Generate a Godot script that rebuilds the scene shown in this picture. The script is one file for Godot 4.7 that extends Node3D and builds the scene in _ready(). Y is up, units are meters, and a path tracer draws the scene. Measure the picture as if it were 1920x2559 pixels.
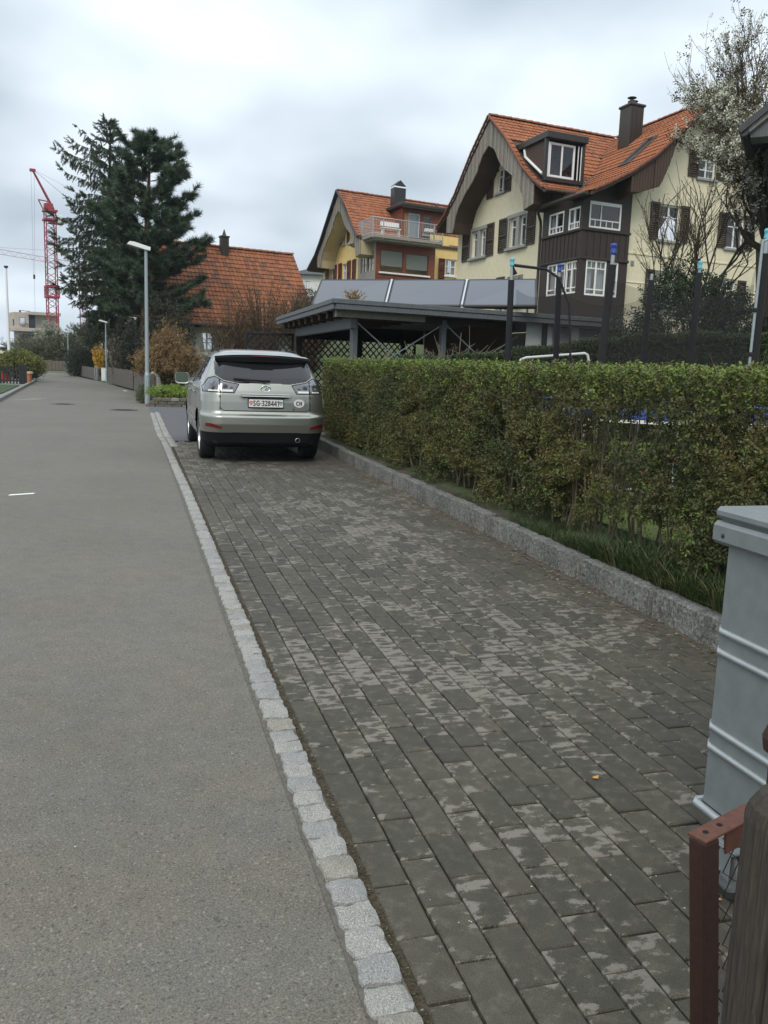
extends Node3D
# A quiet Swiss residential street under cloud: paved parking bay with a silver car, hedge, houses on the slope.

var rng := RandomNumberGenerator.new()
var used := {}
var M := {}
var T := {}


class MB:
	var v := PackedVector3Array()
	var n := PackedVector3Array()
	var uv := PackedVector2Array()
	var c := PackedColorArray()
	var xf := Transform3D.IDENTITY
	var col := Color.WHITE

	func tri(a: Vector3, b: Vector3, d: Vector3, ua := Vector2.ZERO, ub := Vector2.ZERO, ud := Vector2.ZERO) -> void:
		var A := xf * a
		var B := xf * b
		var D := xf * d
		var nn := (B - A).cross(D - A).normalized()
		v.append(A); v.append(D); v.append(B)
		n.append(nn); n.append(nn); n.append(nn)
		uv.append(ua); uv.append(ud); uv.append(ub)
		c.append(col); c.append(col); c.append(col)

	func quad(a: Vector3, b: Vector3, d: Vector3, e: Vector3) -> void:
		tri(a, b, d, Vector2(0, 1), Vector2(1, 1), Vector2(1, 0))
		tri(a, d, e, Vector2(0, 1), Vector2(1, 0), Vector2(0, 0))

	func quado(a: Vector3, b: Vector3, d: Vector3, e: Vector3, out: Vector3) -> void:
		if (b - a).cross(d - a).dot(out) < 0.0:
			quad(a, e, d, b)
		else:
			quad(a, b, d, e)

	func trio(a: Vector3, b: Vector3, d: Vector3, out: Vector3) -> void:
		if (b - a).cross(d - a).dot(out) < 0.0:
			tri(a, d, b)
		else:
			tri(a, b, d)

	func stri(a: Vector3, b: Vector3, d: Vector3, na: Vector3, nb: Vector3, nd: Vector3) -> void:
		v.append(xf * a); v.append(xf * d); v.append(xf * b)
		n.append((xf.basis * na).normalized()); n.append((xf.basis * nd).normalized()); n.append((xf.basis * nb).normalized())
		uv.append(Vector2.ZERO); uv.append(Vector2.ZERO); uv.append(Vector2.ZERO)
		c.append(col); c.append(col); c.append(col)

	# chamfered box centred on o with full size s
	func box(o: Vector3, s: Vector3, bev := 0.0, b := Basis.IDENTITY) -> void:
		var h := s * 0.5
		bev = minf(bev, minf(h.x, minf(h.y, h.z)) * 0.9)
		if bev <= 0.0:
			for k in 3:
				for sg in [-1.0, 1.0]:
					var i := (k + 1) % 3
					var j := (k + 2) % 3
					var p := []
					for q in [[-1, -1], [1, -1], [1, 1], [-1, 1]]:
						var w := Vector3.ZERO
						w[k] = sg * h[k]; w[i] = q[0] * h[i]; w[j] = q[1] * h[j]
						p.append(o + b * w)
					var out := Vector3.ZERO
					out[k] = sg
					quado(p[0], p[1], p[2], p[3], b * out)
			return
		var C := {}
		for sx in [-1, 1]:
			for sy in [-1, 1]:
				for sz in [-1, 1]:
					var S := Vector3(sx, sy, sz)
					for k in 3:
						var w := S * (h - Vector3.ONE * bev)
						w[k] = S[k] * h[k]
						C[[sx, sy, sz, k]] = o + b * w
		for k in 3:
			var i := (k + 1) % 3
			var j := (k + 2) % 3
			for sg in [-1, 1]:
				var p := []
				for q in [[-1, -1], [1, -1], [1, 1], [-1, 1]]:
					var key := [0, 0, 0, k]
					key[k] = sg; key[i] = q[0]; key[j] = q[1]
					p.append(C[key])
				var out := Vector3.ZERO
				out[k] = sg
				quado(p[0], p[1], p[2], p[3], b * out)
			# edges along axis k, between faces i and j
			for si in [-1, 1]:
				for sj in [-1, 1]:
					var k0 := [0, 0, 0, i]
					k0[i] = si; k0[j] = sj; k0[k] = -1
					var k1 := k0.duplicate(); k1[k] = 1
					var k2 := k1.duplicate(); k2[3] = j
					var k3 := k0.duplicate(); k3[3] = j
					var out := Vector3.ZERO
					out[i] = si; out[j] = sj
					quado(C[k0], C[k1], C[k2], C[k3], b * out)
		for sx in [-1, 1]:
			for sy in [-1, 1]:
				for sz in [-1, 1]:
					trio(C[[sx, sy, sz, 0]], C[[sx, sy, sz, 1]], C[[sx, sy, sz, 2]], b * Vector3(sx, sy, sz))

	func tube(pts: Array, r0: float, r1: float, sides := 6, cap := true) -> void:
		var m := pts.size()
		var rings := []
		var nrm := []
		var side := Vector3.ZERO
		for i in m:
			var d: Vector3 = ((pts[mini(i + 1, m - 1)] as Vector3) - (pts[maxi(i - 1, 0)] as Vector3)).normalized()
			if i == 0:
				side = d.cross(Vector3.UP if absf(d.y) < 0.9 else Vector3.RIGHT).normalized()
			else:
				side = (side - d * side.dot(d)).normalized()
			var up := d.cross(side)
			var r := lerpf(r0, r1, float(i) / maxf(1.0, m - 1))
			var ring := []
			var rn := []
			for k in sides:
				var a := TAU * k / sides
				var w := side * cos(a) + up * sin(a)
				ring.append((pts[i] as Vector3) + w * r)
				rn.append(w)
			rings.append(ring)
			nrm.append(rn)
		for i in m - 1:
			for k in sides:
				var q := (k + 1) % sides
				stri(rings[i][k], rings[i][q], rings[i + 1][q], nrm[i][k], nrm[i][q], nrm[i + 1][q])
				stri(rings[i][k], rings[i + 1][q], rings[i + 1][k], nrm[i][k], nrm[i + 1][q], nrm[i + 1][k])
		if cap and sides > 3:
			var d0: Vector3 = (pts[0] as Vector3) - (pts[1] as Vector3)
			var d1: Vector3 = (pts[m - 1] as Vector3) - (pts[m - 2] as Vector3)
			for k in range(1, sides - 1):
				trio(rings[0][0], rings[0][k], rings[0][k + 1], d0)
				trio(rings[m - 1][0], rings[m - 1][k], rings[m - 1][k + 1], d1)

	# profile of Vector2(radius, height) turned about the y axis of t
	func lathe(prof: Array, segs: int, t := Transform3D.IDENTITY) -> void:
		for i in prof.size() - 1:
			var p: Vector2 = prof[i]
			var q: Vector2 = prof[i + 1]
			var e := q - p
			var nn := Vector2(e.y, -e.x).normalized()
			for k in segs:
				var a := TAU * k / segs
				var b := TAU * (k + 1) / segs
				var f := func(w: Vector2, an: float) -> Vector3: return t * Vector3(w.x * cos(an), w.y, w.x * sin(an))
				var g := func(an: float) -> Vector3: return t.basis * Vector3(nn.x * cos(an), nn.y, nn.x * sin(an))
				stri(f.call(p, a), f.call(q, a), f.call(q, b), g.call(a), g.call(a), g.call(b))
				stri(f.call(p, a), f.call(q, b), f.call(p, b), g.call(a), g.call(b), g.call(b))

	# flat polygon (counter-clockwise in x, y) given thickness along z of t
	func prism(poly: PackedVector2Array, z0: float, z1: float, t := Transform3D.IDENTITY) -> void:
		if Geometry2D.is_polygon_clockwise(poly):
			poly = poly.duplicate()
			poly.reverse()
		var ix := Geometry2D.triangulate_polygon(poly)
		for k in range(0, ix.size(), 3):
			var a := poly[ix[k]]
			var b := poly[ix[k + 1]]
			var d := poly[ix[k + 2]]
			trio(t * Vector3(a.x, a.y, z1), t * Vector3(b.x, b.y, z1), t * Vector3(d.x, d.y, z1), t.basis.z * signf(z1 - z0))
			trio(t * Vector3(a.x, a.y, z0), t * Vector3(b.x, b.y, z0), t * Vector3(d.x, d.y, z0), -t.basis.z * signf(z1 - z0))
		for k in poly.size():
			var a := poly[k]
			var b := poly[(k + 1) % poly.size()]
			var o := Vector2(b.y - a.y, a.x - b.x)
			quado(t * Vector3(a.x, a.y, z0), t * Vector3(b.x, b.y, z0), t * Vector3(b.x, b.y, z1), t * Vector3(a.x, a.y, z1), t.basis * Vector3(o.x, o.y, 0))

	func mesh() -> ArrayMesh:
		var am := ArrayMesh.new()
		if v.is_empty():
			return am
		var a := []
		a.resize(Mesh.ARRAY_MAX)
		a[Mesh.ARRAY_VERTEX] = v
		a[Mesh.ARRAY_NORMAL] = n
		a[Mesh.ARRAY_TEX_UV] = uv
		a[Mesh.ARRAY_COLOR] = c
		am.add_surface_from_arrays(Mesh.PRIMITIVE_TRIANGLES, a)
		return am


# ---------- naming and nodes ----------
func numbered(p: Node, nm: String) -> String:
	var key := str(p.get_instance_id()) + nm
	var k: int = used.get(key, 0)
	used[key] = k + 1
	return nm if k == 0 else "%s_%03d" % [nm, k]


func part(p: Node, nm: String, mesh: Mesh, m: Material, xf := Transform3D.IDENTITY) -> MeshInstance3D:
	var o := MeshInstance3D.new()
	o.name = numbered(p, nm)
	o.mesh = mesh
	o.material_override = m
	o.transform = xf
	p.add_child(o, true)
	return o


func tag(o: Node, label: String, category: String, group := "") -> void:
	o.set_meta("label", label)
	o.set_meta("category", category)
	if group != "":
		o.set_meta("group", group)


func thing(nm: String, label: String, category: String, at := Vector3.ZERO, turn := 0.0, group := "") -> Node3D:
	var o := Node3D.new()
	o.name = numbered(self, nm)
	o.position = at
	o.rotation.y = turn
	add_child(o, true)
	tag(o, label, category, group)
	return o


func struct(nm: String, mesh: Mesh, m: Material) -> MeshInstance3D:
	var o := part(self, nm, mesh, m)
	o.set_meta("kind", "structure")
	return o


func copy_of(src: Node3D, nm: String, label: String, at: Vector3, turn := 0.0, size := 1.0) -> Node3D:
	var r: Node3D = src.duplicate()
	r.name = numbered(self, nm)
	add_child(r, true)
	r.position = at
	r.rotation.y = turn
	r.scale = Vector3.ONE * size
	r.set_meta("label", label)
	return r


func scatter(p: Node, nm: String, mesh: Mesh, m: Material, xfs: Array, cols: Array = [], stuff := true) -> MultiMeshInstance3D:
	var mm := MultiMesh.new()
	mm.transform_format = MultiMesh.TRANSFORM_3D
	mm.use_colors = not cols.is_empty()
	mm.mesh = mesh
	mm.instance_count = xfs.size()
	for i in xfs.size():
		mm.set_instance_transform(i, xfs[i])
		if mm.use_colors:
			mm.set_instance_color(i, cols[i])
	var o := MultiMeshInstance3D.new()
	o.name = numbered(p, nm)
	o.multimesh = mm
	o.material_override = m
	p.add_child(o, true)
	if stuff:
		o.set_meta("kind", "stuff")
	return o


func at_basis(dir: Vector3, roll := 0.0, size := 1.0) -> Basis:
	# y axis along dir
	var d := dir.normalized()
	var s := d.cross(Vector3.UP if absf(d.y) < 0.95 else Vector3.RIGHT).normalized()
	var b := Basis(s, d, s.cross(d))
	return b * Basis(Vector3.UP, roll) * Basis.from_scale(Vector3.ONE * size)


func rv() -> Vector3:
	return Vector3(rng.randf_range(-1, 1), rng.randf_range(-1, 1), rng.randf_range(-1, 1))


# ---------- textures and materials ----------
func noise(sd: int, freq: float, octaves := 4) -> FastNoiseLite:
	var f := FastNoiseLite.new()
	f.seed = sd
	f.noise_type = FastNoiseLite.TYPE_SIMPLEX_SMOOTH
	f.frequency = freq
	f.fractal_octaves = octaves
	return f


func tile_noise(n: int, sd: int, freq: float, octaves := 4) -> PackedByteArray:
	var im := noise(sd, freq, octaves).get_seamless_image(n, n)
	im.convert(Image.FORMAT_L8)
	return im.get_data()


func tex(n: int, data: PackedByteArray, rgbf := true) -> ImageTexture:
	return ImageTexture.create_from_image(Image.create_from_data(n, n, false, Image.FORMAT_RGB8 if rgbf else Image.FORMAT_L8, data))


func lin(r: float, g: float, b: float, a := 1.0) -> Color:
	var k := Color(r, g, b).linear_to_srgb()
	k.a = a
	return k


func mat(nm: String, c: Color, rough := 0.8, metal := 0.0) -> StandardMaterial3D:
	var m := StandardMaterial3D.new()
	m.resource_name = nm
	m.albedo_color = c
	m.roughness = rough
	m.metallic = metal
	M[nm] = m
	return m


func textured(m: StandardMaterial3D, t: Texture2D, metres: float, world := true) -> StandardMaterial3D:
	m.albedo_texture = t
	m.uv1_triplanar = true
	m.uv1_world_triplanar = world
	m.uv1_scale = Vector3.ONE / metres
	return m


func bumped(m: StandardMaterial3D, t: Texture2D, cm: float) -> StandardMaterial3D:
	m.heightmap_enabled = true
	m.heightmap_texture = t
	m.heightmap_scale = cm
	return m


func enc(x: float) -> int:
	return clampi(int(255.0 * pow(clampf(x, 0.0, 1.0), 0.4545)), 0, 255)


# grey-to-tinted speckle: two noises plus random grains; values are linear factors around base
func speckle(n: int, sd: int, base: float, amp: float, lights: float, darks: float, warm := 0.0, broad := 0.28, grains := 0.0) -> ImageTexture:
	var a := tile_noise(n, sd, 0.25, 3)
	var b := tile_noise(n, sd + 7, 0.012, 4)
	var out := PackedByteArray()
	out.resize(n * n * 3)
	rng.seed = sd
	var lut := PackedByteArray()
	for i in 1025:
		lut.append(enc(i / 1024.0))
	for i in n * n:
		var x := base * (1.0 + amp * (a[i] / 127.5 - 1.0) + broad * (b[i] / 127.5 - 1.0))
		var r := rng.randf()
		if r < lights:
			x *= 2.2
		elif r > 1.0 - darks:
			x *= 0.45
		var w := warm * (b[(i * 7 + 311) % (n * n)] / 127.5 - 1.0) * x
		out[i * 3] = lut[clampi(int(1024 * (x + w)), 0, 1024)]
		out[i * 3 + 1] = lut[clampi(int(1024 * x), 0, 1024)]
		out[i * 3 + 2] = lut[clampi(int(1024 * (x - w)), 0, 1024)]
	# larger single grains
	for k in int(n * n * grains):
		var cx := rng.randi() % n
		var cy := rng.randi() % n
		var r := 1 + rng.randi() % 2
		var g := 1.45 if rng.randf() < 0.6 else 0.6
		for dy in range(-r, r + 1):
			for dx in range(-r, r + 1):
				if dx * dx + dy * dy > r * r:
					continue
				var i := (((cy + dy + n) % n) * n + (cx + dx + n) % n) * 3
				for q in 3:
					out[i + q] = clampi(int(out[i + q] * pow(g, 0.4545)), 0, 255)
	return tex(n, out)


# fibres running along one axis of the picture
func fibres(n: int, sd: int, base: float, amp: float) -> ImageTexture:
	var f := noise(sd, 0.05, 4)
	var out := PackedByteArray()
	out.resize(n * n * 3)
	for y in n:
		for x in n:
			var k := f.get_noise_2d(x * 3.0, y * 0.12) + 0.4 * f.get_noise_2d(x * 9.0 + 500.0, y * 0.25)
			var z := base * (1.0 + amp * k)
			var e := enc(z)
			var i := (y * n + x) * 3
			out[i] = enc(z * 1.03); out[i + 1] = e; out[i + 2] = enc(z * 0.94)
	return tex(n, out)


func make_textures() -> void:
	T.asphalt = speckle(1024, 11, 0.56, 0.5, 0.035, 0.08, 0.04, 0.1, 0.009)
	T.granite = speckle(512, 23, 0.55, 0.5, 0.08, 0.2, 0.02, 0.15)
	T.granite_rough = speckle(512, 24, 0.52, 0.6, 0.08, 0.2, 0.0, 0.3, 0.03)
	T.plaster = speckle(512, 31, 0.85, 0.05, 0.0, 0.003, 0.008, 0.06)
	T.soil = speckle(512, 41, 0.5, 0.55, 0.04, 0.12, 0.08)
	T.rust = speckle(512, 53, 0.6, 0.3, 0.006, 0.03, 0.1)
	T.zinc = speckle(512, 61, 0.78, 0.09, 0.003, 0.006, 0.0, 0.1)
	T.tile = speckle(512, 71, 0.68, 0.2, 0.01, 0.05, 0.05)
	T.wood = fibres(512, 81, 0.6, 0.75)
	T.bark = fibres(256, 91, 0.55, 0.9)
	T.grain = tex(512, tile_noise(512, 5, 0.3, 3), false)
	T.lump = tex(512, tile_noise(512, 15, 0.06, 4), false)
	T.paver = paver_texture()
	T.wide = wide_texture()


# broad uneven tone of an old road surface: repairs, dust, wheel paths as patches
func wide_texture() -> ImageTexture:
	var n := 512
	var a := tile_noise(n, 201, 0.01, 3)
	var b := tile_noise(n, 202, 0.03, 4)
	var out := PackedByteArray()
	out.resize(n * n * 3)
	for i in n * n:
		var x := 0.88 + 0.07 * (a[i] / 127.5 - 1.0) + 0.02 * (b[i] / 127.5 - 1.0)
		var w := 0.03 * (b[(i + 70000) % (n * n)] / 127.5 - 1.0)
		out[i * 3] = enc(x + w); out[i * 3 + 1] = enc(x); out[i * 3 + 2] = enc(x - w)
	return tex(n, out)


# 8 x 4 different paver faces; columns run from hardly to strongly marked with pale lime bloom
func paver_texture() -> ImageTexture:
	var n := 1024
	var f := noise(301, 0.0115, 5)
	f.fractal_gain = 0.58
	var g := noise(302, 0.25, 2)
	var h := noise(303, 0.008, 3)
	var out := PackedByteArray()
	out.resize(n * n * 3)
	rng.seed = 300
	var cw := n / 8
	var ch := n / 4
	for y in n:
		var cy := y / ch
		var v := float(y % ch) / ch
		for x in n:
			var cx := x / cw
			var u := float(x % cw) / cw
			var m := 1.15 * f.get_noise_2d(x * 0.7, y * 1.35) + 0.22 * g.get_noise_2d(x * 0.5, y)
			var level := -0.98 + 0.15 * cx + 0.08 * sin(cy * 2.1 + cx)
			var k := (0.86 + 0.4 * g.get_noise_2d(x * 0.9 + 400.0, y * 1.6)) * smoothstep(-0.02, 0.22, m + level + 0.42 * exp(-minf(v, 1.0 - v) * 8.0) + 0.30 * exp(-minf(u, 1.0 - u) * 7.0))
			var gr := rng.randf()
			var base := 0.195 * (1.0 + 0.6 * g.get_noise_2d(x, y) + 0.4 * (gr - 0.5) + 0.2 * h.get_noise_2d(x, y))
			base *= 1.0 + 0.9 * maxf(0.0, f.get_noise_2d(x * 1.1 + 900.0, y * 1.1)) + 0.15 * sin(cx * 5.3 + cy * 2.9)
			if gr > 0.985:
				base *= 2.3
			elif gr < 0.05:
				base *= 0.6
			var z := lerpf(base, 0.72 + 0.3 * (rng.randf() - 0.5), k * 0.86)
			var i := (y * n + x) * 3
			out[i] = enc(z * 1.03); out[i + 1] = enc(z); out[i + 2] = enc(z * (0.86 + 0.16 * k))
	return tex(n, out)


func make_materials() -> void:
	var m := textured(mat("asphalt", lin(0.270, 0.245, 0.198), 0.78), T.asphalt, 2.2)
	m.detail_enabled = true
	m.detail_blend_mode = BaseMaterial3D.BLEND_MODE_MUL
	m.detail_albedo = T.wide
	m.detail_uv_layer = BaseMaterial3D.DETAIL_UV_2
	m.uv2_triplanar = true
	m.uv2_world_triplanar = true
	m.uv2_scale = Vector3.ONE / 11.0
	bumped(m, T.grain, 0.12)
	bumped(textured(mat("dark_asphalt", lin(0.17, 0.172, 0.18), 0.85), T.asphalt, 1.5), T.grain, 0.25)
	m = mat("paver", lin(0.282, 0.264, 0.222), 0.85)
	m.albedo_texture = T.paver
	m = textured(mat("granite_sett", lin(0.54, 0.525, 0.48), 0.85), T.granite, 0.8)
	bumped(m, T.grain, 0.25)
	bumped(textured(mat("granite_sett_warm", lin(0.46, 0.43, 0.365), 0.85), T.granite, 0.8), T.grain, 0.25)
	bumped(textured(mat("granite_sett_blue", lin(0.47, 0.465, 0.44), 0.85), T.granite, 0.8), T.grain, 0.25)
	bumped(textured(mat("granite_block", lin(0.27, 0.262, 0.24), 0.88), T.granite_rough, 3.2), T.lump, 0.5)
	bumped(textured(mat("joint_soil", lin(0.045, 0.04, 0.028), 0.95), T.soil, 0.3), T.grain, 0.6)
	textured(mat("moss", lin(0.12, 0.095, 0.055), 0.95), T.soil, 0.5)
	bumped(textured(mat("garden_soil", lin(0.14, 0.12, 0.075), 0.95), T.soil, 0.9), T.grain, 1.0)
	textured(mat("lawn", lin(0.23, 0.29, 0.055), 0.95), T.soil, 0.7)
	textured(mat("meadow", lin(0.13, 0.17, 0.06), 0.95), T.soil, 3.0)
	textured(mat("cream_plaster", lin(0.83, 0.745, 0.53), 0.9), T.plaster, 2.2)
	textured(mat("yellow_plaster", lin(0.90, 0.66, 0.26), 0.9), T.plaster, 2.2)
	textured(mat("white_plaster", lin(0.80, 0.79, 0.75), 0.9), T.plaster, 2.0)
	textured(mat("blue_grey_plaster", lin(0.46, 0.54, 0.58), 0.9), T.plaster, 2.0)
	textured(mat("beige_plaster", lin(0.52, 0.45, 0.39), 0.9), T.plaster, 2.5)
	textured(mat("concrete", lin(0.40, 0.39, 0.36), 0.9), T.granite, 1.6)
	textured(mat("grey_stone", lin(0.36, 0.36, 0.34), 0.85), T.plaster, 0.8)
	textured(mat("brown_shutter", lin(0.075, 0.046, 0.036), 0.6), T.wood, 0.7)
	textured(mat("red_shutter", lin(0.20, 0.018, 0.014), 0.55), T.wood, 0.7)
	textured(mat("dark_cladding", lin(0.052, 0.034, 0.026), 0.65), T.wood, 0.8)
	textured(mat("red_cladding", lin(0.30, 0.085, 0.035), 0.6), T.wood, 0.8)
	textured(mat("orange_wood", lin(0.46, 0.20, 0.06), 0.5), T.wood, 0.8)
	textured(mat("silver_wood", lin(0.44, 0.41, 0.37), 0.85), T.wood, 0.6)
	textured(mat("brown_wood", lin(0.10, 0.058, 0.04), 0.75), T.wood, 0.6)
	textured(mat("grey_fence_wood", lin(0.155, 0.142, 0.125), 0.9), T.wood, 0.5)
	textured(mat("post_wood", lin(0.068, 0.059, 0.047), 0.9), T.wood, 0.22)
	textured(mat("black_wood", lin(0.022, 0.022, 0.026), 0.7), T.wood, 0.5)
	textured(mat("blue_grey_wood", lin(0.17, 0.19, 0.21), 0.7), T.wood, 0.6)
	textured(mat("rust_steel", lin(0.062, 0.020, 0.012), 0.75), T.rust, 0.14)
	m = textured(mat("zinc_steel", lin(0.265, 0.288, 0.29), 0.50, 0.3), T.zinc, 0.5)
	m = textured(mat("zinc_bright", lin(0.47, 0.505, 0.51), 0.38, 0.5), T.zinc, 0.4)
	textured(mat("lamp_steel", lin(0.40, 0.46, 0.48), 0.5, 0.3), T.zinc, 0.5)
	mat("white_metal", lin(0.78, 0.78, 0.76), 0.4)
	mat("white_paint", lin(0.76, 0.76, 0.74), 0.5)
	mat("road_paint", lin(0.80, 0.80, 0.78), 0.7)
	mat("dark_metal", lin(0.035, 0.033, 0.032), 0.5, 0.3)
	textured(mat("brown_metal", lin(0.055, 0.046, 0.034), 0.5, 0.3), T.zinc, 0.6)
	mat("black_rubber", lin(0.016, 0.016, 0.017), 0.8)
	mat("black_foam", lin(0.010, 0.010, 0.012), 0.85)
	mat("black_plastic", lin(0.010, 0.010, 0.011), 0.75)
	M.black_plastic.metallic_specular = 0.3
	mat("grey_plastic", lin(0.24, 0.25, 0.27), 0.6)
	mat("sky_blue_plastic", lin(0.12, 0.40, 0.48), 0.4)
	mat("deep_blue_plastic", lin(0.018, 0.05, 0.28), 0.4)
	mat("blue_vinyl", lin(0.03, 0.07, 0.34), 0.45)
	mat("red_plastic", lin(0.50, 0.02, 0.02), 0.4)
	mat("terracotta", lin(0.55, 0.22, 0.10), 0.8)
	mat("crane_red", lin(0.30, 0.022, 0.036), 0.6)
	mat("crane_pale", lin(0.30, 0.022, 0.036), 0.6)
	m = mat("window_glass", lin(0.03, 0.035, 0.04, 0.25), 0.02)
	m.transparency = BaseMaterial3D.TRANSPARENCY_ALPHA
	m.metallic_specular = 0.9
	mat("curtain", lin(0.42, 0.44, 0.45), 0.9)
	textured(mat("solar_glass", lin(0.035, 0.035, 0.05), 0.28), T.zinc, 1.0)
	M.solar_glass.clearcoat_enabled = true
	M.solar_glass.clearcoat = 0.9
	M.solar_glass.clearcoat_roughness = 0.12
	m = textured(mat("clay_tile", Color.WHITE, 0.8), T.tile, 0.9)
	m.vertex_color_use_as_albedo = true
	m = mat("leaf", Color.WHITE, 0.6)
	m.vertex_color_use_as_albedo = true
	m.backlight_enabled = true
	m.backlight = Color(0.25, 0.3, 0.12)
	m = mat("needle", Color.WHITE, 0.7)
	m.vertex_color_use_as_albedo = true
	m = mat("petal", Color.WHITE, 0.7)
	m.vertex_color_use_as_albedo = true
	m = textured(mat("bark", lin(0.13, 0.105, 0.08), 0.95), T.bark, 0.6)
	textured(mat("dark_bark", lin(0.06, 0.05, 0.04), 0.95), T.bark, 0.6)
	textured(mat("red_bark", lin(0.22, 0.11, 0.075), 0.95), T.bark, 0.6)
	textured(mat("pale_bark", lin(0.30, 0.27, 0.20), 0.95), T.bark, 0.6)
	textured(mat("reed_bark", lin(0.36, 0.22, 0.09), 0.95), T.bark, 0.6)
	m = mat("net", lin(0.012, 0.012, 0.014, 0.3), 0.9)
	m.transparency = BaseMaterial3D.TRANSPARENCY_ALPHA
	# car
	m = mat("silver_paint", lin(0.335, 0.34, 0.30), 0.33, 0.82)
	m.clearcoat_enabled = true
	m.clearcoat = 0.7
	m.clearcoat_roughness = 0.04
	m = mat("tinted_glass", lin(0.012, 0.012, 0.014), 0.03)
	m.metallic_specular = 0.5
	m = mat("lamp_glass", lin(0.14, 0.142, 0.15), 0.16, 0.7)
	m.clearcoat_enabled = true
	m.clearcoat = 1.0
	m.clearcoat_roughness = 0.02
	mat("lamp_dark", lin(0.10, 0.10, 0.11), 0.25, 0.4)
	mat("chrome", lin(0.72, 0.73, 0.74), 0.1, 1.0)
	mat("alloy", lin(0.50, 0.51, 0.52), 0.3, 0.8)
	m = mat("red_reflector", lin(0.13, 0.005, 0.008), 0.15)
	mat("plate_white", lin(0.68, 0.68, 0.66), 0.45)
	mat("print_black", lin(0.015, 0.015, 0.016), 0.5)
	mat("print_red", lin(0.55, 0.02, 0.03), 0.5)
	mat("mirror_glass", lin(0.35, 0.40, 0.42), 0.03, 1.0)


# the sky: overcast, paler towards the zenith and where the cloud is thin
func make_sky() -> Sky:
	var w := 1024
	var h := 512
	var im := Image.create(w, h, false, Image.FORMAT_RGBF)
	var f := noise(77, 0.85, 5)
	var g := noise(78, 0.35, 4)
	# thin places and thick banks: azimuth, elevation (degrees), half widths, strength
	var spots := [
		[-3.0, 21.0, 11.0, 3.2, 0.30], [9.0, 18.0, 9.0, 2.2, 0.22], [-22.0, 11.0, 8.0, 5.0, -0.14], [2.0, 13.5, 14.0, 3.0, -0.12],
		[21.0, 8.5, 6.0, 3.6, 0.34], [13.0, 5.0, 6.0, 3.0, 0.22], [-6.0, 3.0, 9.0, 3.0, 0.14], [38.0, 17.0, 15.0, 9.0, 0.30], [30.0, 10.0, 9.0, 6.0, 0.16], [17.0, 11.5, 7.0, 1.6, -0.14],
		[-5.0, 9.5, 4.0, 1.2, 0.2]]
	for y in h / 2 + 8:
		var el := PI * 0.5 - PI * (y + 0.5) / h
		var s := sin(maxf(el, 0.0))
		for x in w:
			var az := TAU * ((x + 0.5) / w - 0.5)
			var d := Vector3(sin(az) * cos(el), s, -cos(az) * cos(el))
			var p := Vector3(d.x, 0.0, d.z) / (s + 0.22)
			var k := 0.5 * f.get_noise_3d(p.x * 1.3, 3.0, p.z * 1.3) + 0.6 * g.get_noise_3d(p.x * 1.6, 9.0, p.z * 1.6)
			var L := 0.84 * (1.0 + 0.58 * s) * (1.0 + 0.9 * k)
			var ad := rad_to_deg(az)
			var ed := rad_to_deg(el)
			var wob := 6.0 * f.get_noise_2d(ad * 0.16, ed * 0.3)
			for q in spots:
				var dx: float = (ad - q[0] + wob) / q[2]
				var dy: float = (ed - q[1] + wob * 0.35) / q[3]
				var e := dx * dx + dy * dy
				if e < 6.0:
					L *= 1.0 + q[4] * exp(-e)
			var blue := clampf(0.85 - 0.9 * k, 0.15, 1.5)
			im.set_pixel(x, y, Color(L * (1.0 - 0.15 * blue), L * (1.0 - 0.02 * blue), L * (1.0 + 0.10 * blue)))
	var base := Color(0.2, 0.2, 0.19)
	for y in range(h / 2 + 8, h):
		for x in w:
			im.set_pixel(x, y, base)
	var pm := PanoramaSkyMaterial.new()
	pm.panorama = ImageTexture.create_from_image(im)
	var sky := Sky.new()
	sky.sky_material = pm
	return sky


func make_view() -> void:
	var cam := Camera3D.new()
	cam.name = "camera"
	cam.position = Vector3(0, 1.52, 0)
	cam.rotation_degrees = Vector3(-9.6, -16.1, 2.0)
	cam.fov = 60.5
	cam.near = 0.05
	cam.far = 2000.0
	add_child(cam)
	cam.current = true
	var env := Environment.new()
	env.background_mode = Environment.BG_SKY
	env.sky = make_sky()
	env.background_energy_multiplier = 1.0
	env.tonemap_mode = Environment.TONE_MAPPER_LINEAR
	env.tonemap_exposure = 1.0
	env.sdfgi_enabled = true
	env.ssao_enabled = true
	env.ssil_enabled = true
	env.fog_enabled = true
	env.fog_density = 0.0003
	env.fog_light_color = Color(0.80, 0.85, 0.90)
	var we := WorldEnvironment.new()
	we.name = "air"
	we.environment = env
	add_child(we)
	var sun := DirectionalLight3D.new()
	sun.name = "sun"
	sun.light_energy = 0.5
	sun.light_color = Color(1.0, 0.97, 0.92)
	sun.light_angular_distance = 25.0
	sun.shadow_enabled = true
	sun.rotation_degrees = Vector3(-40, -30, 0)
	add_child(sun)


# ---------- the ground ----------
func hill(x: float, z: float) -> float:
	if x < 3.2:
		return -0.045 + 0.0 * z
	var g := 0.16 + 0.2 * smoothstep(3.2, 5.5, x)
	g *= smoothstep(-16.6, -15.4, z) + smoothstep(11.0, 13.0, x) * (1.0 - smoothstep(-16.6, -15.4, z))
	var up := 2.7 * smoothstep(11.2, 15.5, x) * smoothstep(-11.5, -19.0, z)
	up = maxf(up, 2.7 * smoothstep(-25.5, -31.0, z) * smoothstep(5.0, 10.5, x))
	return maxf(g, up) - 0.012


func axis_steps(list: Array) -> Array:
	var out := []
	for r in list:
		var k: float = r[0]
		while k < r[1]:
			out.append(k)
			k += r[2]
	out.append(list[-1][1])
	return out


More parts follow.
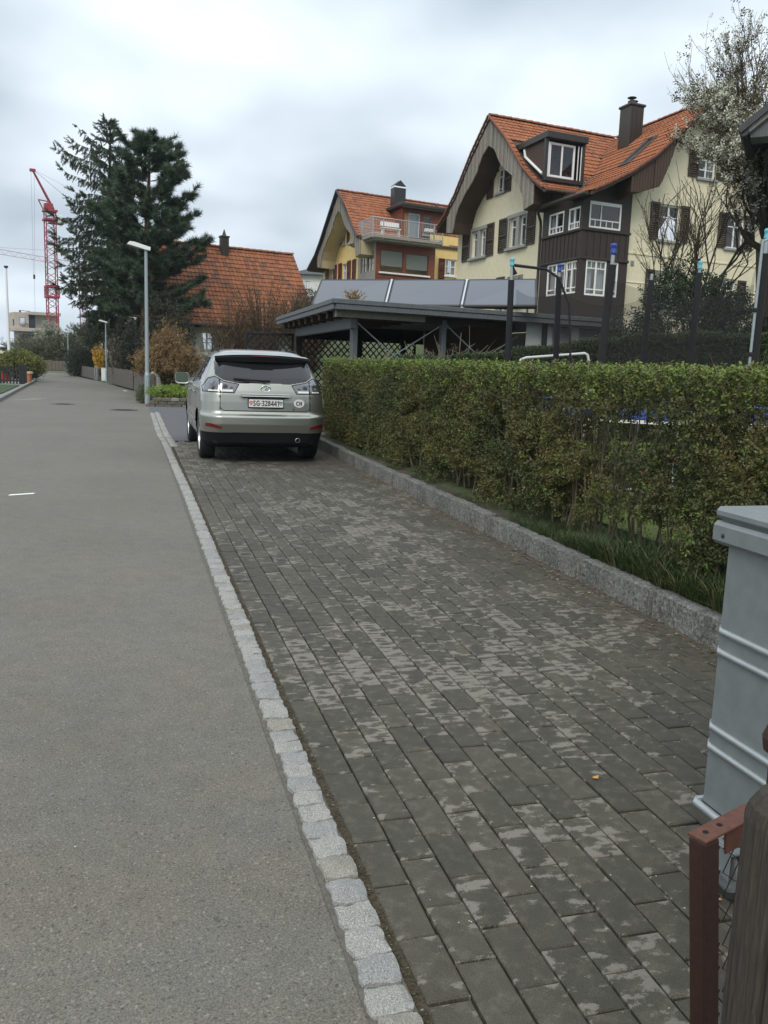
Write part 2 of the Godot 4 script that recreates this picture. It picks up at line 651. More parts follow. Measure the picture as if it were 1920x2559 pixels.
func build_ground() -> void:
	var xs := axis_steps([[-900.0, -200.0, 175.0], [-200.0, -20.0, 30.0], [-20.0, 3.12, 5.78], [3.12, 3.24, 0.11], [3.24, 18.0, 0.82], [18.0, 80.0, 15.5], [80.0, 900.0, 205.0]])
	var zs := axis_steps([[-900.0, -120.0, 195.0], [-120.0, -34.0, 17.2], [-34.0, 4.0, 0.95], [4.0, 60.0, 14.0], [60.0, 500.0, 220.0]])
	var mb := MB.new()
	for i in xs.size() - 1:
		for j in zs.size() - 1:
			var p := []
			for q in [[i, j + 1], [i + 1, j + 1], [i + 1, j], [i, j]]:
				var x: float = xs[q[0]]
				var z: float = zs[q[1]]
				p.append(Vector3(x, hill(x, z), z))
			mb.quad(p[0], p[1], p[2], p[3])
	struct("ground", mb.mesh(), M.meadow)
	# lawn of the garden behind the hedge
	mb = MB.new()
	for i in 12:
		for j in 13:
			var p := []
			for q in [[0, 1], [1, 1], [1, 0], [0, 0]]:
				var x: float = 3.9 + (i + q[0]) * 0.62
				var z: float = -13.6 + (j + 1 - q[1]) * 0.98
				p.append(Vector3(x, hill(x, z) + 0.035, z))
			mb.quad(p[0], p[1], p[2], p[3])
	struct("lawn", mb.mesh(), M.lawn)


func ribbon(left: Array, right: Array, y: float, div := 1) -> ArrayMesh:
	var mb := MB.new()
	for i in left.size() - 1:
		for k in div:
			var a := float(k) / div
			var b := float(k + 1) / div
			var l0: Vector2 = (left[i] as Vector2).lerp(left[i + 1], a)
			var l1: Vector2 = (left[i] as Vector2).lerp(left[i + 1], b)
			var r0: Vector2 = (right[i] as Vector2).lerp(right[i + 1], a)
			var r1: Vector2 = (right[i] as Vector2).lerp(right[i + 1], b)
			mb.quad(Vector3(l0.x, y, l0.y), Vector3(r0.x, y, r0.y), Vector3(r1.x, y, r1.y), Vector3(l1.x, y, l1.y))
	return mb.mesh()


func build_road() -> void:
	var L := [Vector2(-4.0, 40), Vector2(-4.0, 6), Vector2(-3.9, -10), Vector2(-3.8, -28.2), Vector2(-4.2, -36.8), Vector2(-4.75, -49), Vector2(-5.6, -54), Vector2(-8.5, -60), Vector2(-18, -66), Vector2(-30, -68)]
	var R := [Vector2(0.535, 40), Vector2(0.535, 6), Vector2(0.535, -10), Vector2(0.50, -28.6), Vector2(0.10, -38.5), Vector2(-1.45, -49.5), Vector2(-2.9, -57.6), Vector2(-4.7, -68.5), Vector2(-15.5, -76.5), Vector2(-30, -80)]
	var road := struct("road", ribbon(L, R, 0.0), M.asphalt)
	# dark flat ironwork and a pale patched trench let into the road
	var mb := MB.new()
	mb.lathe([Vector2(0.33, 0.0), Vector2(0.33, 0.006), Vector2(0.29, 0.006), Vector2(0.0, 0.006)], 22)
	for i in 5:
		mb.box(Vector3(0, 0.007, -0.2 + 0.1 * i), Vector3(0.36, 0.004, 0.03))
	for p in [Vector3(-0.24, 0.0, -25.45), Vector3(-2.0, 0.0, -27.85)]:
		var o := thing("manhole_cover", "dark flat manhole cover in the road, nearer the tall street lamp" if p.z > -26.0 else "dark flat manhole cover in the middle of the road beyond", "manhole cover", p, 0.0, "manhole covers in the road")
		part(o, "lid", mb.mesh(), M.dark_metal)
		o.scale = Vector3(1.15, 1, 1) if p.z > -26.0 else Vector3.ONE
	mb = MB.new()
	for i in 4:
		mb.quad(Vector3(-3.7 + 0.16 * i, 0.004, -29.4 - 0.35 * i), Vector3(-3.05 + 0.1 * i, 0.004, -29.5 - 0.35 * i), Vector3(-3.0 + 0.1 * i, 0.004, -29.75 - 0.4 * i), Vector3(-3.7 + 0.16 * i, 0.004, -29.7 - 0.4 * i))
	part(road, "repair_patch", mb.mesh(), M.concrete)
	mb = MB.new()
	mb.quad(Vector3(-1.285, 0.004, -9.92), Vector3(-1.045, 0.004, -10.03), Vector3(-1.035, 0.004, -10.11), Vector3(-1.275, 0.004, -10.0))
	part(road, "white_line", mb.mesh(), M.road_paint)
	mb = MB.new()
	mb.quad(Vector3(-0.42, 0.004, -39.2), Vector3(-0.28, 0.004, -38.6), Vector3(-0.2, 0.004, -38.7), Vector3(-0.34, 0.004, -39.3))
	part(road, "white_line", mb.mesh(), M.road_paint)
	# left pavement, kerb and front lawn
	var KL := L.slice(0, 7)
	var KR := []
	for p in KL:
		KR.append(p + Vector2(-0.14, 0))
	mb = MB.new()
	for i in KL.size() - 1:
		var n := maxi(1, int((KL[i] as Vector2).distance_to(KL[i + 1]) / 1.0))
		for k in n:
			var a: Vector2 = (KL[i] as Vector2).lerp(KL[i + 1], float(k) / n)
			var b: Vector2 = (KL[i] as Vector2).lerp(KL[i + 1], (k + 0.985) / n)
			if a.y > -22.0 and a.y < 6.0:
				continue
			var d := (b - a)
			mb.box(Vector3((a.x + b.x) / 2 - 0.07, 0.04, (a.y + b.y) / 2), Vector3(0.14, 0.12, d.length()), 0.01, Basis(Vector3.UP, atan2(d.x, d.y)))
	var kerb := struct("kerb", mb.mesh(), M.concrete)
	kerb.set_meta("kind", "structure")
	var PL := []
	for p in KL:
		PL.append(p + Vector2(-1.2, 0))
	struct("pavement", ribbon(PL, KR, 0.03), M.concrete)
	var LL := [Vector2(-16, -32.9), Vector2(-16, -41.5)]
	var LR := [Vector2(-4.35, -32.9), Vector2(-4.7, -41.4)]
	struct("front_lawn", ribbon(LL, LR, 0.06, 4), M.front_lawn)
	# driveway beyond the parked car
	mb = MB.new()
	for q in [[0.45, -16.35, 3.7, -28.2], [3.7, -16.6, 14.0, -25.5]]:
		mb.quad(Vector3(q[0], 0.006, q[1]), Vector3(q[2], 0.006, q[1]), Vector3(q[2], 0.006, q[3]), Vector3(q[0], 0.006, q[3]))
	struct("driveway", mb.mesh(), M.dark_asphalt)


func paver_mesh(cx: int, cy: int) -> ArrayMesh:
	# top face carries its own cell of the texture, chamfered all round
	var w := 0.0566
	var l := 0.1192
	var b := 0.0045
	var mb := MB.new()
	var u0 := cx / 8.0
	var v0 := cy / 4.0
	var f := func(x: float, z: float) -> Vector2: return Vector2(u0 + (x / w * 0.47 + 0.5) / 8.0, v0 + (z / l * 0.47 + 0.5) / 4.0)
	var P := [Vector2(-1, 1), Vector2(1, 1), Vector2(1, -1), Vector2(-1, -1)]
	var top := []
	var rim := []
	var low := []
	for p in P:
		top.append(Vector3(p.x * (w - b), 0.0, p.y * (l - b)))
		rim.append(Vector3(p.x * w, -0.0042, p.y * l))
		low.append(Vector3(p.x * w, -0.03, p.y * l))
	var uvq := func(a: Vector3, c: Vector3, d: Vector3, e: Vector3) -> void:
		mb.tri(a, c, d, f.call(a.x, a.z), f.call(c.x, c.z), f.call(d.x, d.z))
		mb.tri(a, d, e, f.call(a.x, a.z), f.call(d.x, d.z), f.call(e.x, e.z))
	uvq.call(top[0], top[1], top[2], top[3])
	for k in 4:
		var q := (k + 1) % 4
		uvq.call(rim[k], rim[q], top[q], top[k])
		uvq.call(low[k], low[q], rim[q], rim[k])
	return mb.mesh()


func build_parking() -> void:
	var mb := MB.new()
	mb.quad(Vector3(0.44, -0.017, 3.0), Vector3(3.2, -0.017, 3.0), Vector3(3.2, -0.017, -16.4), Vector3(0.44, -0.017, -16.4))
	var bay := struct("parking_bay", mb.mesh(), M.joint_soil)
	bay.position.y = 0.0
	var meshes := []
	for cy in 4:
		var row := []
		for cx in 8:
			row.append(paver_mesh(cx, cy))
		meshes.append(row)
	rng.seed = 5
	var nz := noise(55, 0.16, 3)
	var all := []
	for k in 21:
		var x := 0.72 + 0.12 * k
		var off := 0.0 if k % 2 == 0 else 0.1225
		for j in 72:
			var z := 0.55 + off - 0.245 * j
			if z < -16.3:
				continue
			# lime bloom is strongest along the driven middle of the bay, weak beside the wall and close by
			var lev := 3.9 + 5.0 * nz.get_noise_2d(x * 1.3, z) - 3.0 * smoothstep(2.1, 2.9, x) * smoothstep(-13, -6, z) - 4.2 * smoothstep(-4.4, -2.7, z)
			lev += rng.randf_range(-2.2, 2.2)
			var cx := clampi(int(round(lev)), 0, 7)
			var b := Basis(Vector3.UP, (PI if rng.randf() < 0.5 else 0.0) + rng.randf_range(-0.006, 0.006)) * Basis(Vector3(1, 0, 0), rng.randf_range(-0.007, 0.007)) * Basis(Vector3(0, 0, 1), rng.randf_range(-0.014, 0.014))
			var t := Transform3D(b, Vector3(x + rng.randf_range(-0.0012, 0.0012), rng.randf_range(-0.003, 0.0025), z + rng.randf_range(-0.002, 0.002)))
			all.append([z < -1.35 - 0.0 * x and _in_view(x, z), z, meshes[rng.randi() % 4][cx], t])
	all.sort_custom(func(a, b): return (a[0] and not b[0]) or (a[0] == b[0] and a[1] > b[1]))
	var rest := {}
	for i in all.size():
		var e: Array = all[i]
		if i < 300:
			part(bay, "paver", e[2], M.paver, e[3])
		else:
			if not rest.has(e[2]):
				rest[e[2]] = []
			rest[e[2]].append(e[3])
	var far := MB.new()
	for m in rest:
		var a: Array = (m as ArrayMesh).surface_get_arrays(0)
		var V: PackedVector3Array = a[Mesh.ARRAY_VERTEX]
		var N: PackedVector3Array = a[Mesh.ARRAY_NORMAL]
		for t in rest[m]:
			far.v.append_array((t as Transform3D) * V)
			far.n.append_array(_turned((t as Transform3D).basis, N))
			far.uv.append_array(a[Mesh.ARRAY_TEX_UV])
			far.c.append_array(a[Mesh.ARRAY_COLOR])
	var o := part(bay, "distant_pavers", far.mesh(), M.paver)
	o.set_meta("kind", "stuff")
	var sm := MB.new()
	for j in 18:
		sm.quad(Vector3(0.625, -0.004, 2.0 - j), Vector3(0.668, -0.006, 2.0 - j), Vector3(0.668, -0.006, 1.0 - j), Vector3(0.625, -0.004, 1.0 - j))
	part(bay, "moss_strip", sm.mesh(), M.moss)
	# damp moss and grit in the strip between setts and pavers
	rng.seed = 8
	var clod := MB.new()
	clod.lathe([Vector2(0.0, -0.4), Vector2(0.9, -0.1), Vector2(0.75, 0.35), Vector2(0.0, 0.6)], 5)
	var xs := []
	var cs := []
	for i in 5200:
		var z := -1.0 - 15.3 * pow(rng.randf(), 1.7)
		var x := 0.648 + rng.randfn(0.0, 0.008)
		if rng.randf() < 0.15:
			x = 0.66 + rng.randf_range(0.0, 2.4)
			x = 0.66 + 0.12 * round((x - 0.66) / 0.12) + rng.randfn(0, 0.002)
		var s := rng.randf_range(0.0015, 0.004)
		xs.append(Transform3D(Basis(rv().normalized(), rng.randf() * TAU).scaled(Vector3(s * 1.4, s * 0.7, s)), Vector3(x, 0.0 + rng.randf_range(-0.004, 0.002), z)))
		var k := rng.randf()
		cs.append(Color(0.05, 0.048, 0.018).lerp(Color(0.06, 0.042, 0.026), rng.randf()) if k < 0.96 else Color(0.2, 0.19, 0.17))
	scatter(bay, "moss", clod.mesh(), M.leaf_dull, xs, cs)


func _turned(b: Basis, N: PackedVector3Array) -> PackedVector3Array:
	return Transform3D(b, Vector3.ZERO) * N


func _in_view(x: float, z: float) -> bool:
	# within the camera's field on the ground, with a margin
	var p := Vector3(x, 0, z) - Vector3(0, 1.52, 0)
	var b := Basis.from_euler(Vector3(deg_to_rad(-9.6), deg_to_rad(-16.1), deg_to_rad(2.0)))
	var q := b.inverse() * p
	return q.z < 0 and absf(q.x / -q.z) < 0.445 and q.y / -q.z > -0.6


func rough_block(s: Vector3, nx: int, nz: int, amp: float, sd: int, round_by: float) -> ArrayMesh:
	# a hewn stone: uneven top and sides, softened arrises, sitting on y = 0
	var f := noise(sd, 1.0, 3)
	var mb := MB.new()
	var ny := 3
	var P := func(i: int, j: int) -> Vector3:
		var u := -1.0 + 2.0 * i / nx
		var w := -1.0 + 2.0 * j / nz
		var e := pow(maxf(absf(u), absf(w)), 9.0)
		var p := Vector3(u * s.x * 0.5 * (1.0 - 0.04 * w * w), s.y - round_by * e, w * s.z * 0.5 * (1.0 - 0.06 * u * u))
		var k := p * 14.0 + Vector3(sd * 3.1, 0, sd * 1.7)
		return p + Vector3(f.get_noise_3dv(k), f.get_noise_3dv(k + Vector3(9, 9, 9)), f.get_noise_3dv(k + Vector3(31, 3, 5))) * amp
	var smooth := func(i: int, j: int) -> Vector3:
		var a: Vector3 = P.call(mini(i + 1, nx), j) - P.call(maxi(i - 1, 0), j)
		var b: Vector3 = P.call(i, mini(j + 1, nz)) - P.call(i, maxi(j - 1, 0))
		return b.cross(a).normalized()
	for i in nx:
		for j in nz:
			var a: Vector3 = P.call(i, j + 1)
			var b: Vector3 = P.call(i + 1, j + 1)
			var c: Vector3 = P.call(i + 1, j)
			var d: Vector3 = P.call(i, j)
			mb.stri(a, b, c, smooth.call(i, j + 1), smooth.call(i + 1, j + 1), smooth.call(i + 1, j))
			mb.stri(a, c, d, smooth.call(i, j + 1), smooth.call(i + 1, j), smooth.call(i, j))
	var side := func(a: Vector3, b: Vector3, out: Vector3) -> void:
		mb.quado(Vector3(a.x, 0, a.z) + out * 0.003, Vector3(b.x, 0, b.z) + out * 0.003, b, a, out)
	for i in nx:
		side.call(P.call(i, 0), P.call(i + 1, 0), Vector3(0, 0, -1))
		side.call(P.call(i, nz), P.call(i + 1, nz), Vector3(0, 0, 1))
	for j in nz:
		side.call(P.call(0, j), P.call(0, j + 1), Vector3(-1, 0, 0))
		side.call(P.call(nx, j), P.call(nx, j + 1), Vector3(1, 0, 0))
	return mb.mesh()


func build_setts() -> void:
	rng.seed = 21
	var mb := MB.new()
	mb.quad(Vector3(0.526, 0.004, 3.0), Vector3(0.64, 0.004, 3.0), Vector3(0.60, 0.004, -24.5), Vector3(0.44, 0.004, -24.5))
	var edge := struct("sett_kerb", mb.mesh(), M.mortar)
	var shapes := []
	for i in 10:
		var l: float = [0.092, 0.098, 0.104, 0.11, 0.118, 0.1, 0.106, 0.095, 0.112, 0.101][i]
		shapes.append([l, rough_block(Vector3(0.104 + 0.004 * sin(i * 2.3), 0.021, l), 6, 6, 0.011, 400 + i, 0.007)])
	var ms := [M.granite_sett, M.granite_sett, M.granite_sett_blue, M.granite_sett_warm, M.granite_sett, M.granite_sett_blue]
	var z := -0.9
	while z > -15.2:
		var s: Array = shapes[rng.randi() % 10]
		z -= s[0] * 0.5
		var x := 0.576 - 0.036 * smoothstep(-9.0, -15.5, z)
		var t := Transform3D(Basis(Vector3.UP, (PI if rng.randf() < 0.5 else 0.0) + rng.randf_range(-0.06, 0.06)), Vector3(x + rng.randf_range(-0.004, 0.004), rng.randf_range(-0.004, 0.002), z))
		part(edge, "cobble", s[1], ms[rng.randi() % 6], t)
		z -= s[0] * 0.5 + rng.randf_range(0.001, 0.006)
	# the doubled run of flat stones across the driveway mouth
	while z > -24.2:
		var x := 0.54 - 0.05 * smoothstep(-15.0, -18.0, z)
		var l := rng.randf_range(0.17, 0.24)
		for k in 2:
			part(edge, "cobble", shapes[rng.randi() % 10][1], ms[rng.randi() % 6], Transform3D(Basis(Vector3.UP, rng.randf_range(-0.03, 0.03)).scaled(Vector3(1.0 + 0.15 * k, 1.0 + 0.5 * k, l / 0.104)), Vector3(x + 0.125 * k, -0.002, z - l / 2)))
		z -= l + 0.012


func build_wall() -> void:
	rng.seed = 33
	var w := thing("granite_edging_wall", "low rough granite block edging wall along the right side of the paved bay", "wall", Vector3(3.19, 0, 0))
	var shapes := []
	for i in 5:
		shapes.append(rough_block(Vector3(0.125, 0.185, 0.99), 4, 22, 0.014, 500 + i, 0.008))
	var z := 0.2
	while z > -16.0:
		var l := rng.randf_range(0.86, 1.06)
		part(w, "block", shapes[rng.randi() % 5], M.granite_block, Transform3D(Basis(Vector3.UP, (PI if rng.randf() < 0.5 else 0.0)).scaled(Vector3(1, rng.randf_range(0.96, 1.06), l / 0.99)), Vector3(rng.randf_range(-0.006, 0.006), -0.012, z - l / 2)))
		z -= l + 0.003


# ---------- the parked car ----------
func lerp_table(t: Array, y: float, k: int) -> float:
	if y <= t[0][0]:
		return t[0][k]
	for i in t.size() - 1:
		if y <= t[i + 1][0]:
			return lerpf(t[i][k], t[i + 1][k], (y - t[i][0]) / (t[i + 1][0] - t[i][0]))
	return t[-1][k]


func in_poly(p: Vector2, poly: Array) -> bool:
	return Geometry2D.is_point_in_polygon(p, PackedVector2Array(poly))


# height, half width, rear face, front face, rear corner depth, rear corner width
const CAR := [
	[0.24, 0.83, -0.16, -4.62, 0.30, 0.30], [0.30, 0.87, -0.09, -4.68, 0.34, 0.32], [0.46, 0.905, -0.035, -4.72, 0.36, 0.32], [0.58, 0.918, 0.0, -4.73, 0.38, 0.32],
	[0.685, 0.921, 0.0, -4.70, 0.38, 0.32], [0.705, 0.921, -0.012, -4.69, 0.38, 0.32], [0.725, 0.921, -0.055, -4.68, 0.38, 0.31], [0.76, 0.92, -0.075, -4.64, 0.38, 0.30],
	[0.90, 0.915, -0.085, -4.45, 0.40, 0.30], [1.00, 0.908, -0.10, -4.15, 0.42, 0.30], [1.06, 0.90, -0.115, -3.55, 0.44, 0.30], [1.16, 0.875, -0.15, -3.28, 0.46, 0.28],
	[1.26, 0.835, -0.225, -3.08, 0.46, 0.25], [1.36, 0.79, -0.335, -2.88, 0.44, 0.22], [1.46, 0.745, -0.455, -2.68, 0.42, 0.20], [1.54, 0.70, -0.56, -2.46, 0.40, 0.20],
	[1.585, 0.665, -0.63, -2.30, 0.40, 0.22], [1.615, 0.62, -0.74, -2.15, 0.40, 0.24], [1.64, 0.54, -0.95, -2.0, 0.40, 0.26], [1.655, 0.42, -1.2, -1.85, 0.25, 0.24], [1.662, 0.25, -1.45, -1.7, 0.08, 0.15]]


func car_outline(y: float, m: int) -> Array:
	# ring of points, from the middle of the tail along the right side to the nose and back along the left
	var w := lerp_table(CAR, y, 1)
	var zr := lerp_table(CAR, y, 2)
	var zf := lerp_table(CAR, y, 3)
	var rz := lerp_table(CAR, y, 4)
	var rx := lerp_table(CAR, y, 5)
	var bow := 0.055
	var half := []
	var nt := int(m * 0.22)
	var nc := int(m * 0.2)
	var ns := int(m * 0.44)
	var nf := m - nt - nc - ns
	for i in nt:
		var x := (w - rx) * i / nt
		half.append(Vector3(x, y, zr - bow * (x / w) * (x / w)))
	var z0 := zr - bow * pow((w - rx) / w, 2.0)
	for i in nc:
		var a := PI * 0.5 * i / nc
		half.append(Vector3(w - rx + rx * sin(a), y, z0 - rz * (1.0 - cos(a)) - 0.0))
	var zs := z0 - rz
	var ze := minf(zf + 0.5, zs - 0.05)
	for i in ns:
		var k := float(i) / ns
		var z := lerpf(zs, ze, k)
		half.append(Vector3(w - 0.02 * pow(absf(k - 0.5) * 2.0, 3.0), y, z))
	for i in nf + 1:
		var a := PI * 0.5 * i / nf
		half.append(Vector3((w - 0.02) * pow(cos(a), 0.6), y, lerpf(ze, minf(zf, ze - 0.02), sin(a))))
	var ring := []
	for p in half:
		ring.append(p)
	for i in range(half.size() - 2, 0, -1):
		ring.append(Vector3(-half[i].x, half[i].y, half[i].z))
	return ring


func car_tail(x: float, y: float) -> float:
	# how far back the tail's skin lies at a given half width and height
	var w := lerp_table(CAR, y, 1)
	var zr := lerp_table(CAR, y, 2)
	var rz := lerp_table(CAR, y, 4)
	var rx := lerp_table(CAR, y, 5)
	if x <= w - rx:
		return zr - 0.055 * (x / w) * (x / w)
	return zr - 0.055 * pow((w - rx) / w, 2.0) - rz * (1.0 - cos(asin(clampf((x - (w - rx)) / rx, 0.0, 1.0))))


func glass_low(ax: float) -> float:
	return lerp_table([[0.0, 1.172], [0.38, 1.168], [0.60, 1.205], [0.70, 1.268], [0.8, 1.4]], ax, 1)


func build_car() -> void:
	var car := thing("parked_car", "silver grey estate-backed car parked on the pavers, seen from behind with plate SG 328441", "car", Vector3(1.86, 0, -12.74))
	var groups := {}
	for k in ["body", "rear_window", "tail_lamp_left", "tail_lamp_right", "tail_lamp_side_left", "tail_lamp_side_right", "valance", "left_glass", "right_glass", "windscreen", "seam"]:
		groups[k] = MB.new()
	var ys := []
	var y := 0.24
	while y < 1.66:
		ys.append(y)
		y += 0.011 if y < 1.585 else 0.006
	ys.append(1.662)
	var m := 260
	var rings := []
	for q in ys:
		rings.append(car_outline(q, m))
	var cnt: int = rings[0].size()
	var lampL := [Vector2(0.385, 1.152), Vector2(0.455, 1.028), Vector2(0.66, 1.032), Vector2(0.95, 1.036), Vector2(0.95, 1.10), Vector2(0.80, 1.235), Vector2(0.715, 1.256), Vector2(0.60, 1.19)]
	var norm := []
	for j in ys.size():
		var row := PackedVector3Array()
		for i in cnt:
			var a: Vector3 = rings[j][(i + 1) % cnt] - rings[j][(i - 1 + cnt) % cnt]
			var b: Vector3 = rings[mini(j + 1, ys.size() - 1)][i] - rings[maxi(j - 1, 0)][i]
			row.append(b.cross(a).normalized() * -1.0)
		norm.append(row)
	# what each spot of the skin is, and how far it is let in
	var kind := func(p: Vector3, nn: Vector3) -> String:
		var ax := absf(p.x)
		var s := "left" if p.x < 0 else "right"
		var tail := p.z > -1.0 and nn.z > 0.25
		if p.z > -0.95 and p.y < 0.462 + 0.0 and (p.y < 0.455 - 0.0 or ax < 0.5):
			return "valance"
		if p.y < 0.33:
			return "valance"
		if tail and p.y > glass_low(ax) and p.y < 1.525 and ax < 0.715 - 0.06 * (p.y - 1.27):
			return "rear_window"
		if p.z > -0.50 and in_poly(Vector2(ax, p.y), lampL):
			if absf(ax - 0.655) < 0.006:
				return "seam"
			return ("tail_lamp_" if ax < 0.655 else "tail_lamp_side_") + s
		if tail and absf(ax - 0.655) < 0.0055 and p.y > 0.79 and p.y < 1.04:
			return "seam"
		if tail and absf(p.y - (0.772 + 0.03 * smoothstep(0.59, 0.655, ax))) < 0.006 and ax < 0.657:
			return "seam"
		if absf(nn.x) > 0.6 and p.z < -0.72 - 0.9 * (p.y - 1.2) and p.y > lerp_table([[-3.4, 1.09], [-2.0, 1.13], [-0.7, 1.20]], p.z, 1) and p.y < 1.525 - 0.02 * maxf(0.0, -p.z - 2.0) and p.z > -3.25 + 1.35 * (p.y - 1.1):
			if absf(p.z + 1.48 + 0.1 * (p.y - 1.2)) < 0.028 or absf(p.z + 2.35) < 0.035:
				return "seam"
			return s + "_glass"
		if nn.z < -0.2 and p.z < -2.1 and p.y > 1.08 and p.y < 1.57 and ax < 0.84 - 0.5 * (p.y - 1.08):
			return "windscreen"
		if absf(nn.x) > 0.7 and p.y > 0.42 and p.y < 1.2 and (absf(p.z + 1.42 - 0.0) < 0.006 or absf(p.z + 2.40) < 0.006 or absf(p.z + 3.45) < 0.006):
			return "seam"
		return "body"
	var depth := {"rear_window": 0.006, "left_glass": 0.006, "right_glass": 0.006, "windscreen": 0.006, "seam": 0.012, "valance": 0.012}
	var recess := [Vector2(-0.375, 0.985), Vector2(0.375, 0.985), Vector2(0.375, 0.955), Vector2(0.205, 0.80), Vector2(0.14, 0.785), Vector2(-0.14, 0.785), Vector2(-0.205, 0.80), Vector2(-0.375, 0.955)]
	for axle in [-0.96, -3.68]:
		pass
	var pos := []
	for j in ys.size():
		var row := PackedVector3Array()
		for i in cnt:
			var p: Vector3 = rings[j][i]
			var nn: Vector3 = norm[j][i]
			var q := p
			if p.z > -0.3 and absf(p.x) < 0.42 and p.y > 0.77 and p.y < 1.0 and in_poly(Vector2(p.x, p.y), recess):
				q.z -= 0.028
			# flared arches round the wheels
			for axle in [-0.96, -3.68]:
				var r := Vector2(p.z - axle, p.y - 0.365).length()
				if absf(p.x) > 0.78 and r < 0.50 and r > 0.38:
					q.x += signf(p.x) * 0.012 * (1.0 - smoothstep(0.40, 0.50, r))
			var kd: String = kind.call(p, nn)
			q -= nn * float(depth.get(kd, 0.0))
			row.append(q)
		pos.append(row)
	for j in ys.size() - 1:
		for i in cnt:
			var k := (i + 1) % cnt
			var mid: Vector3 = (rings[j][i] + rings[j + 1][k]) * 0.5
			var nn: Vector3 = norm[j][i]
			var open := false
			if absf(mid.x) > 0.72 and mid.y < 0.80:
				for axle in [-0.96, -3.68]:
					if Vector2(mid.z - axle, mid.y - 0.365).length() < 0.405:
						open = true
			if open:
				continue
			var kd: String = kind.call(mid, nn)
			var mb: MB = groups[kd]
			var a: Vector3 = pos[j][i]
			var b: Vector3 = pos[j][k]
			var c: Vector3 = pos[j + 1][k]
			var d: Vector3 = pos[j + 1][i]
			mb.stri(a, b, c, norm[j][i], norm[j][k], norm[j + 1][k])
			mb.stri(a, c, d, norm[j][i], norm[j + 1][k], norm[j + 1][i])
	# roof lid and floor
	var top: Array = rings[-1]
	for i in range(1, cnt - 1):
		(groups.body as MB).trio(top[0], top[i], top[i + 1], Vector3.UP)
	var low: Array = rings[0]
	for i in range(1, cnt - 1):
		(groups.valance as MB).trio(low[0], low[i], low[i + 1], Vector3.DOWN)
	part(car, "body", groups.body.mesh(), M.silver_paint)
	part(car, "rear_window", groups.rear_window.mesh(), M.tinted_glass)
	part(car, "side_window", groups.left_glass.mesh(), M.tinted_glass)
	part(car, "side_window", groups.right_glass.mesh(), M.tinted_glass)
	part(car, "windscreen", groups.windscreen.mesh(), M.tinted_glass)
	part(car, "lower_valance", groups.valance.mesh(), M.black_plastic)
	part(car, "panel_gap", groups.seam.mesh(), M.black_plastic)
	for s in ["left", "right"]:
		var sx := -1.0 if s == "left" else 1.0
		for inner in [true, false]:
			var lamp := part(car, "tail_lamp", (groups[("tail_lamp_" if inner else "tail_lamp_side_") + s] as MB).mesh(), M.lamp_glass)
			var mb := MB.new()
			# bulbs, reflector steps and dark divisions behind and on the lens
			if inner:
				for q in [[0.49, 1.085, 0.03], [0.58, 1.115, 0.036]]:
					mb.lathe([Vector2(q[2], 0.0), Vector2(q[2] * 0.95, 0.006), Vector2(q[2] * 0.4, 0.010), Vector2(0, 0.008)], 16, Transform3D(Basis(Vector3.RIGHT, PI * 0.5), Vector3(sx * q[0], q[1], -0.135 - 0.055 * q[0] * q[0] * 1.1)))
				part(lamp, "bulb_cover", mb.mesh(), M.lamp_dark)
				mb = MB.new()
				for i in 7:
					mb.box(Vector3(sx * (0.48 + 0.025 * i), 1.048, -0.128 - 0.012 * i * 0.3), Vector3(0.014, 0.022, 0.012), 0.003)
				part(lamp, "reflector_step", mb.mesh(), M.white_metal)
			else:
				for q in [[0.72, 1.16, 0.026], [0.74, 1.09, 0.03]]:
					mb.lathe([Vector2(q[2], 0.0), Vector2(q[2] * 0.95, 0.006), Vector2(q[2] * 0.4, 0.010), Vector2(0, 0.008)], 16, Transform3D(Basis(Vector3.RIGHT, PI * 0.5) * Basis(Vector3.FORWARD, -sx * 0.5), Vector3(sx * q[0], q[1], -0.20 - (q[1] - 1.09) * 0.7)))
				part(lamp, "bulb_cover", mb.mesh(), M.lamp_dark)
	# dark gasket round each lamp cluster and a bright reversing band in it
	for sx in [-1.0, 1.0]:
		var gk := MB.new()
		var loop := [Vector2(0.385, 1.152), Vector2(0.455, 1.028), Vector2(0.66, 1.032), Vector2(0.80, 1.034), Vector2(0.885, 1.036), Vector2(0.885, 1.10), Vector2(0.80, 1.225), Vector2(0.715, 1.256), Vector2(0.60, 1.19), Vector2(0.385, 1.152)]
		var pts := []
		for i in loop.size() - 1:
			for k in 5:
				var q: Vector2 = (loop[i] as Vector2).lerp(loop[i + 1], k / 5.0)
				pts.append(Vector3(sx * q.x, q.y, car_tail(q.x, q.y) + 0.001))
		pts.append(pts[0])
		gk.tube(pts, 0.006, 0.006, 5, false)
		var g := part(car, "lamp_gasket", gk.mesh(), M.black_plastic)
		gk = MB.new()
		for i in 10:
			var x0 := 0.475 + 0.0165 * i
			var x1 := x0 + 0.0145
			gk.quado(Vector3(sx * x0, 1.044, car_tail(x0, 1.044) + 0.004), Vector3(sx * x1, 1.044, car_tail(x1, 1.044) + 0.004), Vector3(sx * x1, 1.072, car_tail(x1, 1.072) + 0.004), Vector3(sx * x0, 1.072, car_tail(x0, 1.072) + 0.004), Vector3(0, 0, 1))
		for i in 5:
			var x0 := 0.685 + 0.026 * i
			var x1 := x0 + 0.022
			gk.quado(Vector3(sx * x0, 1.046, car_tail(x0, 1.046) + 0.004), Vector3(sx * x1, 1.046, car_tail(x1, 1.046) + 0.004), Vector3(sx * x1, 1.066, car_tail(x1, 1.066) + 0.004), Vector3(sx * x0, 1.066, car_tail(x0, 1.066) + 0.004), Vector3(0, 0, 1))
		part(g, "lens_band", gk.mesh(), M.white_metal)
	# roof spoiler above the glass
	var sp := MB.new()
	var prev := []
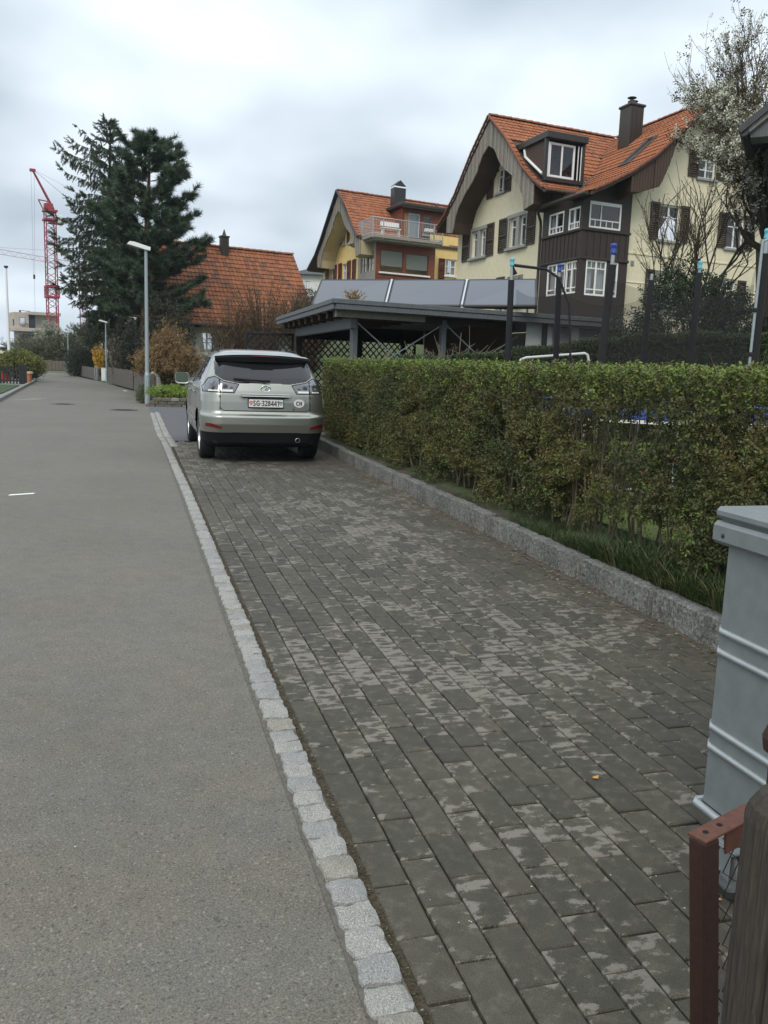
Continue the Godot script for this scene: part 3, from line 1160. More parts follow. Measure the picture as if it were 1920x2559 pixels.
	for i in 33:
		var u := -1.0 + 2.0 * i / 32.0
		var ax := absf(u)
		var x := u * 0.70
		var drop := 0.035 * pow(ax, 2.5)
		var zt := -0.60 - 0.07 * ax * ax
		var ring := [Vector3(x * 0.93, 1.592 - drop, zt - 0.12), Vector3(x, 1.575 - drop, zt + 0.19 - 0.05 * ax * ax), Vector3(x, 1.548 - drop, zt + 0.212 - 0.05 * ax * ax), Vector3(x * 0.99, 1.474 - drop * 0.4 + 0.02 * pow(ax, 5.0), zt + 0.185 - 0.05 * ax * ax), Vector3(x * 0.96, 1.49 - drop * 0.6, zt - 0.0)]
		if i > 0:
			for k in 4:
				sp.quado(prev[k], ring[k], ring[k + 1], prev[k + 1], Vector3(0, 1 if k < 1 else -0.4, 1))
		prev = ring
	var body_top := MB.new()
	var spoiler := part(car, "spoiler", sp.mesh(), M.black_plastic)
	for i in 32:
		var u0 := -1.0 + 2.0 * i / 32.0
		var u1 := -1.0 + 2.0 * (i + 1) / 32.0
		var f := func(u: float, k: int) -> Vector3:
			var ax := absf(u)
			var drop := 0.035 * pow(ax, 2.5)
			var zt := -0.60 - 0.07 * ax * ax
			return [Vector3(u * 0.65, 1.612 - drop, zt - 0.16), Vector3(u * 0.68, 1.600 - drop, zt + 0.10 - 0.05 * ax * ax), Vector3(u * 0.70, 1.580 - drop, zt + 0.20 - 0.05 * ax * ax), Vector3(u * 0.70, 1.562 - drop, zt + 0.208 - 0.05 * ax * ax)][k]
		for k in 2:
			body_top.quado(f.call(u0, k), f.call(u1, k), f.call(u1, k + 1), f.call(u0, k + 1), Vector3(0, 1, 0.5))
	part(spoiler, "spoiler_skin", body_top.mesh(), M.silver_paint)
	var mb := MB.new()
	mb.box(Vector3(0, 1.558, -0.385), Vector3(0.34, 0.014, 0.02), 0.003)
	part(spoiler, "stop_lamp", mb.mesh(), M.red_dark)
	# wiper
	mb = MB.new()
	mb.tube([Vector3(0.04, 1.205, -0.135), Vector3(-0.10, 1.212, -0.150), Vector3(-0.46, 1.232, -0.205)], 0.013, 0.007, 6)
	mb.box(Vector3(0.02, 1.205, -0.13), Vector3(0.09, 0.034, 0.03), 0.01)
	mb.box(Vector3(-0.22, 1.208, -0.16), Vector3(0.46, 0.016, 0.016), 0.003, Basis(Vector3.FORWARD, 0.055))
	part(car, "wiper", mb.mesh(), M.black_plastic)
	# chrome handle bar over the plate
	mb = MB.new()
	mb.box(Vector3(0, 1.006, -0.085), Vector3(0.72, 0.034, 0.05), 0.012)
	var bar := part(car, "handle_bar", mb.mesh(), M.silver_paint)
	mb = MB.new()
	mb.box(Vector3(0, 0.986, -0.078), Vector3(0.72, 0.014, 0.055), 0.005)
	part(bar, "chrome_strip", mb.mesh(), M.chrome)
	mb = MB.new()
	mb.box(Vector3(0, 0.975, -0.085), Vector3(0.66, 0.012, 0.04), 0.003)
	part(bar, "shadow_gap", mb.mesh(), M.black_plastic)
	# oval badge
	mb = MB.new()
	var el := []
	for i in 33:
		var a := TAU * i / 32.0
		el.append(Vector3(0.068 * cos(a), 1.098 + 0.046 * sin(a), -0.118))
	mb.tube(el, 0.0075, 0.0075, 6, false)
	mb.tube([Vector3(0.035, 1.125, -0.116), Vector3(-0.012, 1.085, -0.116), Vector3(0.04, 1.083, -0.116)], 0.007, 0.005, 5)
	part(car, "badge", mb.mesh(), M.chrome)
	# number plate
	mb = MB.new()
	mb.box(Vector3(0, 0.888, -0.085), Vector3(0.505, 0.117, 0.014), 0.004)
	var plate := part(car, "number_plate", mb.mesh(), M.plate_white)
	mb = MB.new()
	for q in [[0, 0.952, 0.52, 0.012], [0, 0.822, 0.52, 0.014]]:
		mb.box(Vector3(q[0], q[1], -0.082), Vector3(q[2], q[3], 0.02), 0.003)
	for sx in [-0.256, 0.256]:
		mb.box(Vector3(sx, 0.888, -0.082), Vector3(0.008, 0.12, 0.02), 0.002)
	part(plate, "plate_holder", mb.mesh(), M.black_plastic)
	var txt := TextMesh.new()
	var fnt := SystemFont.new()
	fnt.font_names = PackedStringArray(["Droid Sans"])
	fnt.font_weight = 700
	txt.font = fnt
	txt.text = "SG·328441"
	txt.font_size = 64
	txt.pixel_size = 0.0013
	txt.depth = 0.004
	var aabb := txt.get_aabb()
	part(plate, "lettering", txt, M.print_black, Transform3D(Basis.from_scale(Vector3(0.375 / aabb.size.x, 0.078 / aabb.size.y, 1)), Vector3(0.002 - aabb.get_center().x * 0.375 / aabb.size.x, 0.888 - aabb.get_center().y * 0.078 / aabb.size.y, -0.077)))
	for sx in [-1.0, 1.0]:
		mb = MB.new()
		var sh := PackedVector2Array([Vector2(-0.022, 0.024), Vector2(0.022, 0.024), Vector2(0.022, -0.004), Vector2(0.012, -0.022), Vector2(0, -0.028), Vector2(-0.012, -0.022), Vector2(-0.022, -0.004)])
		mb.prism(sh, 0.0, 0.003, Transform3D(Basis.IDENTITY, Vector3(sx * 0.218, 0.89, -0.0785)))
		var sd := part(plate, "shield", mb.mesh(), M.print_red if sx < 0 else M.print_green)
		mb = MB.new()
		if sx < 0:
			mb.box(Vector3(-0.218, 0.890, -0.0745), Vector3(0.024, 0.008, 0.002))
			mb.box(Vector3(-0.218, 0.8985, -0.0745), Vector3(0.008, 0.008, 0.002))
			mb.box(Vector3(-0.218, 0.8815, -0.0745), Vector3(0.008, 0.008, 0.002))
		else:
			for i in 3:
				mb.box(Vector3(0.208 + 0.01 * i, 0.886, -0.0745), Vector3(0.004, 0.034, 0.002))
		part(sd, "emblem", mb.mesh(), M.plate_white)
	# oval country sticker and raised lettering
	mb = MB.new()
	var ov := PackedVector2Array()
	for i in 32:
		ov.append(Vector2(0.083 * cos(TAU * i / 32.0), 0.060 * sin(TAU * i / 32.0)))
	mb.prism(ov, 0.0, 0.004, Transform3D(Basis(Vector3.UP, 0.17), Vector3(0.487, 0.895, -0.094)))
	var stick := part(car, "country_sticker", mb.mesh(), M.plate_white)
	for q in [["CH", Vector3(0.487, 0.895, -0.087), 0.088, 0.062, M.print_black, 0.17, stick], ["LEXUS", Vector3(-0.535, 0.81, -0.101), 0.20, 0.026, M.chrome, -0.13, car], ["RX 300", Vector3(0.49, 0.805, -0.100), 0.20, 0.026, M.chrome, 0.13, car]]:
		var tm := TextMesh.new()
		tm.font = fnt
		tm.text = q[0]
		tm.font_size = 64
		tm.pixel_size = 0.0013
		tm.depth = 0.004
		var ab := tm.get_aabb()
		var b := Basis(Vector3.UP, q[5]) * Basis.from_scale(Vector3(q[2] / ab.size.x, q[3] / ab.size.y, 1))
		part(q[6], "lettering", tm, q[4], Transform3D(b, q[1] - b * ab.get_center()))
	# red reflectors in the bumper corners
	for sx in [-1.0, 1.0]:
		mb = MB.new()
		var ring := []
		for i in 9:
			var x := 0.645 + 0.215 * i / 8.0
			var rx := 0.32
			var z := 0.0
			var w := 0.915
			if x > w - rx:
				var a := asin(clampf((x - (w - rx)) / rx, 0, 1))
				z = -0.055 * pow((w - rx) / w, 2.0) - 0.37 * (1.0 - cos(a))
			else:
				z = -0.055 * pow(x / w, 2.0)
			var k := i / 8.0
			ring.append([Vector3(sx * x, lerpf(0.518, 0.545, k), z - 0.003), Vector3(sx * x, lerpf(0.546, 0.590, minf(1.0, k * 1.5)), z + 0.006)])
		for i in 8:
			mb.quado(ring[i][0] + Vector3(0, 0, 0.008), ring[i + 1][0] + Vector3(0, 0, 0.008), ring[i + 1][1] + Vector3(0, 0, 0.004), ring[i][1] + Vector3(0, 0, 0.004), Vector3(0, 0, 1))
			mb.quado(ring[i][1] + Vector3(0, 0, 0.004), ring[i + 1][1] + Vector3(0, 0, 0.004), ring[i + 1][1] - Vector3(0, 0, 0.02), ring[i][1] - Vector3(0, 0, 0.02), Vector3(0, 1, 0))
			mb.quado(ring[i][0] + Vector3(0, 0, 0.008), ring[i + 1][0] + Vector3(0, 0, 0.008), ring[i + 1][0] - Vector3(0, 0, 0.02), ring[i][0] - Vector3(0, 0, 0.02), Vector3(0, -1, 0))
		part(car, "rear_reflector", mb.mesh(), M.red_reflector)
	# wheels
	for axle in [-0.96, -3.68]:
		for sx in [-1.0, 1.0]:
			var tt := Transform3D(Basis(Vector3.FORWARD, PI * 0.5 * sx), Vector3(sx * 0.785, 0.362, axle))
			mb = MB.new()
			mb.lathe([Vector2(0.235, -0.11), Vector2(0.325, -0.115), Vector2(0.352, -0.10), Vector2(0.362, -0.075), Vector2(0.362, -0.028), Vector2(0.354, -0.025), Vector2(0.354, -0.018), Vector2(0.362, -0.015), Vector2(0.362, 0.015), Vector2(0.354, 0.018), Vector2(0.354, 0.025), Vector2(0.362, 0.028), Vector2(0.362, 0.075), Vector2(0.352, 0.10), Vector2(0.325, 0.118), Vector2(0.245, 0.108), Vector2(0.235, 0.09)], 40, tt)
			var wheel := part(car, "wheel", mb.mesh(), M.black_rubber)
			mb = MB.new()
			mb.lathe([Vector2(0.236, 0.105), Vector2(0.225, 0.10), Vector2(0.215, 0.05), Vector2(0.212, -0.1)], 32, tt)
			for i in 5:
				var a := TAU * i / 5.0
				var bs := tt.basis * Basis(Vector3.UP, a)
				mb.box(tt.origin + bs * Vector3(0.125, 0.075, 0), Vector3(0.2, 0.028, 0.062), 0.01, bs)
			mb.lathe([Vector2(0.0, 0.092), Vector2(0.035, 0.09), Vector2(0.06, 0.075), Vector2(0.06, 0.03)], 20, tt)
			part(wheel, "rim", mb.mesh(), M.alloy)
			mb = MB.new()
			mb.lathe([Vector2(0.0, 0.02), Vector2(0.21, 0.02)], 24, tt)
			part(wheel, "brake_disc", mb.mesh(), M.dark_metal)
	# dark underside, wheel housings, axle, silencer and exhaust
	mb = MB.new()
	mb.box(Vector3(0, 0.34, -2.3), Vector3(1.5, 0.16, 4.3), 0.04)
	mb.box(Vector3(0, 0.33, -0.96), Vector3(1.35, 0.10, 0.14), 0.03)
	mb.box(Vector3(0.2, 0.33, -0.42), Vector3(0.55, 0.14, 0.28), 0.06)
	for axle in [-0.96, -3.68]:
		mb.box(Vector3(0, 0.58, axle), Vector3(1.3, 0.5, 0.86), 0.1)
	part(car, "underside", mb.mesh(), M.black_plastic)
	mb = MB.new()
	mb.lathe([Vector2(0.026, -0.12), Vector2(0.034, -0.12), Vector2(0.037, 0.075), Vector2(0.031, 0.08), Vector2(0.029, 0.07), Vector2(0.026, -0.12)], 20, Transform3D(Basis(Vector3.RIGHT, PI * 0.5), Vector3(0.475, 0.352, -0.155)))
	part(car, "exhaust_pipe", mb.mesh(), M.alloy)
	# door mirrors
	for sx in [-1.0, 1.0]:
		var t := Transform3D(Basis(Vector3.UP, sx * 0.15), Vector3(sx * 1.035, 1.155, -3.02))
		mb = MB.new()
		mb.xf = t
		var pf := []
		for i in 25:
			var a := TAU * i / 24.0
			pf.append(Vector2(signf(cos(a)) * pow(absf(cos(a)), 0.55) * 0.125, signf(sin(a)) * pow(absf(sin(a)), 0.55) * 0.095))
		var ringz := [[0.0, 1.0], [-0.02, 1.03], [-0.08, 0.9], [-0.13, 0.6], [-0.145, 0.0]]
		for k in 4:
			for i in 24:
				var A: Vector2 = pf[i] * ringz[k][1]
				var B: Vector2 = pf[i + 1] * ringz[k][1]
				var C: Vector2 = pf[i + 1] * ringz[k + 1][1]
				var D: Vector2 = pf[i] * ringz[k + 1][1]
				mb.quado(Vector3(A.x, A.y, ringz[k][0]), Vector3(B.x, B.y, ringz[k][0]), Vector3(C.x, C.y, ringz[k + 1][0]), Vector3(D.x, D.y, ringz[k + 1][0]), Vector3(A.x, A.y, -0.02))
		for i in 24:
			mb.quado(Vector3(pf[i].x, pf[i].y, 0), Vector3(pf[i + 1].x, pf[i + 1].y, 0), Vector3(pf[i + 1].x * 0.88, pf[i + 1].y * 0.86, -0.008), Vector3(pf[i].x * 0.88, pf[i].y * 0.86, -0.008), Vector3(0, 0, 1))
		mb.box(Vector3(-sx * 0.13, -0.075, -0.06), Vector3(0.14, 0.05, 0.08), 0.015)
		var mir := part(car, "door_mirror", mb.mesh(), M.silver_paint)
		mb = MB.new()
		mb.xf = t
		for i in 24:
			mb.trio(Vector3(0, 0, -0.008), Vector3(pf[i].x * 0.885, pf[i].y * 0.865, -0.008), Vector3(pf[i + 1].x * 0.885, pf[i + 1].y * 0.865, -0.008), Vector3(0, 0, 1))
		part(mir, "mirror_glass", mb.mesh(), M.mirror_glass)
	# roof rails, side strips, door handles, aerial fin
	mb = MB.new()
	for sx in [-1.0, 1.0]:
		mb.tube([Vector3(sx * 0.60, 1.60, -0.95), Vector3(sx * 0.595, 1.645, -1.1), Vector3(sx * 0.585, 1.66, -1.8), Vector3(sx * 0.595, 1.63, -2.25)], 0.014, 0.014, 6)
	part(car, "roof_rail", mb.mesh(), M.black_plastic)
	for sx in [-1.0, 1.0]:
		for z in [-1.62, -2.62]:
			mb = MB.new()
			mb.box(Vector3(sx * 0.925, 0.98, z), Vector3(0.03, 0.03, 0.2), 0.01)
			part(car, "door_handle", mb.mesh(), M.silver_paint)
		mb = MB.new()
		mb.box(Vector3(sx * 0.925, 0.55, -2.4), Vector3(0.02, 0.05, 1.9), 0.008)
		part(car, "side_strip", mb.mesh(), M.silver_paint)


# ---------- houses ----------
# local frame of a house: x along the front that faces the street's near end (b), y up, z = -a, where a runs back along the other front
func house_frame(k: Vector3, deg_a: float, deg_b: float) -> Transform3D:
	var a := deg_to_rad(deg_a)
	var b := deg_to_rad(deg_b)
	var da := -Vector3(cos(a), 0, sin(a))
	var db := -Vector3(cos(b), 0, sin(b))
	return Transform3D(Basis(db, Vector3.UP, -da), k)


func box_gap(c: Vector2, s: Vector2) -> Rect2:
	return Rect2(c - s * 0.5, s)


# a wall face: outline polygon in (u, h) with rectangular openings and reveals; U is the direction of u, N points outwards
func wall_face(mb: MB, outline: PackedVector2Array, holes: Array, o: Vector3, U: Vector3, N: Vector3, deep := 0.2) -> void:
	var P := func(p: Vector2, d := 0.0) -> Vector3: return o + U * p.x + Vector3.UP * p.y - N * d
	var lo := outline[0]
	var hi := outline[0]
	for p in outline:
		lo = Vector2(minf(lo.x, p.x), minf(lo.y, p.y))
		hi = Vector2(maxf(hi.x, p.x), maxf(hi.y, p.y))
	var us := [lo.x, hi.x]
	var vs := [lo.y, hi.y]
	for r in holes:
		us.append(r.position.x); us.append(r.end.x); vs.append(r.position.y); vs.append(r.end.y)
	us.sort()
	vs.sort()
	for i in us.size() - 1:
		for j in vs.size() - 1:
			if us[i + 1] - us[i] < 1e-4 or vs[j + 1] - vs[j] < 1e-4:
				continue
			var c := Vector2((us[i] + us[i + 1]) * 0.5, (vs[j] + vs[j + 1]) * 0.5)
			var inside := false
			for r in holes:
				if r.has_point(c):
					inside = true
			if inside:
				continue
			var cell := PackedVector2Array([Vector2(us[i], vs[j]), Vector2(us[i + 1], vs[j]), Vector2(us[i + 1], vs[j + 1]), Vector2(us[i], vs[j + 1])])
			for poly in Geometry2D.intersect_polygons(cell, outline):
				var ix := Geometry2D.triangulate_polygon(poly)
				for k in range(0, ix.size(), 3):
					mb.trio(P.call(poly[ix[k]]), P.call(poly[ix[k + 1]]), P.call(poly[ix[k + 2]]), N)
	for r in holes:
		var a: Vector2 = r.position
		var b := Vector2(r.end.x, r.position.y)
		var c: Vector2 = r.end
		var d := Vector2(r.position.x, r.end.y)
		for e in [[a, b, Vector3.UP], [b, c, -U], [c, d, Vector3.DOWN], [d, a, U]]:
			mb.quado(P.call(e[0]), P.call(e[1]), P.call(e[1], deep), P.call(e[0], deep), e[2])


# a casement window set into an opening: white frame with bars, panes, dark room or curtain behind, stone sill
func window_at(h: Node3D, X: Transform3D, r: Rect2, o: Vector3, U: Vector3, N: Vector3, st := {}) -> void:
	var t := Transform3D(Basis(U, Vector3.UP, N), o + U * (r.position.x + r.size.x * 0.5) + Vector3.UP * (r.position.y + r.size.y * 0.5) - N * float(st.get("set", 0.13)))
	var W := r.size.x
	var Hh := r.size.y
	var fw: float = st.get("frame", 0.07)
	var mb := MB.new()
	mb.xf = X * t
	for s in [-1.0, 1.0]:
		mb.box(Vector3(s * (W - fw) * 0.5, 0, 0), Vector3(fw, Hh, 0.07), 0.01)
		mb.box(Vector3(0, s * (Hh - fw) * 0.5, 0.002), Vector3(W - fw * 2, fw, 0.066), 0.01)
	var bars: Array = st.get("v", [0.5])
	for b in bars:
		mb.box(Vector3((b - 0.5) * (W - fw), 0, 0.004), Vector3(0.075 if b == 0.5 else 0.035, Hh - fw * 2, 0.06), 0.008)
	for b in st.get("h", [0.7]):
		mb.box(Vector3(0, (b - 0.5) * (Hh - fw), 0.001), Vector3(W - fw * 2, 0.045, 0.05), 0.006)
	for q in st.get("extra", []):
		mb.box(Vector3((q[0] - 0.5) * (W - fw), (q[1] - 0.5) * (Hh - fw), 0.003), Vector3(q[2] * W, q[3] * Hh, 0.05), 0.004)
	var win := part(h, "window", mb.mesh(), st.get("mat", M.white_paint))
	mb = MB.new()
	mb.xf = X * t
	var xs := [0.0]
	for b in bars:
		xs.append(b)
	xs.append(1.0)
	for i in xs.size() - 1:
		mb = MB.new()
		mb.xf = X * t
		var x0: float = (xs[i] - 0.5) * (W - fw)
		var x1: float = (xs[i + 1] - 0.5) * (W - fw)
		mb.quad(Vector3(x0, -Hh / 2 + fw * 0.5, -0.01), Vector3(x1, -Hh / 2 + fw * 0.5, -0.01), Vector3(x1, Hh / 2 - fw * 0.5, -0.01), Vector3(x0, Hh / 2 - fw * 0.5, -0.01))
		part(win, "pane", mb.mesh(), M.window_glass)
	var cur: float = st.get("curtain", 0.0)
	if cur > 0.0:
		for s in [-1.0, 1.0]:
			mb = MB.new()
			mb.xf = X * t
			var n := 8
			for i in n:
				var x0: float = s * (W * 0.5 - W * 0.5 * cur * i / n)
				var x1: float = s * (W * 0.5 - W * 0.5 * cur * (i + 1) / n)
				var z0 := -0.12 + 0.02 * (i % 2)
				var z1 := -0.12 + 0.02 * ((i + 1) % 2)
				mb.quado(Vector3(x0, -Hh / 2, z0), Vector3(x1, -Hh / 2, z1), Vector3(x1, Hh / 2, z1), Vector3(x0, Hh / 2, z0), Vector3(0, 0, 1))
			part(win, "curtain", mb.mesh(), M.curtain)
	if st.get("sill", true):
		mb = MB.new()
		mb.xf = X * t
		mb.box(Vector3(0, -Hh / 2 - 0.05, 0.16), Vector3(W + 0.22, 0.10, 0.16), 0.012)
		part(win, "sill", mb.mesh(), st.get("sillmat", M.grey_stone))


func shutter_mesh(w: float, h: float) -> ArrayMesh:
	var mb := MB.new()
	for s in [-1.0, 1.0]:
		mb.box(Vector3(s * (w - 0.07) / 2, 0, 0), Vector3(0.07, h, 0.045), 0.006)
	for y in [-0.5, 0.0, 0.5]:
		mb.box(Vector3(0, y * (h - 0.09), 0.0), Vector3(w - 0.14, 0.09, 0.04), 0.005)
	var n := int(h / 0.075)
	for i in n:
		mb.box(Vector3(0, -h / 2 + h * (i + 0.5) / n, 0), Vector3(w - 0.13, 0.062, 0.012), 0.0, Basis(Vector3.RIGHT, 0.6))
	return mb.mesh()


func shutters(h: Node3D, X: Transform3D, spots: Array, o: Vector3, U: Vector3, N: Vector3, m: Material) -> void:
	for q in spots:
		var t := X * Transform3D(Basis(U, Vector3.UP, N), o + U * q[0] + Vector3.UP * q[1] + N * 0.04)
		part(h, "shutter", shutter_mesh(q[2], q[3]), m, t)


const ROOF := [[0.0, 12.22], [1.7, 11.02], [3.5, 9.46], [4.6, 8.75], [5.7, 8.2], [6.5, 7.85]]


func roof_y(off: float) -> float:
	return lerp_table(ROOF, off, 1)


func roof_tile() -> ArrayMesh:
	# interlocking clay tile: raised side roll, shallow pan, thick lower edge; lies along z (down slope +z)
	var mb := MB.new()
	var w := 0.205
	var sec := [Vector2(-0.5, 0.016), Vector2(-0.38, 0.034), Vector2(-0.24, 0.012), Vector2(0.0, 0.008), Vector2(0.28, 0.012), Vector2(0.42, 0.030), Vector2(0.5, 0.018)]
	for i in sec.size() - 1:
		var a: Vector2 = sec[i]
		var b: Vector2 = sec[i + 1]
		var p := [Vector3(a.x * w, a.y + 0.034, 0.19), Vector3(b.x * w, b.y + 0.034, 0.19), Vector3(b.x * w, b.y - 0.004, -0.19), Vector3(a.x * w, a.y - 0.004, -0.19)]
		mb.quado(p[0], p[1], p[2], p[3], Vector3.UP)
		mb.quado(p[0], p[1], Vector3(b.x * w, -0.004, 0.186), Vector3(a.x * w, -0.004, 0.186), Vector3(0, 0, 1))
	return mb.mesh()


func tile_cols(n: int) -> Array:
	var out := []
	for i in n:
		var k := rng.randf()
		var c := Color(0.50, 0.175, 0.062).lerp(Color(0.38, 0.12, 0.045), rng.randf())
		if k < 0.12:
			c = c.lerp(Color(0.17, 0.075, 0.045), 0.6)
		elif k > 0.93:
			c = c.lerp(Color(0.42, 0.17, 0.08), 0.6)
		out.append(c)
	return out


# tiles on one slope: origin at a ridge point, R along the ridge, S horizontal away from the ridge; keep(u, off) says whether a tile is there
func tile_slope(X: Transform3D, o: Vector3, R: Vector3, S: Vector3, len: float, first: float, last: float, keep: Callable, prof := ROOF, h0 := 0.0) -> Array:
	var out := []
	var off := first
	while off < last:
		var y0 := lerp_table(prof, off, 1)
		var y1 := lerp_table(prof, off + 0.2, 1)
		var sl := Vector2(0.2, y1 - y0).normalized()
		var n := int(len / 0.205)
		for i in n:
			var u := (i + 0.5) * len / n
			if not keep.call(u, off):
				continue
			var d := X.basis * (S * sl.x + Vector3.UP * sl.y)
			var r := (X.basis * R).normalized()
			var up := d.normalized().cross(r).normalized()
			if up.y < 0:
				up = -up
			var rr := up.cross(d.normalized())
			var b := Basis(rr, up, d.normalized()) * Basis(Vector3.UP, rng.randf_range(-0.012, 0.012))
			out.append(Transform3D(b, X * (o + R * u + S * off + Vector3.UP * (y0 + h0)) + up * rng.randf_range(0.012, 0.02)))
		off += 0.33 * sl.x
	return out


func gable_board(mb: MB, top: Callable, arch: Array, hw: float, z0: float, z1: float, bw: float) -> void:
	# vertical boards between the roof line and the arched lower edge; x is the offset from the ridge
	var x := -hw
	while x < hw - 0.01:
		var x1 := minf(x + bw, hw)
		var g := 0.03 * fmod(absf(x * 37.7), 1.0)
		mb.col = Color.WHITE * (0.55 + 0.45 * fmod(absf(x * 91.3), 1.0))
		var lo := func(u: float) -> float: return lerp_table(arch, absf(u), 1)
		var ed := 0.009
		mb.prism(PackedVector2Array([Vector2(x + ed, lo.call(x)), Vector2(x1 - ed, lo.call(x1)), Vector2(x1 - ed, top.call(absf(x1)) - 0.16), Vector2(x + ed, top.call(absf(x)) - 0.16)]), z0 + g, z1 + g)
		x = x1


const ARCH_B := [[0.0, 12.0], [2.3, 10.45], [2.7, 9.3], [3.1, 8.45], [4.0, 8.15], [4.6, 8.1]]
const ARCH := [[0.0, 11.05], [0.6, 10.75], [1.2, 10.1], [1.7, 9.75], [2.6, 9.28], [3.2, 8.85], [3.55, 8.3], [3.65, 7.8], [4.5, 7.92]]


# one gable end with its overhang: boards, arched soffit, roof edge. g turns (offset from ridge, height, out) into the house frame
func gable_end(h: Node3D, X: Transform3D, g: Transform3D, boards: Material, soffit: Material, over: float, foot: float, arch := ARCH) -> void:
	var mb := MB.new()
	mb.xf = X * g
	gable_board(mb, func(u: float) -> float: return roof_y(u), arch, foot, over - 0.05, over, 0.135)
	part(h, "gable_boards", mb.mesh(), boards)
	mb = MB.new()
	mb.xf = X * g
	for s in [-1.0, 1.0]:
		for i in arch.size() - 1:
			mb.quado(Vector3(s * arch[i][0], arch[i][1], over - 0.04), Vector3(s * arch[i + 1][0], arch[i + 1][1], over - 0.04), Vector3(s * arch[i + 1][0], arch[i + 1][1], -0.05), Vector3(s * arch[i][0], arch[i][1], -0.05), Vector3(0, -1, 0))
		mb.quado(Vector3(s * 4.5, 7.92, over - 0.04), Vector3(s * 4.5, 7.92, -0.05), Vector3(s * 4.5, roof_y(4.5) - 0.1, -0.05), Vector3(s * 4.5, roof_y(4.5) - 0.1, over - 0.04), Vector3(s, 0, 0))
	part(h, "gable_soffit", mb.mesh(), soffit)


func roof_sheet(mb: MB, o: Vector3, R: Vector3, S: Vector3, u0: Callable, u1: Callable, last: float, thick := 0.12) -> void:
	var offs := []
	for q in ROOF:
		if q[0] < last:
			offs.append(q[0])
	offs.append(last)
	for i in offs.size() - 1:
		var a: float = offs[i]
		var b: float = offs[i + 1]
		var P := func(u: float, off: float, d: float) -> Vector3: return o + R * u + S * off + Vector3.UP * (roof_y(off) - d)
		var q := [P.call(u0.call(a), a, 0.0), P.call(u1.call(a), a, 0.0), P.call(u1.call(b), b, 0.0), P.call(u0.call(b), b, 0.0)]
		var r := [P.call(u0.call(a), a, thick), P.call(u1.call(a), a, thick), P.call(u1.call(b), b, thick), P.call(u0.call(b), b, thick)]
		mb.quado(q[0], q[1], q[2], q[3], Vector3.UP)
		mb.quado(r[0], r[1], r[2], r[3], Vector3.DOWN)
		mb.quado(q[0], q[3], r[3], r[0], -R)
		mb.quado(q[1], q[2], r[2], r[1], R)
		if i == offs.size() - 2:
			mb.quado(q[2], q[3], r[3], r[2], S)


func ridge_tiles(h: Node3D, X: Transform3D, a: Vector3, b: Vector3, nm := "ridge_tile", step := 0.36) -> void:
	var A := X * a
	var B := X * b
	var n := int(A.distance_to(B) / step)
	var mb := MB.new()
	mb.col = Color(0.38, 0.135, 0.055)
	var seg := 8
	for i in seg:
		var p := PI * i / seg
		var q := PI * (i + 1) / seg
		var f := func(t: float, r: float, z: float) -> Vector3: return Vector3(cos(t) * r, sin(t) * r * 0.8 - 0.03, z)
		mb.quado(f.call(p, 0.135, 0.2), f.call(q, 0.135, 0.2), f.call(q, 0.105, -0.2), f.call(p, 0.105, -0.2), f.call((p + q) / 2, 1.0, 0))
		mb.quado(f.call(p, 0.135, 0.2), f.call(q, 0.135, 0.2), f.call(q, 0.1, 0.2), f.call(p, 0.1, 0.2), Vector3(0, 0, 1))
	var me := mb.mesh()
	var d := (B - A).normalized()
	var s := Vector3.UP.cross(d).normalized()
	for i in n:
		part(h, nm, me, M.clay_tile, Transform3D(Basis(s, d.cross(s), d), A.lerp(B, (i + 0.5) / n) + Vector3.UP * rng.randf_range(0.015, 0.03)))


func lay_tiles(h: Node3D, xs: Array, eye: Vector3, singles: int) -> void:
	var me := roof_tile()
	var cols := tile_cols(xs.size())
	var order := range(xs.size())
	order.sort_custom(func(a, b): return (xs[a] as Transform3D).origin.distance_squared_to(eye) < (xs[b] as Transform3D).origin.distance_squared_to(eye))
	var tones := []
	for k in 6:
		var a := me.surface_get_arrays(0)
		var c := PackedColorArray()
		c.resize((a[Mesh.ARRAY_VERTEX] as PackedVector3Array).size())
		c.fill(cols[k * 7 % cols.size()])
		a[Mesh.ARRAY_COLOR] = c
		var am := ArrayMesh.new()
		am.add_surface_from_arrays(Mesh.PRIMITIVE_TRIANGLES, a)
		tones.append(am)
	var rx := []
	var rc := []
	for i in order.size():
		if i < singles:
			part(h, "tile", tones[rng.randi() % 6], M.clay_tile, xs[order[i]])
		else:
			rx.append(xs[order[i]])
			rc.append(cols[order[i]])
	scatter(h, "tile_courses", me, M.clay_tile, rx, rc)


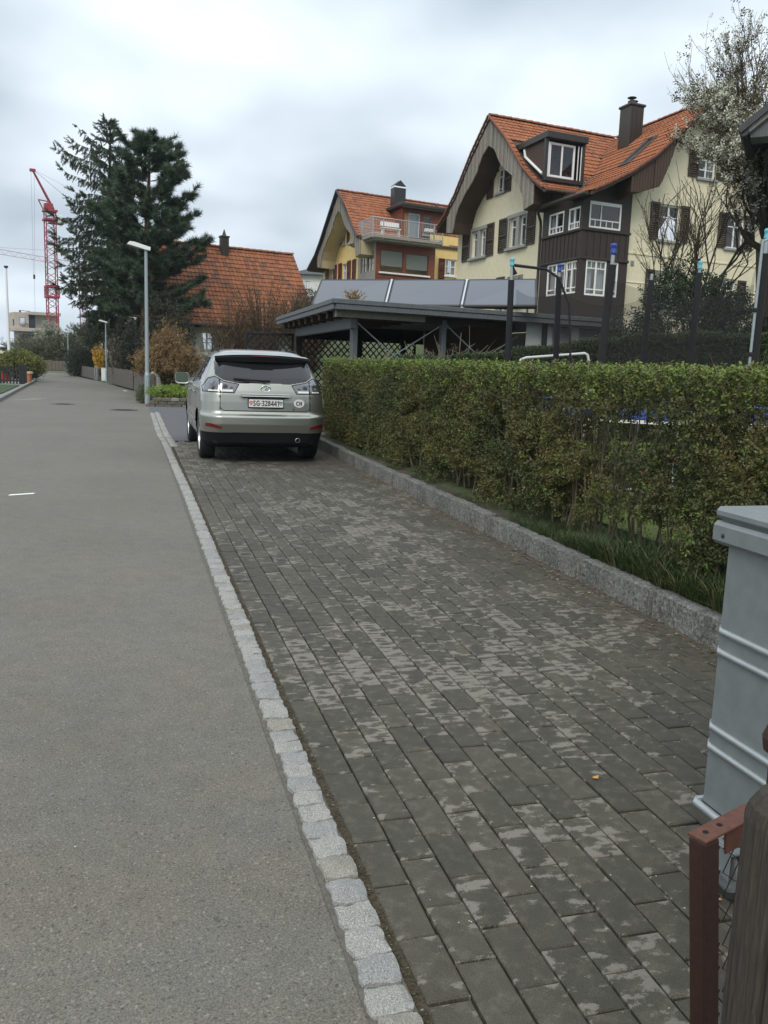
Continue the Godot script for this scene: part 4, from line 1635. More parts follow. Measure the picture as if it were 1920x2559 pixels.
func build_cream_house() -> void:
	rng.seed = 61
	var X := house_frame(Vector3(16.2, 0, -30.88), 87.5, 169.5)
	var h := thing("cream_house", "big cream house with arched wooden gable, brown shutters, dark clad corner and red tiled roof", "house")
	var g0 := 1.2
	# gable front A in the plane x = 0.2, seen obliquely; u = a, so U = -z
	var UA := Vector3(0, 0, -1)
	var NA := Vector3(-1, 0, 0)
	var oA := Vector3(0.2, 0, 0)
	var winA := [Rect2(8.97, 6.68, 1.56, 1.24), Rect2(4.9, 6.72, 1.56, 1.26), Rect2(7.2, 9.3, 0.86, 1.06), Rect2(4.9, 4.2, 1.56, 1.3), Rect2(8.97, 4.2, 1.56, 1.3)]
	var outA := PackedVector2Array([Vector2(3.0, g0), Vector2(12.3, g0), Vector2(12.3, 8.4)])
	for i in range(-12, 13):
		var u := -i * 0.42
		outA.append(Vector2(7.0 + u, roof_y(absf(u)) - 0.16))
	outA.append(Vector2(3.0, 9.0))
	var fixed := PackedVector2Array()
	for p in outA:
		if fixed.is_empty() or fixed[-1].distance_to(p) > 0.01:
			fixed.append(Vector2(clampf(p.x, 3.0, 12.3), p.y))
	outA = PackedVector2Array([Vector2(3.0, g0), Vector2(12.3, g0), Vector2(12.3, roof_y(5.3) - 0.16)])
	for q in [4.6, 3.5, 1.7, 0.0, -1.7, -3.5]:
		outA.append(Vector2(7.0 + q, roof_y(absf(q)) - 0.16))
	outA.append(Vector2(3.0, roof_y(4.0) - 0.16))
	var mb := MB.new()
	mb.xf = X
	wall_face(mb, outA, winA, oA, UA, NA)
	# gable front B in the plane z = -0.2
	var UB := Vector3(1, 0, 0)
	var NB := Vector3(0, 0, 1)
	var oB := Vector3(0, 0, -0.2)
	var winB := [Rect2(3.9, 6.73, 1.12, 1.36), Rect2(7.6, 6.73, 1.0, 1.34), Rect2(5.75, 9.28, 0.94, 1.1), Rect2(3.9, 4.2, 1.12, 1.35), Rect2(7.5, 4.2, 0.95, 1.3)]
	var outB := PackedVector2Array([Vector2(2.32, g0), Vector2(11.6, g0), Vector2(11.6, roof_y(5.47) - 0.16)])
	for q in [4.6, 3.5, 1.7, 0.0, -1.7, -3.5]:
		outB.append(Vector2(6.13 + q, roof_y(absf(q)) - 0.16))
	outB.append(Vector2(2.32, roof_y(3.81) - 0.16))
	wall_face(mb, outB, winB, oB, UB, NB)
	# the far sides close the house
	mb.quado(Vector3(0.2, g0, -12.3), Vector3(11.6, g0, -12.3), Vector3(11.6, 8.2, -12.3), Vector3(0.2, 8.2, -12.3), Vector3(0, 0, -1))
	mb.quado(Vector3(11.6, g0, -0.2), Vector3(11.6, g0, -12.3), Vector3(11.6, 8.2, -12.3), Vector3(11.6, 8.2, -0.2), Vector3(1, 0, 0))
	part(h, "wall", mb.mesh(), M.cream_plaster)
	# plinth bands along front B
	mb = MB.new()
	mb.xf = X
	mb.box(Vector3(7.0, 6.1, -0.19), Vector3(9.3, 0.09, 0.05), 0.015)
	part(h, "string_course", mb.mesh(), M.cream_plaster)
	mb = MB.new()
	mb.xf = X
	mb.box(Vector3(7.0, 5.0, -0.19), Vector3(9.3, 0.06, 0.04), 0.015)
	part(h, "string_course", mb.mesh(), M.cream_plaster)
	# stone surrounds with middle post for the paired windows on front A
	for r in [winA[0], winA[1]]:
		mb = MB.new()
		mb.xf = X
		var t := Transform3D(Basis(UA, Vector3.UP, NA), oA)
		var c: Vector2 = r.get_center()
		for s in [-1.0, 1.0]:
			mb.box(t * Vector3(c.x + s * (r.size.x / 2 + 0.07), c.y, 0.03), Vector3(0.06, r.size.y + 0.02, 0.14), 0.01)
		mb.box(t * Vector3(c.x, r.end.y + 0.08, 0.03), Vector3(0.07, 0.16, r.size.x + 0.4), 0.01)
		mb.box(t * Vector3(c.x, c.y, -0.06), Vector3(0.2, r.size.y, 0.3), 0.01)
		part(h, "stone_surround", mb.mesh(), M.grey_stone)
		for s in [0, 1]:
			var half := Rect2(r.position + Vector2(s * (r.size.x / 2 + 0.15), 0), Vector2(r.size.x / 2 - 0.15, r.size.y))
			window_at(h, X, half, oA, UA, NA, {"v": [], "h": [0.72], "sill": false, "frame": 0.085})
		mb = MB.new()
		mb.xf = X
		mb.box(t * Vector3(c.x, r.position.y - 0.06, 0.06), Vector3(0.2, 0.12, r.size.x + 0.4), 0.015)
		part(h, "sill", mb.mesh(), M.grey_stone)
	window_at(h, X, winA[2], oA, UA, NA, {"v": [0.5], "h": [0.68], "extra": [[0.5, 0.16, 0.9, 0.02]]})
	window_at(h, X, winA[3], oA, UA, NA, {"v": [0.5], "h": [0.7]})
	window_at(h, X, winA[4], oA, UA, NA, {"v": [0.5], "h": [0.7]})
	shutters(h, X, [[11.2, 7.34, 0.9, 1.46], [8.45, 7.34, 0.82, 1.46], [7.08, 7.36, 0.84, 1.46], [4.46, 7.4, 0.88, 1.46], [8.68, 9.86, 0.68, 1.34], [6.86, 9.78, 0.62, 1.16], [7.08, 4.85, 0.84, 1.4]], oA, UA, NA, M.brown_shutter)
	for i in 5:
		window_at(h, X, winB[i], oB, UB, NB, {"v": [0.5], "h": [0.66] if i != 2 else [0.3, 0.66], "curtain": 0.5 if i == 2 else 0.12})
	shutters(h, X, [[3.66, 7.41, 0.46, 1.42], [5.24, 7.41, 0.46, 1.42], [7.34, 7.4, 0.52, 1.4], [8.86, 7.4, 0.52, 1.4], [5.46, 9.82, 0.56, 1.1], [6.98, 9.84, 0.56, 1.1], [3.66, 4.85, 0.46, 1.42], [5.26, 4.85, 0.46, 1.42], [7.22, 4.8, 0.5, 1.36], [8.74, 4.8, 0.5, 1.36]], oB, UB, NB, M.brown_shutter)
	# dark timber clad corner: left face x = 0, right face z = 0
	var wl := [Rect2(1.36, 6.76, 1.16, 0.82), Rect2(-0.0 + 0.12, 6.76, 0.86, 0.82), Rect2(1.0, 4.4, 1.42, 1.22), Rect2(0.08, 4.4, 0.86, 1.22)]
	var wr := [Rect2(0.34, 6.82, 1.52, 0.97), Rect2(0.34, 4.34, 0.98, 1.32), Rect2(1.5, 4.34, 0.4, 1.32)]
	mb = MB.new()
	mb.xf = X
	wall_face(mb, PackedVector2Array([Vector2(0, g0), Vector2(3.05, g0), Vector2(3.05, 8.6), Vector2(0, 8.0)]), wl, Vector3.ZERO, UA, NA)
	wall_face(mb, PackedVector2Array([Vector2(0, g0), Vector2(2.34, g0), Vector2(2.34, 9.0), Vector2(0, 7.75)]), wr, Vector3.ZERO, UB, NB)
	mb.quado(Vector3(2.34, g0, 0), Vector3(2.34, g0, -0.3), Vector3(2.34, 9.0, -0.3), Vector3(2.34, 9.0, 0), Vector3(1, 0, 0))
	mb.quado(Vector3(0, g0, -3.05), Vector3(0.3, g0, -3.05), Vector3(0.3, 8.6, -3.05), Vector3(0, 8.6, -3.05), Vector3(0, 0, -1))
	var bay := part(h, "clad_corner", mb.mesh(), M.dark_cladding)
	var strip := MB.new()
	strip.box(Vector3(0, 0.55, 0.012), Vector3(0.05, 1.08, 0.03), 0.006)
	var sm := strip.mesh()
	for i in 11:
		part(bay, "cover_board", sm, M.dark_cladding, X * Transform3D(Basis(UA, Vector3.UP, NA), Vector3(0, 5.64, -0.02 - 0.3 * i)))
	for i in 8:
		part(bay, "cover_board", sm, M.dark_cladding, X * Transform3D(Basis.IDENTITY, Vector3(0.04 + 0.31 * i, 5.66, 0)))
	for q in [[0.0, 6.72], [0.0, 5.68]]:
		mb = MB.new()
		mb.xf = X
		mb.box(Vector3(-0.03, q[1], -1.5), Vector3(0.09, 0.1, 3.1), 0.015)
		mb.box(Vector3(1.17, q[1] + 0.03, 0.03), Vector3(2.4, 0.1, 0.09), 0.015)
		part(bay, "rail_board", mb.mesh(), M.dark_cladding)
	mb = MB.new()
	mb.xf = X
	mb.box(Vector3(0.06, 4.5, -0.05), Vector3(0.16, 6.6, 0.16), 0.01)
	part(bay, "corner_post", mb.mesh(), M.dark_cladding)
	for r in [wl[0], wl[1]]:
		window_at(h, X, r, Vector3.ZERO, UA, NA, {"v": [0.5], "h": [0.3], "sill": false, "set": 0.03, "extra": [[0.25, 0.15, 0.02, 0.28], [0.75, 0.15, 0.02, 0.28]], "curtain": 0.4})
	for r in [wl[2], wl[3]]:
		window_at(h, X, r, Vector3.ZERO, UA, NA, {"v": [0.5], "h": [0.16, 0.76], "sill": false, "set": 0.03, "extra": [[0.25, 0.88, 0.02, 0.22], [0.75, 0.88, 0.02, 0.22]], "curtain": 0.9})
	window_at(h, X, wr[0], Vector3.ZERO, UB, NB, {"v": [0.36], "h": [0.3], "sill": false, "set": 0.03, "extra": [[0.18, 0.15, 0.016, 0.28], [0.55, 0.15, 0.016, 0.28], [0.75, 0.15, 0.016, 0.28], [0.5, 0.95, 1.0, 0.08]]})
	for r in [wr[1], wr[2]]:
		window_at(h, X, r, Vector3.ZERO, UB, NB, {"v": [0.5], "h": [0.16, 0.78], "sill": false, "set": 0.03, "extra": [[0.25, 0.89, 0.02, 0.2], [0.75, 0.89, 0.02, 0.2]], "curtain": 0.8})
	# roof: wing A ridge along x at a = 7, wing B ridge along z at b = 6.13
	mb = MB.new()
	mb.xf = X
	roof_sheet(mb, Vector3(-0.9, 0, -7.0), Vector3(1, 0, 0), Vector3(0, 0, 1), func(_o): return 0.0, func(o): return 7.03 - o, 5.5)
	roof_sheet(mb, Vector3(-0.9, 0, -7.0), Vector3(1, 0, 0), Vector3(0, 0, -1), func(_o): return 0.0, func(_o): return 13.0, 5.7)
	roof_sheet(mb, Vector3(6.13, 0, 0.9), Vector3(0, 0, -1), Vector3(-1, 0, 0), func(_o): return 0.0, func(o): return 7.9 - o, 6.4)
	roof_sheet(mb, Vector3(6.13, 0, 0.9), Vector3(0, 0, -1), Vector3(1, 0, 0), func(_o): return 0.0, func(o): return 7.9 + minf(o, 0.0), 6.2)
	var roof := part(h, "roof", mb.mesh(), M.brown_wood)
	var eye := Vector3(0, 1.5, 0)
	var xs := tile_slope(X, Vector3(-0.93, 0, -7.0), Vector3(1, 0, 0), Vector3(0, 0, 1), 7.2, 0.12, 5.5, func(u, o): return u < 7.06 - o and not (u > 0.25 and u < 2.35 and o > 1.9 and o < 4.85))
	xs.append_array(tile_slope(X, Vector3(6.13, 0, 0.93), Vector3(0, 0, -1), Vector3(-1, 0, 0), 8.0, 0.12, 6.4, func(u, o): return u < 7.93 - o and not (u > 1.9 and u < 2.42 and o > 2.15 and o < 3.45)))
	lay_tiles(roof, xs, X * Vector3(2.5, 9, 2), 300)
	ridge_tiles(roof, X, Vector3(-0.9, 12.28, -7.0), Vector3(6.1, 12.28, -7.0))
	ridge_tiles(roof, X, Vector3(6.13, 12.28, 0.9), Vector3(6.13, 12.28, -7.0))
	# verge tiles along the two gable edges
	var vt := MB.new()
	vt.col = Color(0.30, 0.10, 0.045)
	vt.box(Vector3(0, 0.02, 0), Vector3(0.09, 0.085, 0.36), 0.012)
	var vm := vt.mesh()
	for q in [[Vector3(-0.95, 0, -7.0), Vector3(0, 0, 1), 5.5], [Vector3(-0.95, 0, -7.0), Vector3(0, 0, -1), 5.7], [Vector3(6.13, 0, 0.95), Vector3(-1, 0, 0), 6.4], [Vector3(6.13, 0, 0.95), Vector3(1, 0, 0), 6.2]]:
		var off := 0.15
		while off < q[2]:
			var y0 := roof_y(off)
			var sl := Vector2(0.2, roof_y(off + 0.2) - y0).normalized()
			var d: Vector3 = (X.basis * ((q[1] as Vector3) * sl.x + Vector3.UP * sl.y)).normalized()
			var s := Vector3.UP.cross(d).normalized()
			part(roof, "verge_tile", vm, M.clay_tile, Transform3D(Basis(s, d.cross(s), d) * Basis(Vector3.RIGHT, 0.07), X * ((q[0] as Vector3) + (q[1] as Vector3) * off + Vector3.UP * (y0 + 0.02))))
			off += 0.33 * sl.x
	# valley gutter
	mb = MB.new()
	mb.tube([X * Vector3(6.1, 12.22, -6.97), X * Vector3(4.43, 11.03, -5.3), X * Vector3(2.63, 9.47, -3.5), X * Vector3(0.6, 8.3, -1.5)], 0.06, 0.06, 6)
	part(roof, "valley_gutter", mb.mesh(), M.brown_metal)
	gable_end(h, X, Transform3D(Basis(Vector3(0, 0, -1), Vector3.UP, Vector3(-1, 0, 0)), Vector3(0.2, 0, -7.0)), M.gable_wood, M.brown_wood, 1.05, 4.5)
	gable_end(h, X, Transform3D(Basis(Vector3(1, 0, 0), Vector3.UP, Vector3(0, 0, 1)), Vector3(6.13, 0, -0.2)), M.brown_wood, M.brown_wood, 1.0, 4.5, ARCH_B)
	# gutters and rain pipe
	mb = MB.new()
	mb.tube([X * Vector3(-0.4, 7.86, 0.85), X * Vector3(-0.4, 7.86, -2.6)], 0.085, 0.085, 8)
	mb.tube([X * Vector3(-0.9, 8.28, -1.42), X * Vector3(0.5, 8.28, -1.42)], 0.08, 0.08, 8)
	part(h, "gutter", mb.mesh(), M.brown_metal)
	mb = MB.new()
	mb.tube([X * Vector3(-0.36, 7.85, -2.6), X * Vector3(-0.3, 7.7, -3.0), X * Vector3(0.05, 7.45, -3.35), X * Vector3(0.08, 7.2, -3.36), X * Vector3(0.08, 1.2, -3.36)], 0.055, 0.055, 8)
	part(h, "rain_pipe", mb.mesh(), M.brown_metal)
	# boxed-in dormer
	var d0 := -2.2
	mb = MB.new()
	mb.xf = X
	mb.box(Vector3(0.38, 10.48, (d0 - 5.0) / 2 + 0.06), Vector3(2.0, 0.26, 3.0), 0.02)
	for s in [-0.52, 1.28]:
		mb.box(Vector3(s, 9.62, d0 - 0.06), Vector3(0.14, 1.5, 0.14), 0.01)
	mb.box(Vector3(0.38, 8.86, d0 - 0.06), Vector3(1.94, 0.14, 0.16), 0.01)
	mb.prism(PackedVector2Array([Vector2(d0 - 0.1, 8.9), Vector2(d0 - 0.1, 10.4), Vector2(-5.2, 10.4)]), 1.2, 1.26, Transform3D(Basis(Vector3(0, 0, 1), Vector3.UP, Vector3(1, 0, 0)), Vector3.ZERO))
	for q in [[-0.42, 9.6, 0.05], [1.17, 9.6, 0.04]]:
		pass
	var dorm := part(roof, "dormer", mb.mesh(), M.dark_metal_paint)
	mb = MB.new()
	mb.xf = X
	mb.prism(PackedVector2Array([Vector2(d0 - 0.25, 9.1), Vector2(d0 - 0.25, 10.34), Vector2(-4.3, 10.34), Vector2(-4.0, 10.0)]), -0.5, -0.46, Transform3D(Basis(Vector3(0, 0, 1), Vector3.UP, Vector3(1, 0, 0)), Vector3.ZERO))
	part(dorm, "side_panel", mb.mesh(), M.brown_wood)
	mb = MB.new()
	mb.xf = X
	for q in [[Vector3(-0.53, 9.08, d0 - 0.26), Vector3(-0.53, 10.0, -4.0)], [Vector3(-0.53, 10.0, -4.0), Vector3(-0.53, 10.3, -4.1)]]:
		mb.tube([q[0], q[1]], 0.06, 0.06, 6)
	part(dorm, "side_frame", mb.mesh(), M.white_paint)
	var oD := Vector3(0, 0, d0)
	mb = MB.new()
	mb.xf = X
	for s in [-0.42, 1.02, 1.17]:
		mb.box(Vector3(s, 9.6, d0 - 0.02), Vector3(0.035, 1.3, 0.04), 0.006)
	part(dorm, "side_frame", mb.mesh(), M.white_paint)
	window_at(roof, X, Rect2(-0.36, 8.96, 1.26, 1.3), oD, UB, NB, {"v": [0.5], "h": [], "sill": false, "set": 0.1, "frame": 0.09})
	# chimney with two cowls
	mb = MB.new()
	mb.xf = X
	mb.box(Vector3(4.55, 11.3, -3.6), Vector3(0.72, 2.6, 0.82), 0.015)
	mb.box(Vector3(4.55, 12.58, -3.6), Vector3(0.84, 0.1, 0.94), 0.02)
	for i in 3:
		mb.box(Vector3(4.33 + 0.22 * i, 11.3, -3.185), Vector3(0.02, 2.2, 0.02), 0.004)
	var ch := part(roof, "chimney", mb.mesh(), M.brown_metal)
	for s in [-0.18, 0.18]:
		mb = MB.new()
		mb.lathe([Vector2(0.0, 0.30), Vector2(0.12, 0.295), Vector2(0.19, 0.27), Vector2(0.19, 0.245), Vector2(0.08, 0.235), Vector2(0.08, 0.14), Vector2(0.16, 0.13), Vector2(0.16, 0.0)], 16, Transform3D(Basis.IDENTITY, X * Vector3(4.55 + s, 12.62, -3.6 - s)))
		part(ch, "cowl", mb.mesh(), M.dark_metal)
	# roof light in the near slope
	var sk := func(o: float, a: float, up: float) -> Vector3: return Vector3(6.13 - o, roof_y(o) + up, -a)
	mb = MB.new()
	for q in [[2.1, 0.95, 2.1, 1.5], [3.5, 0.95, 3.5, 1.5], [2.1, 0.95, 3.5, 0.95], [2.1, 1.5, 3.5, 1.5]]:
		mb.tube([X * sk.call(q[0], q[1], 0.09), X * sk.call(lerpf(q[0], q[2], 0.5), lerpf(q[1], q[3], 0.5), 0.09), X * sk.call(q[2], q[3], 0.09)], 0.07, 0.07, 4)
	var rl := part(roof, "roof_window", mb.mesh(), M.brown_metal)
	mb = MB.new()
	mb.xf = X
	mb.quado(sk.call(2.15, 0.97, 0.1), sk.call(2.15, 1.48, 0.1), sk.call(3.45, 1.48, 0.1), sk.call(3.45, 0.97, 0.1), Vector3(-0.5, 1, 0))
	part(rl, "pane", mb.mesh(), M.tinted_glass)
	# small wall vent
	mb = MB.new()
	mb.xf = X
	mb.box(Vector3(2.72, 5.72, -0.19), Vector3(0.16, 0.2, 0.03), 0.004)
	for i in 4:
		mb.box(Vector3(2.72, 5.65 + 0.045 * i, -0.17), Vector3(0.14, 0.02, 0.02))
	part(h, "wall_vent", mb.mesh(), M.grey_stone)


func build_yellow_house() -> void:
	rng.seed = 71
	var X := house_frame(Vector3(14.0, 0, -52.21), 85, 165)
	var h := thing("yellow_house", "yellow house with dark red shutters, reddish timber bay and railed roof balcony", "house")
	var UA := Vector3(0, 0, -1)
	var NA := Vector3(-1, 0, 0)
	var oA := Vector3(0.3, 0, 0)
	var UB := Vector3(1, 0, 0)
	var NB := Vector3(0, 0, 1)
	var ra := 5.2
	var g0 := 1.5
	var winA := [Rect2(9.44, 6.7, 0.76, 1.25), Rect2(6.25, 6.7, 0.95, 1.28), Rect2(6.72, 9.25, 0.7, 1.3)]
	var outA := PackedVector2Array([Vector2(0.5, g0), Vector2(11.6, g0), Vector2(11.6, roof_y(6.4) - 0.1)])
	for q in [4.6, 3.5, 1.7, 0.0, -1.7, -3.5]:
		outA.append(Vector2(ra + q, roof_y(absf(q)) - 0.16))
	outA.append(Vector2(0.5, roof_y(4.7) - 0.16))
	var mb := MB.new()
	mb.xf = X
	wall_face(mb, outA, winA, oA, UA, NA)
	var winB := [Rect2(5.55, 7.2, 0.86, 1.02)]
	wall_face(mb, PackedVector2Array([Vector2(0.3, g0), Vector2(8.4, g0), Vector2(8.4, 9.6), Vector2(4.3, 9.6), Vector2(4.3, 8.6), Vector2(0.3, 8.6)]), winB, Vector3(0, 0, -1.0), UB, NB)
	mb.quado(Vector3(0.3, g0, -11.6), Vector3(8.4, g0, -11.6), Vector3(8.4, 8, -11.6), Vector3(0.3, 8, -11.6), Vector3(0, 0, -1))
	mb.quado(Vector3(8.4, g0, -1), Vector3(8.4, g0, -11.6), Vector3(8.4, 8, -11.6), Vector3(8.4, 8, -1), Vector3(1, 0, 0))
	part(h, "wall", mb.mesh(), M.yellow_plaster)
	for r in winA:
		window_at(h, X, r, oA, UA, NA, {"v": [0.5], "h": [0.66], "curtain": 0.3})
	window_at(h, X, winB[0], Vector3(0, 0, -1.0), UB, NB, {"v": [0.5], "h": [0.55], "curtain": 0.7, "sillmat": M.white_paint, "frame": 0.09})
	shutters(h, X, [[10.62, 7.35, 0.7, 1.45], [8.75, 7.35, 0.72, 1.45], [7.62, 7.36, 0.74, 1.45], [5.74, 7.36, 0.7, 1.45], [4.7, 7.36, 0.7, 1.45], [7.74, 9.93, 0.56, 1.36], [6.05, 9.78, 0.5, 1.2]], oA, UA, NA, M.red_shutter)
	shutters(h, X, [[5.25, 7.55, 0.48, 1.34]], Vector3(0, 0, -1), UB, NB, M.red_shutter)
	# roof
	mb = MB.new()
	mb.xf = X
	roof_sheet(mb, Vector3(-0.9, 0, -ra), Vector3(1, 0, 0), Vector3(0, 0, 1), func(_o): return 0.0, func(o): return 9.6, 4.3)
	roof_sheet(mb, Vector3(-0.9, 0, -ra), Vector3(1, 0, 0), Vector3(0, 0, -1), func(_o): return 0.0, func(_o): return 9.6, 6.4)
	var roof := part(h, "roof", mb.mesh(), M.brown_wood)
	var xs := tile_slope(X, Vector3(-0.93, 0, -ra), Vector3(1, 0, 0), Vector3(0, 0, 1), 9.6, 0.12, 4.3, func(u, o): return not (u > 3.3 and u < 6.75 and o > 1.5))
	lay_tiles(roof, xs, X * Vector3(0, 9, 2), 60)
	ridge_tiles(roof, X, Vector3(-0.9, 12.28, -ra), Vector3(8.7, 12.28, -ra))
	mb = MB.new()
	mb.tube([X * Vector3(-0.95, 12.25, -ra), X * Vector3(-0.95, 9.45, -ra - 3.5), X * Vector3(-0.95, 8.7, -ra - 4.6), X * Vector3(-0.95, 7.9, -ra - 6.4)], 0.1, 0.1, 5)
	mb.tube([X * Vector3(-0.95, 12.25, -ra), X * Vector3(-0.95, 9.45, -ra + 3.5), X * Vector3(-0.95, 8.9, -ra + 4.3)], 0.08, 0.08, 5)
	part(roof, "verge_trim", mb.mesh(), M.dark_metal)
	gable_end(h, X, Transform3D(Basis(Vector3(0, 0, -1), Vector3.UP, Vector3(-1, 0, 0)), Vector3(0.3, 0, -ra)), M.gable_wood, M.yellow_pale, 1.1, 4.5)
	# timber bay under the balcony
	var wr := [Rect2(0.34, 6.93, 1.62, 1.27), Rect2(2.12, 6.93, 1.66, 1.2)]
	var wl := [Rect2(0.35, 6.95, 1.15, 1.2), Rect2(1.62, 6.95, 1.1, 1.2)]
	mb = MB.new()
	mb.xf = X
	wall_face(mb, PackedVector2Array([Vector2(0, g0), Vector2(4.25, g0), Vector2(4.25, 8.7), Vector2(0, 8.7)]), wr, Vector3.ZERO, UB, NB)
	mb.quado(Vector3(4.25, g0, 0), Vector3(4.25, g0, -1), Vector3(4.25, 8.7, -1), Vector3(4.25, 8.7, 0), Vector3(1, 0, 0))
	var bay := part(h, "timber_bay", mb.mesh(), M.red_cladding)
	mb = MB.new()
	mb.xf = X
	wall_face(mb, PackedVector2Array([Vector2(0, g0), Vector2(3.2, g0), Vector2(3.2, 8.7), Vector2(0, 8.7)]), wl, Vector3.ZERO, UA, NA)
	mb.quado(Vector3(0, g0, -3.2), Vector3(0.4, g0, -3.2), Vector3(0.4, 8.7, -3.2), Vector3(0, 8.7, -3.2), Vector3(0, 0, -1))
	part(bay, "side_wall", mb.mesh(), M.silver_wood)
	mb = MB.new()
	mb.box(Vector3(2.12, 0, 0.012), Vector3(4.25, 0.14, 0.024), 0.004)
	var plank := mb.mesh()
	for y in [8.62, 8.46, 8.30, 6.82, 6.66, 6.5]:
		part(bay, "plank", plank, M.red_cladding, Transform3D(X.basis.orthonormalized(), X * Vector3(0, y, 0)))
	for r in wr:
		window_at(h, X, r, Vector3.ZERO, UB, NB, {"v": [], "h": [], "sill": true, "sillmat": M.white_paint, "mat": M.red_cladding, "set": 0.1, "frame": 0.06})
		mb = MB.new()
		mb.xf = X
		var n := 13
		for i in n:
			mb.box(Vector3(r.get_center().x, r.end.y - 0.05 - 0.068 * i, -0.07), Vector3(r.size.x - 0.14, 0.05, 0.012), 0.0, Basis(Vector3.RIGHT, 0.5))
		part(h, "blind", mb.mesh(), M.grey_slat)
	for r in wl:
		window_at(h, X, r, Vector3.ZERO, UA, NA, {"v": [0.5], "h": [0.42], "sill": false, "mat": M.silver_wood, "set": 0.06})
	# balcony slab and railing
	mb = MB.new()
	mb.xf = X
	mb.box(Vector3(1.85, 8.82, -1.35), Vector3(5.0, 0.2, 4.6), 0.03)
	mb.box(Vector3(1.85, 8.68, -1.25), Vector3(4.7, 0.14, 4.2), 0.03)
	var bal := part(h, "balcony", mb.mesh(), M.silver_wood)
	for y in [9.86, 8.98]:
		mb = MB.new()
		mb.tube([X * Vector3(-0.6, y, -3.4), X * Vector3(-0.6, y, 0.92), X * Vector3(4.3, y, 0.92), X * Vector3(4.3, y, -1.0)], 0.028, 0.028, 5)
		part(bal, "handrail", mb.mesh(), M.zinc_bright)
	mb = MB.new()
	mb.tube([Vector3(0, 0, 0), Vector3(0, 1.18, 0)], 0.035, 0.035, 5)
	var post := mb.mesh()
	for q in [Vector3(-0.6, 8.7, 0.92), Vector3(0.1, 8.7, 0.92), Vector3(1.87, 8.7, 0.92), Vector3(3.67, 8.7, 0.92), Vector3(4.3, 8.7, 0.92), Vector3(-0.6, 8.7, -1.0), Vector3(-0.6, 8.7, -2.6)]:
		part(bal, "post", post, M.zinc_bright, Transform3D(Basis.IDENTITY, X * q))
	mb = MB.new()
	mb.tube([Vector3(0, 0, 0), Vector3(0, 0.88, 0)], 0.011, 0.011, 4)
	var bar := mb.mesh()
	for i in 42:
		part(bal, "baluster", bar, M.zinc_bright, Transform3D(Basis.IDENTITY, X * Vector3(-0.5 + 0.114 * i, 8.98, 0.92)))
	for i in 34:
		part(bal, "baluster", bar, M.zinc_bright, Transform3D(Basis.IDENTITY, X * Vector3(-0.6, 8.98, 0.8 - 0.12 * i)))
	# dormer behind the balcony, door, chimney
	mb = MB.new()
	mb.xf = X
	wall_face(mb, PackedVector2Array([Vector2(2.4, 8.9), Vector2(5.75, 8.9), Vector2(5.75, 11.05), Vector2(2.4, 11.05)]), [Rect2(2.86, 8.95, 0.85, 1.85), Rect2(3.98, 9.6, 0.66, 1.2)], Vector3(0, 0, -1.5), UB, NB)
	mb.quado(Vector3(2.4, 8.9, -1.5), Vector3(2.4, 8.9, -4.6), Vector3(2.4, 11.05, -4.6), Vector3(2.4, 11.05, -1.5), Vector3(-1, 0, 0))
	mb.quado(Vector3(5.75, 8.9, -1.5), Vector3(5.75, 8.9, -4.6), Vector3(5.75, 11.05, -4.6), Vector3(5.75, 11.05, -1.5), Vector3(1, 0, 0))
	var dm := part(roof, "dormer", mb.mesh(), M.red_cladding)
	mb = MB.new()
	mb.xf = X
	mb.box(Vector3(4.05, 11.2, -2.7), Vector3(3.9, 0.2, 3.6), 0.03)
	mb.box(Vector3(4.05, 11.06, -1.1), Vector3(3.7, 0.12, 0.3), 0.02)
	part(dm, "dormer_roof", mb.mesh(), M.brown_metal)
	window_at(roof, X, Rect2(2.86, 8.95, 0.85, 1.85), Vector3(0, 0, -1.5), UB, NB, {"v": [], "h": [], "sill": false, "set": 0.05, "mat": M.pale_blue, "curtain": 1.0})
	window_at(roof, X, Rect2(3.98, 9.6, 0.66, 1.2), Vector3(0, 0, -1.5), UB, NB, {"v": [], "h": [], "set": 0.05, "mat": M.orange_wood})
	mb = MB.new()
	mb.xf = X
	mb.box(Vector3(2.68, 9.85, -1.44), Vector3(0.3, 1.8, 0.08), 0.01)
	part(dm, "door_leaf", mb.mesh(), M.orange_wood)
	mb = MB.new()
	mb.xf = X
	mb.box(Vector3(2.82, 11.75, -3.3), Vector3(0.85, 1.5, 0.7), 0.02)
	var ch := part(roof, "chimney", mb.mesh(), M.dark_metal)
	mb = MB.new()
	mb.xf = X
	mb.box(Vector3(2.82, 12.55, -3.3), Vector3(0.92, 0.12, 0.76), 0.02)
	part(ch, "bright_collar", mb.mesh(), M.chrome)
	mb = MB.new()
	mb.xf = X
	mb.prism(PackedVector2Array([Vector2(-0.45, 12.62), Vector2(0.45, 12.62), Vector2(0, 12.98)]), -0.35, 0.35, Transform3D(Basis.IDENTITY, Vector3(2.82, 0, -3.3)))
	part(ch, "cap", mb.mesh(), M.dark_metal)
	mb = MB.new()
	mb.lathe([Vector2(0.06, 0.0), Vector2(0.06, 0.3), Vector2(0.13, 0.32), Vector2(0.11, 0.46), Vector2(0, 0.5)], 10, Transform3D(Basis.IDENTITY, X * Vector3(5.4, 11.25, -2.5)))
	part(roof, "vent_pipe", mb.mesh(), M.dark_metal)
	# bench and planter on the balcony
	mb = MB.new()
	mb.xf = X
	mb.box(Vector3(0.9, 9.42, 0.2), Vector3(1.3, 0.06, 0.4), 0.015)
	mb.box(Vector3(0.9, 9.7, 0.0), Vector3(1.3, 0.25, 0.05), 0.015)
	for s in [-0.55, 0.55]:
		mb.box(Vector3(0.9 + s, 9.15, 0.2), Vector3(0.06, 0.5, 0.36), 0.01)
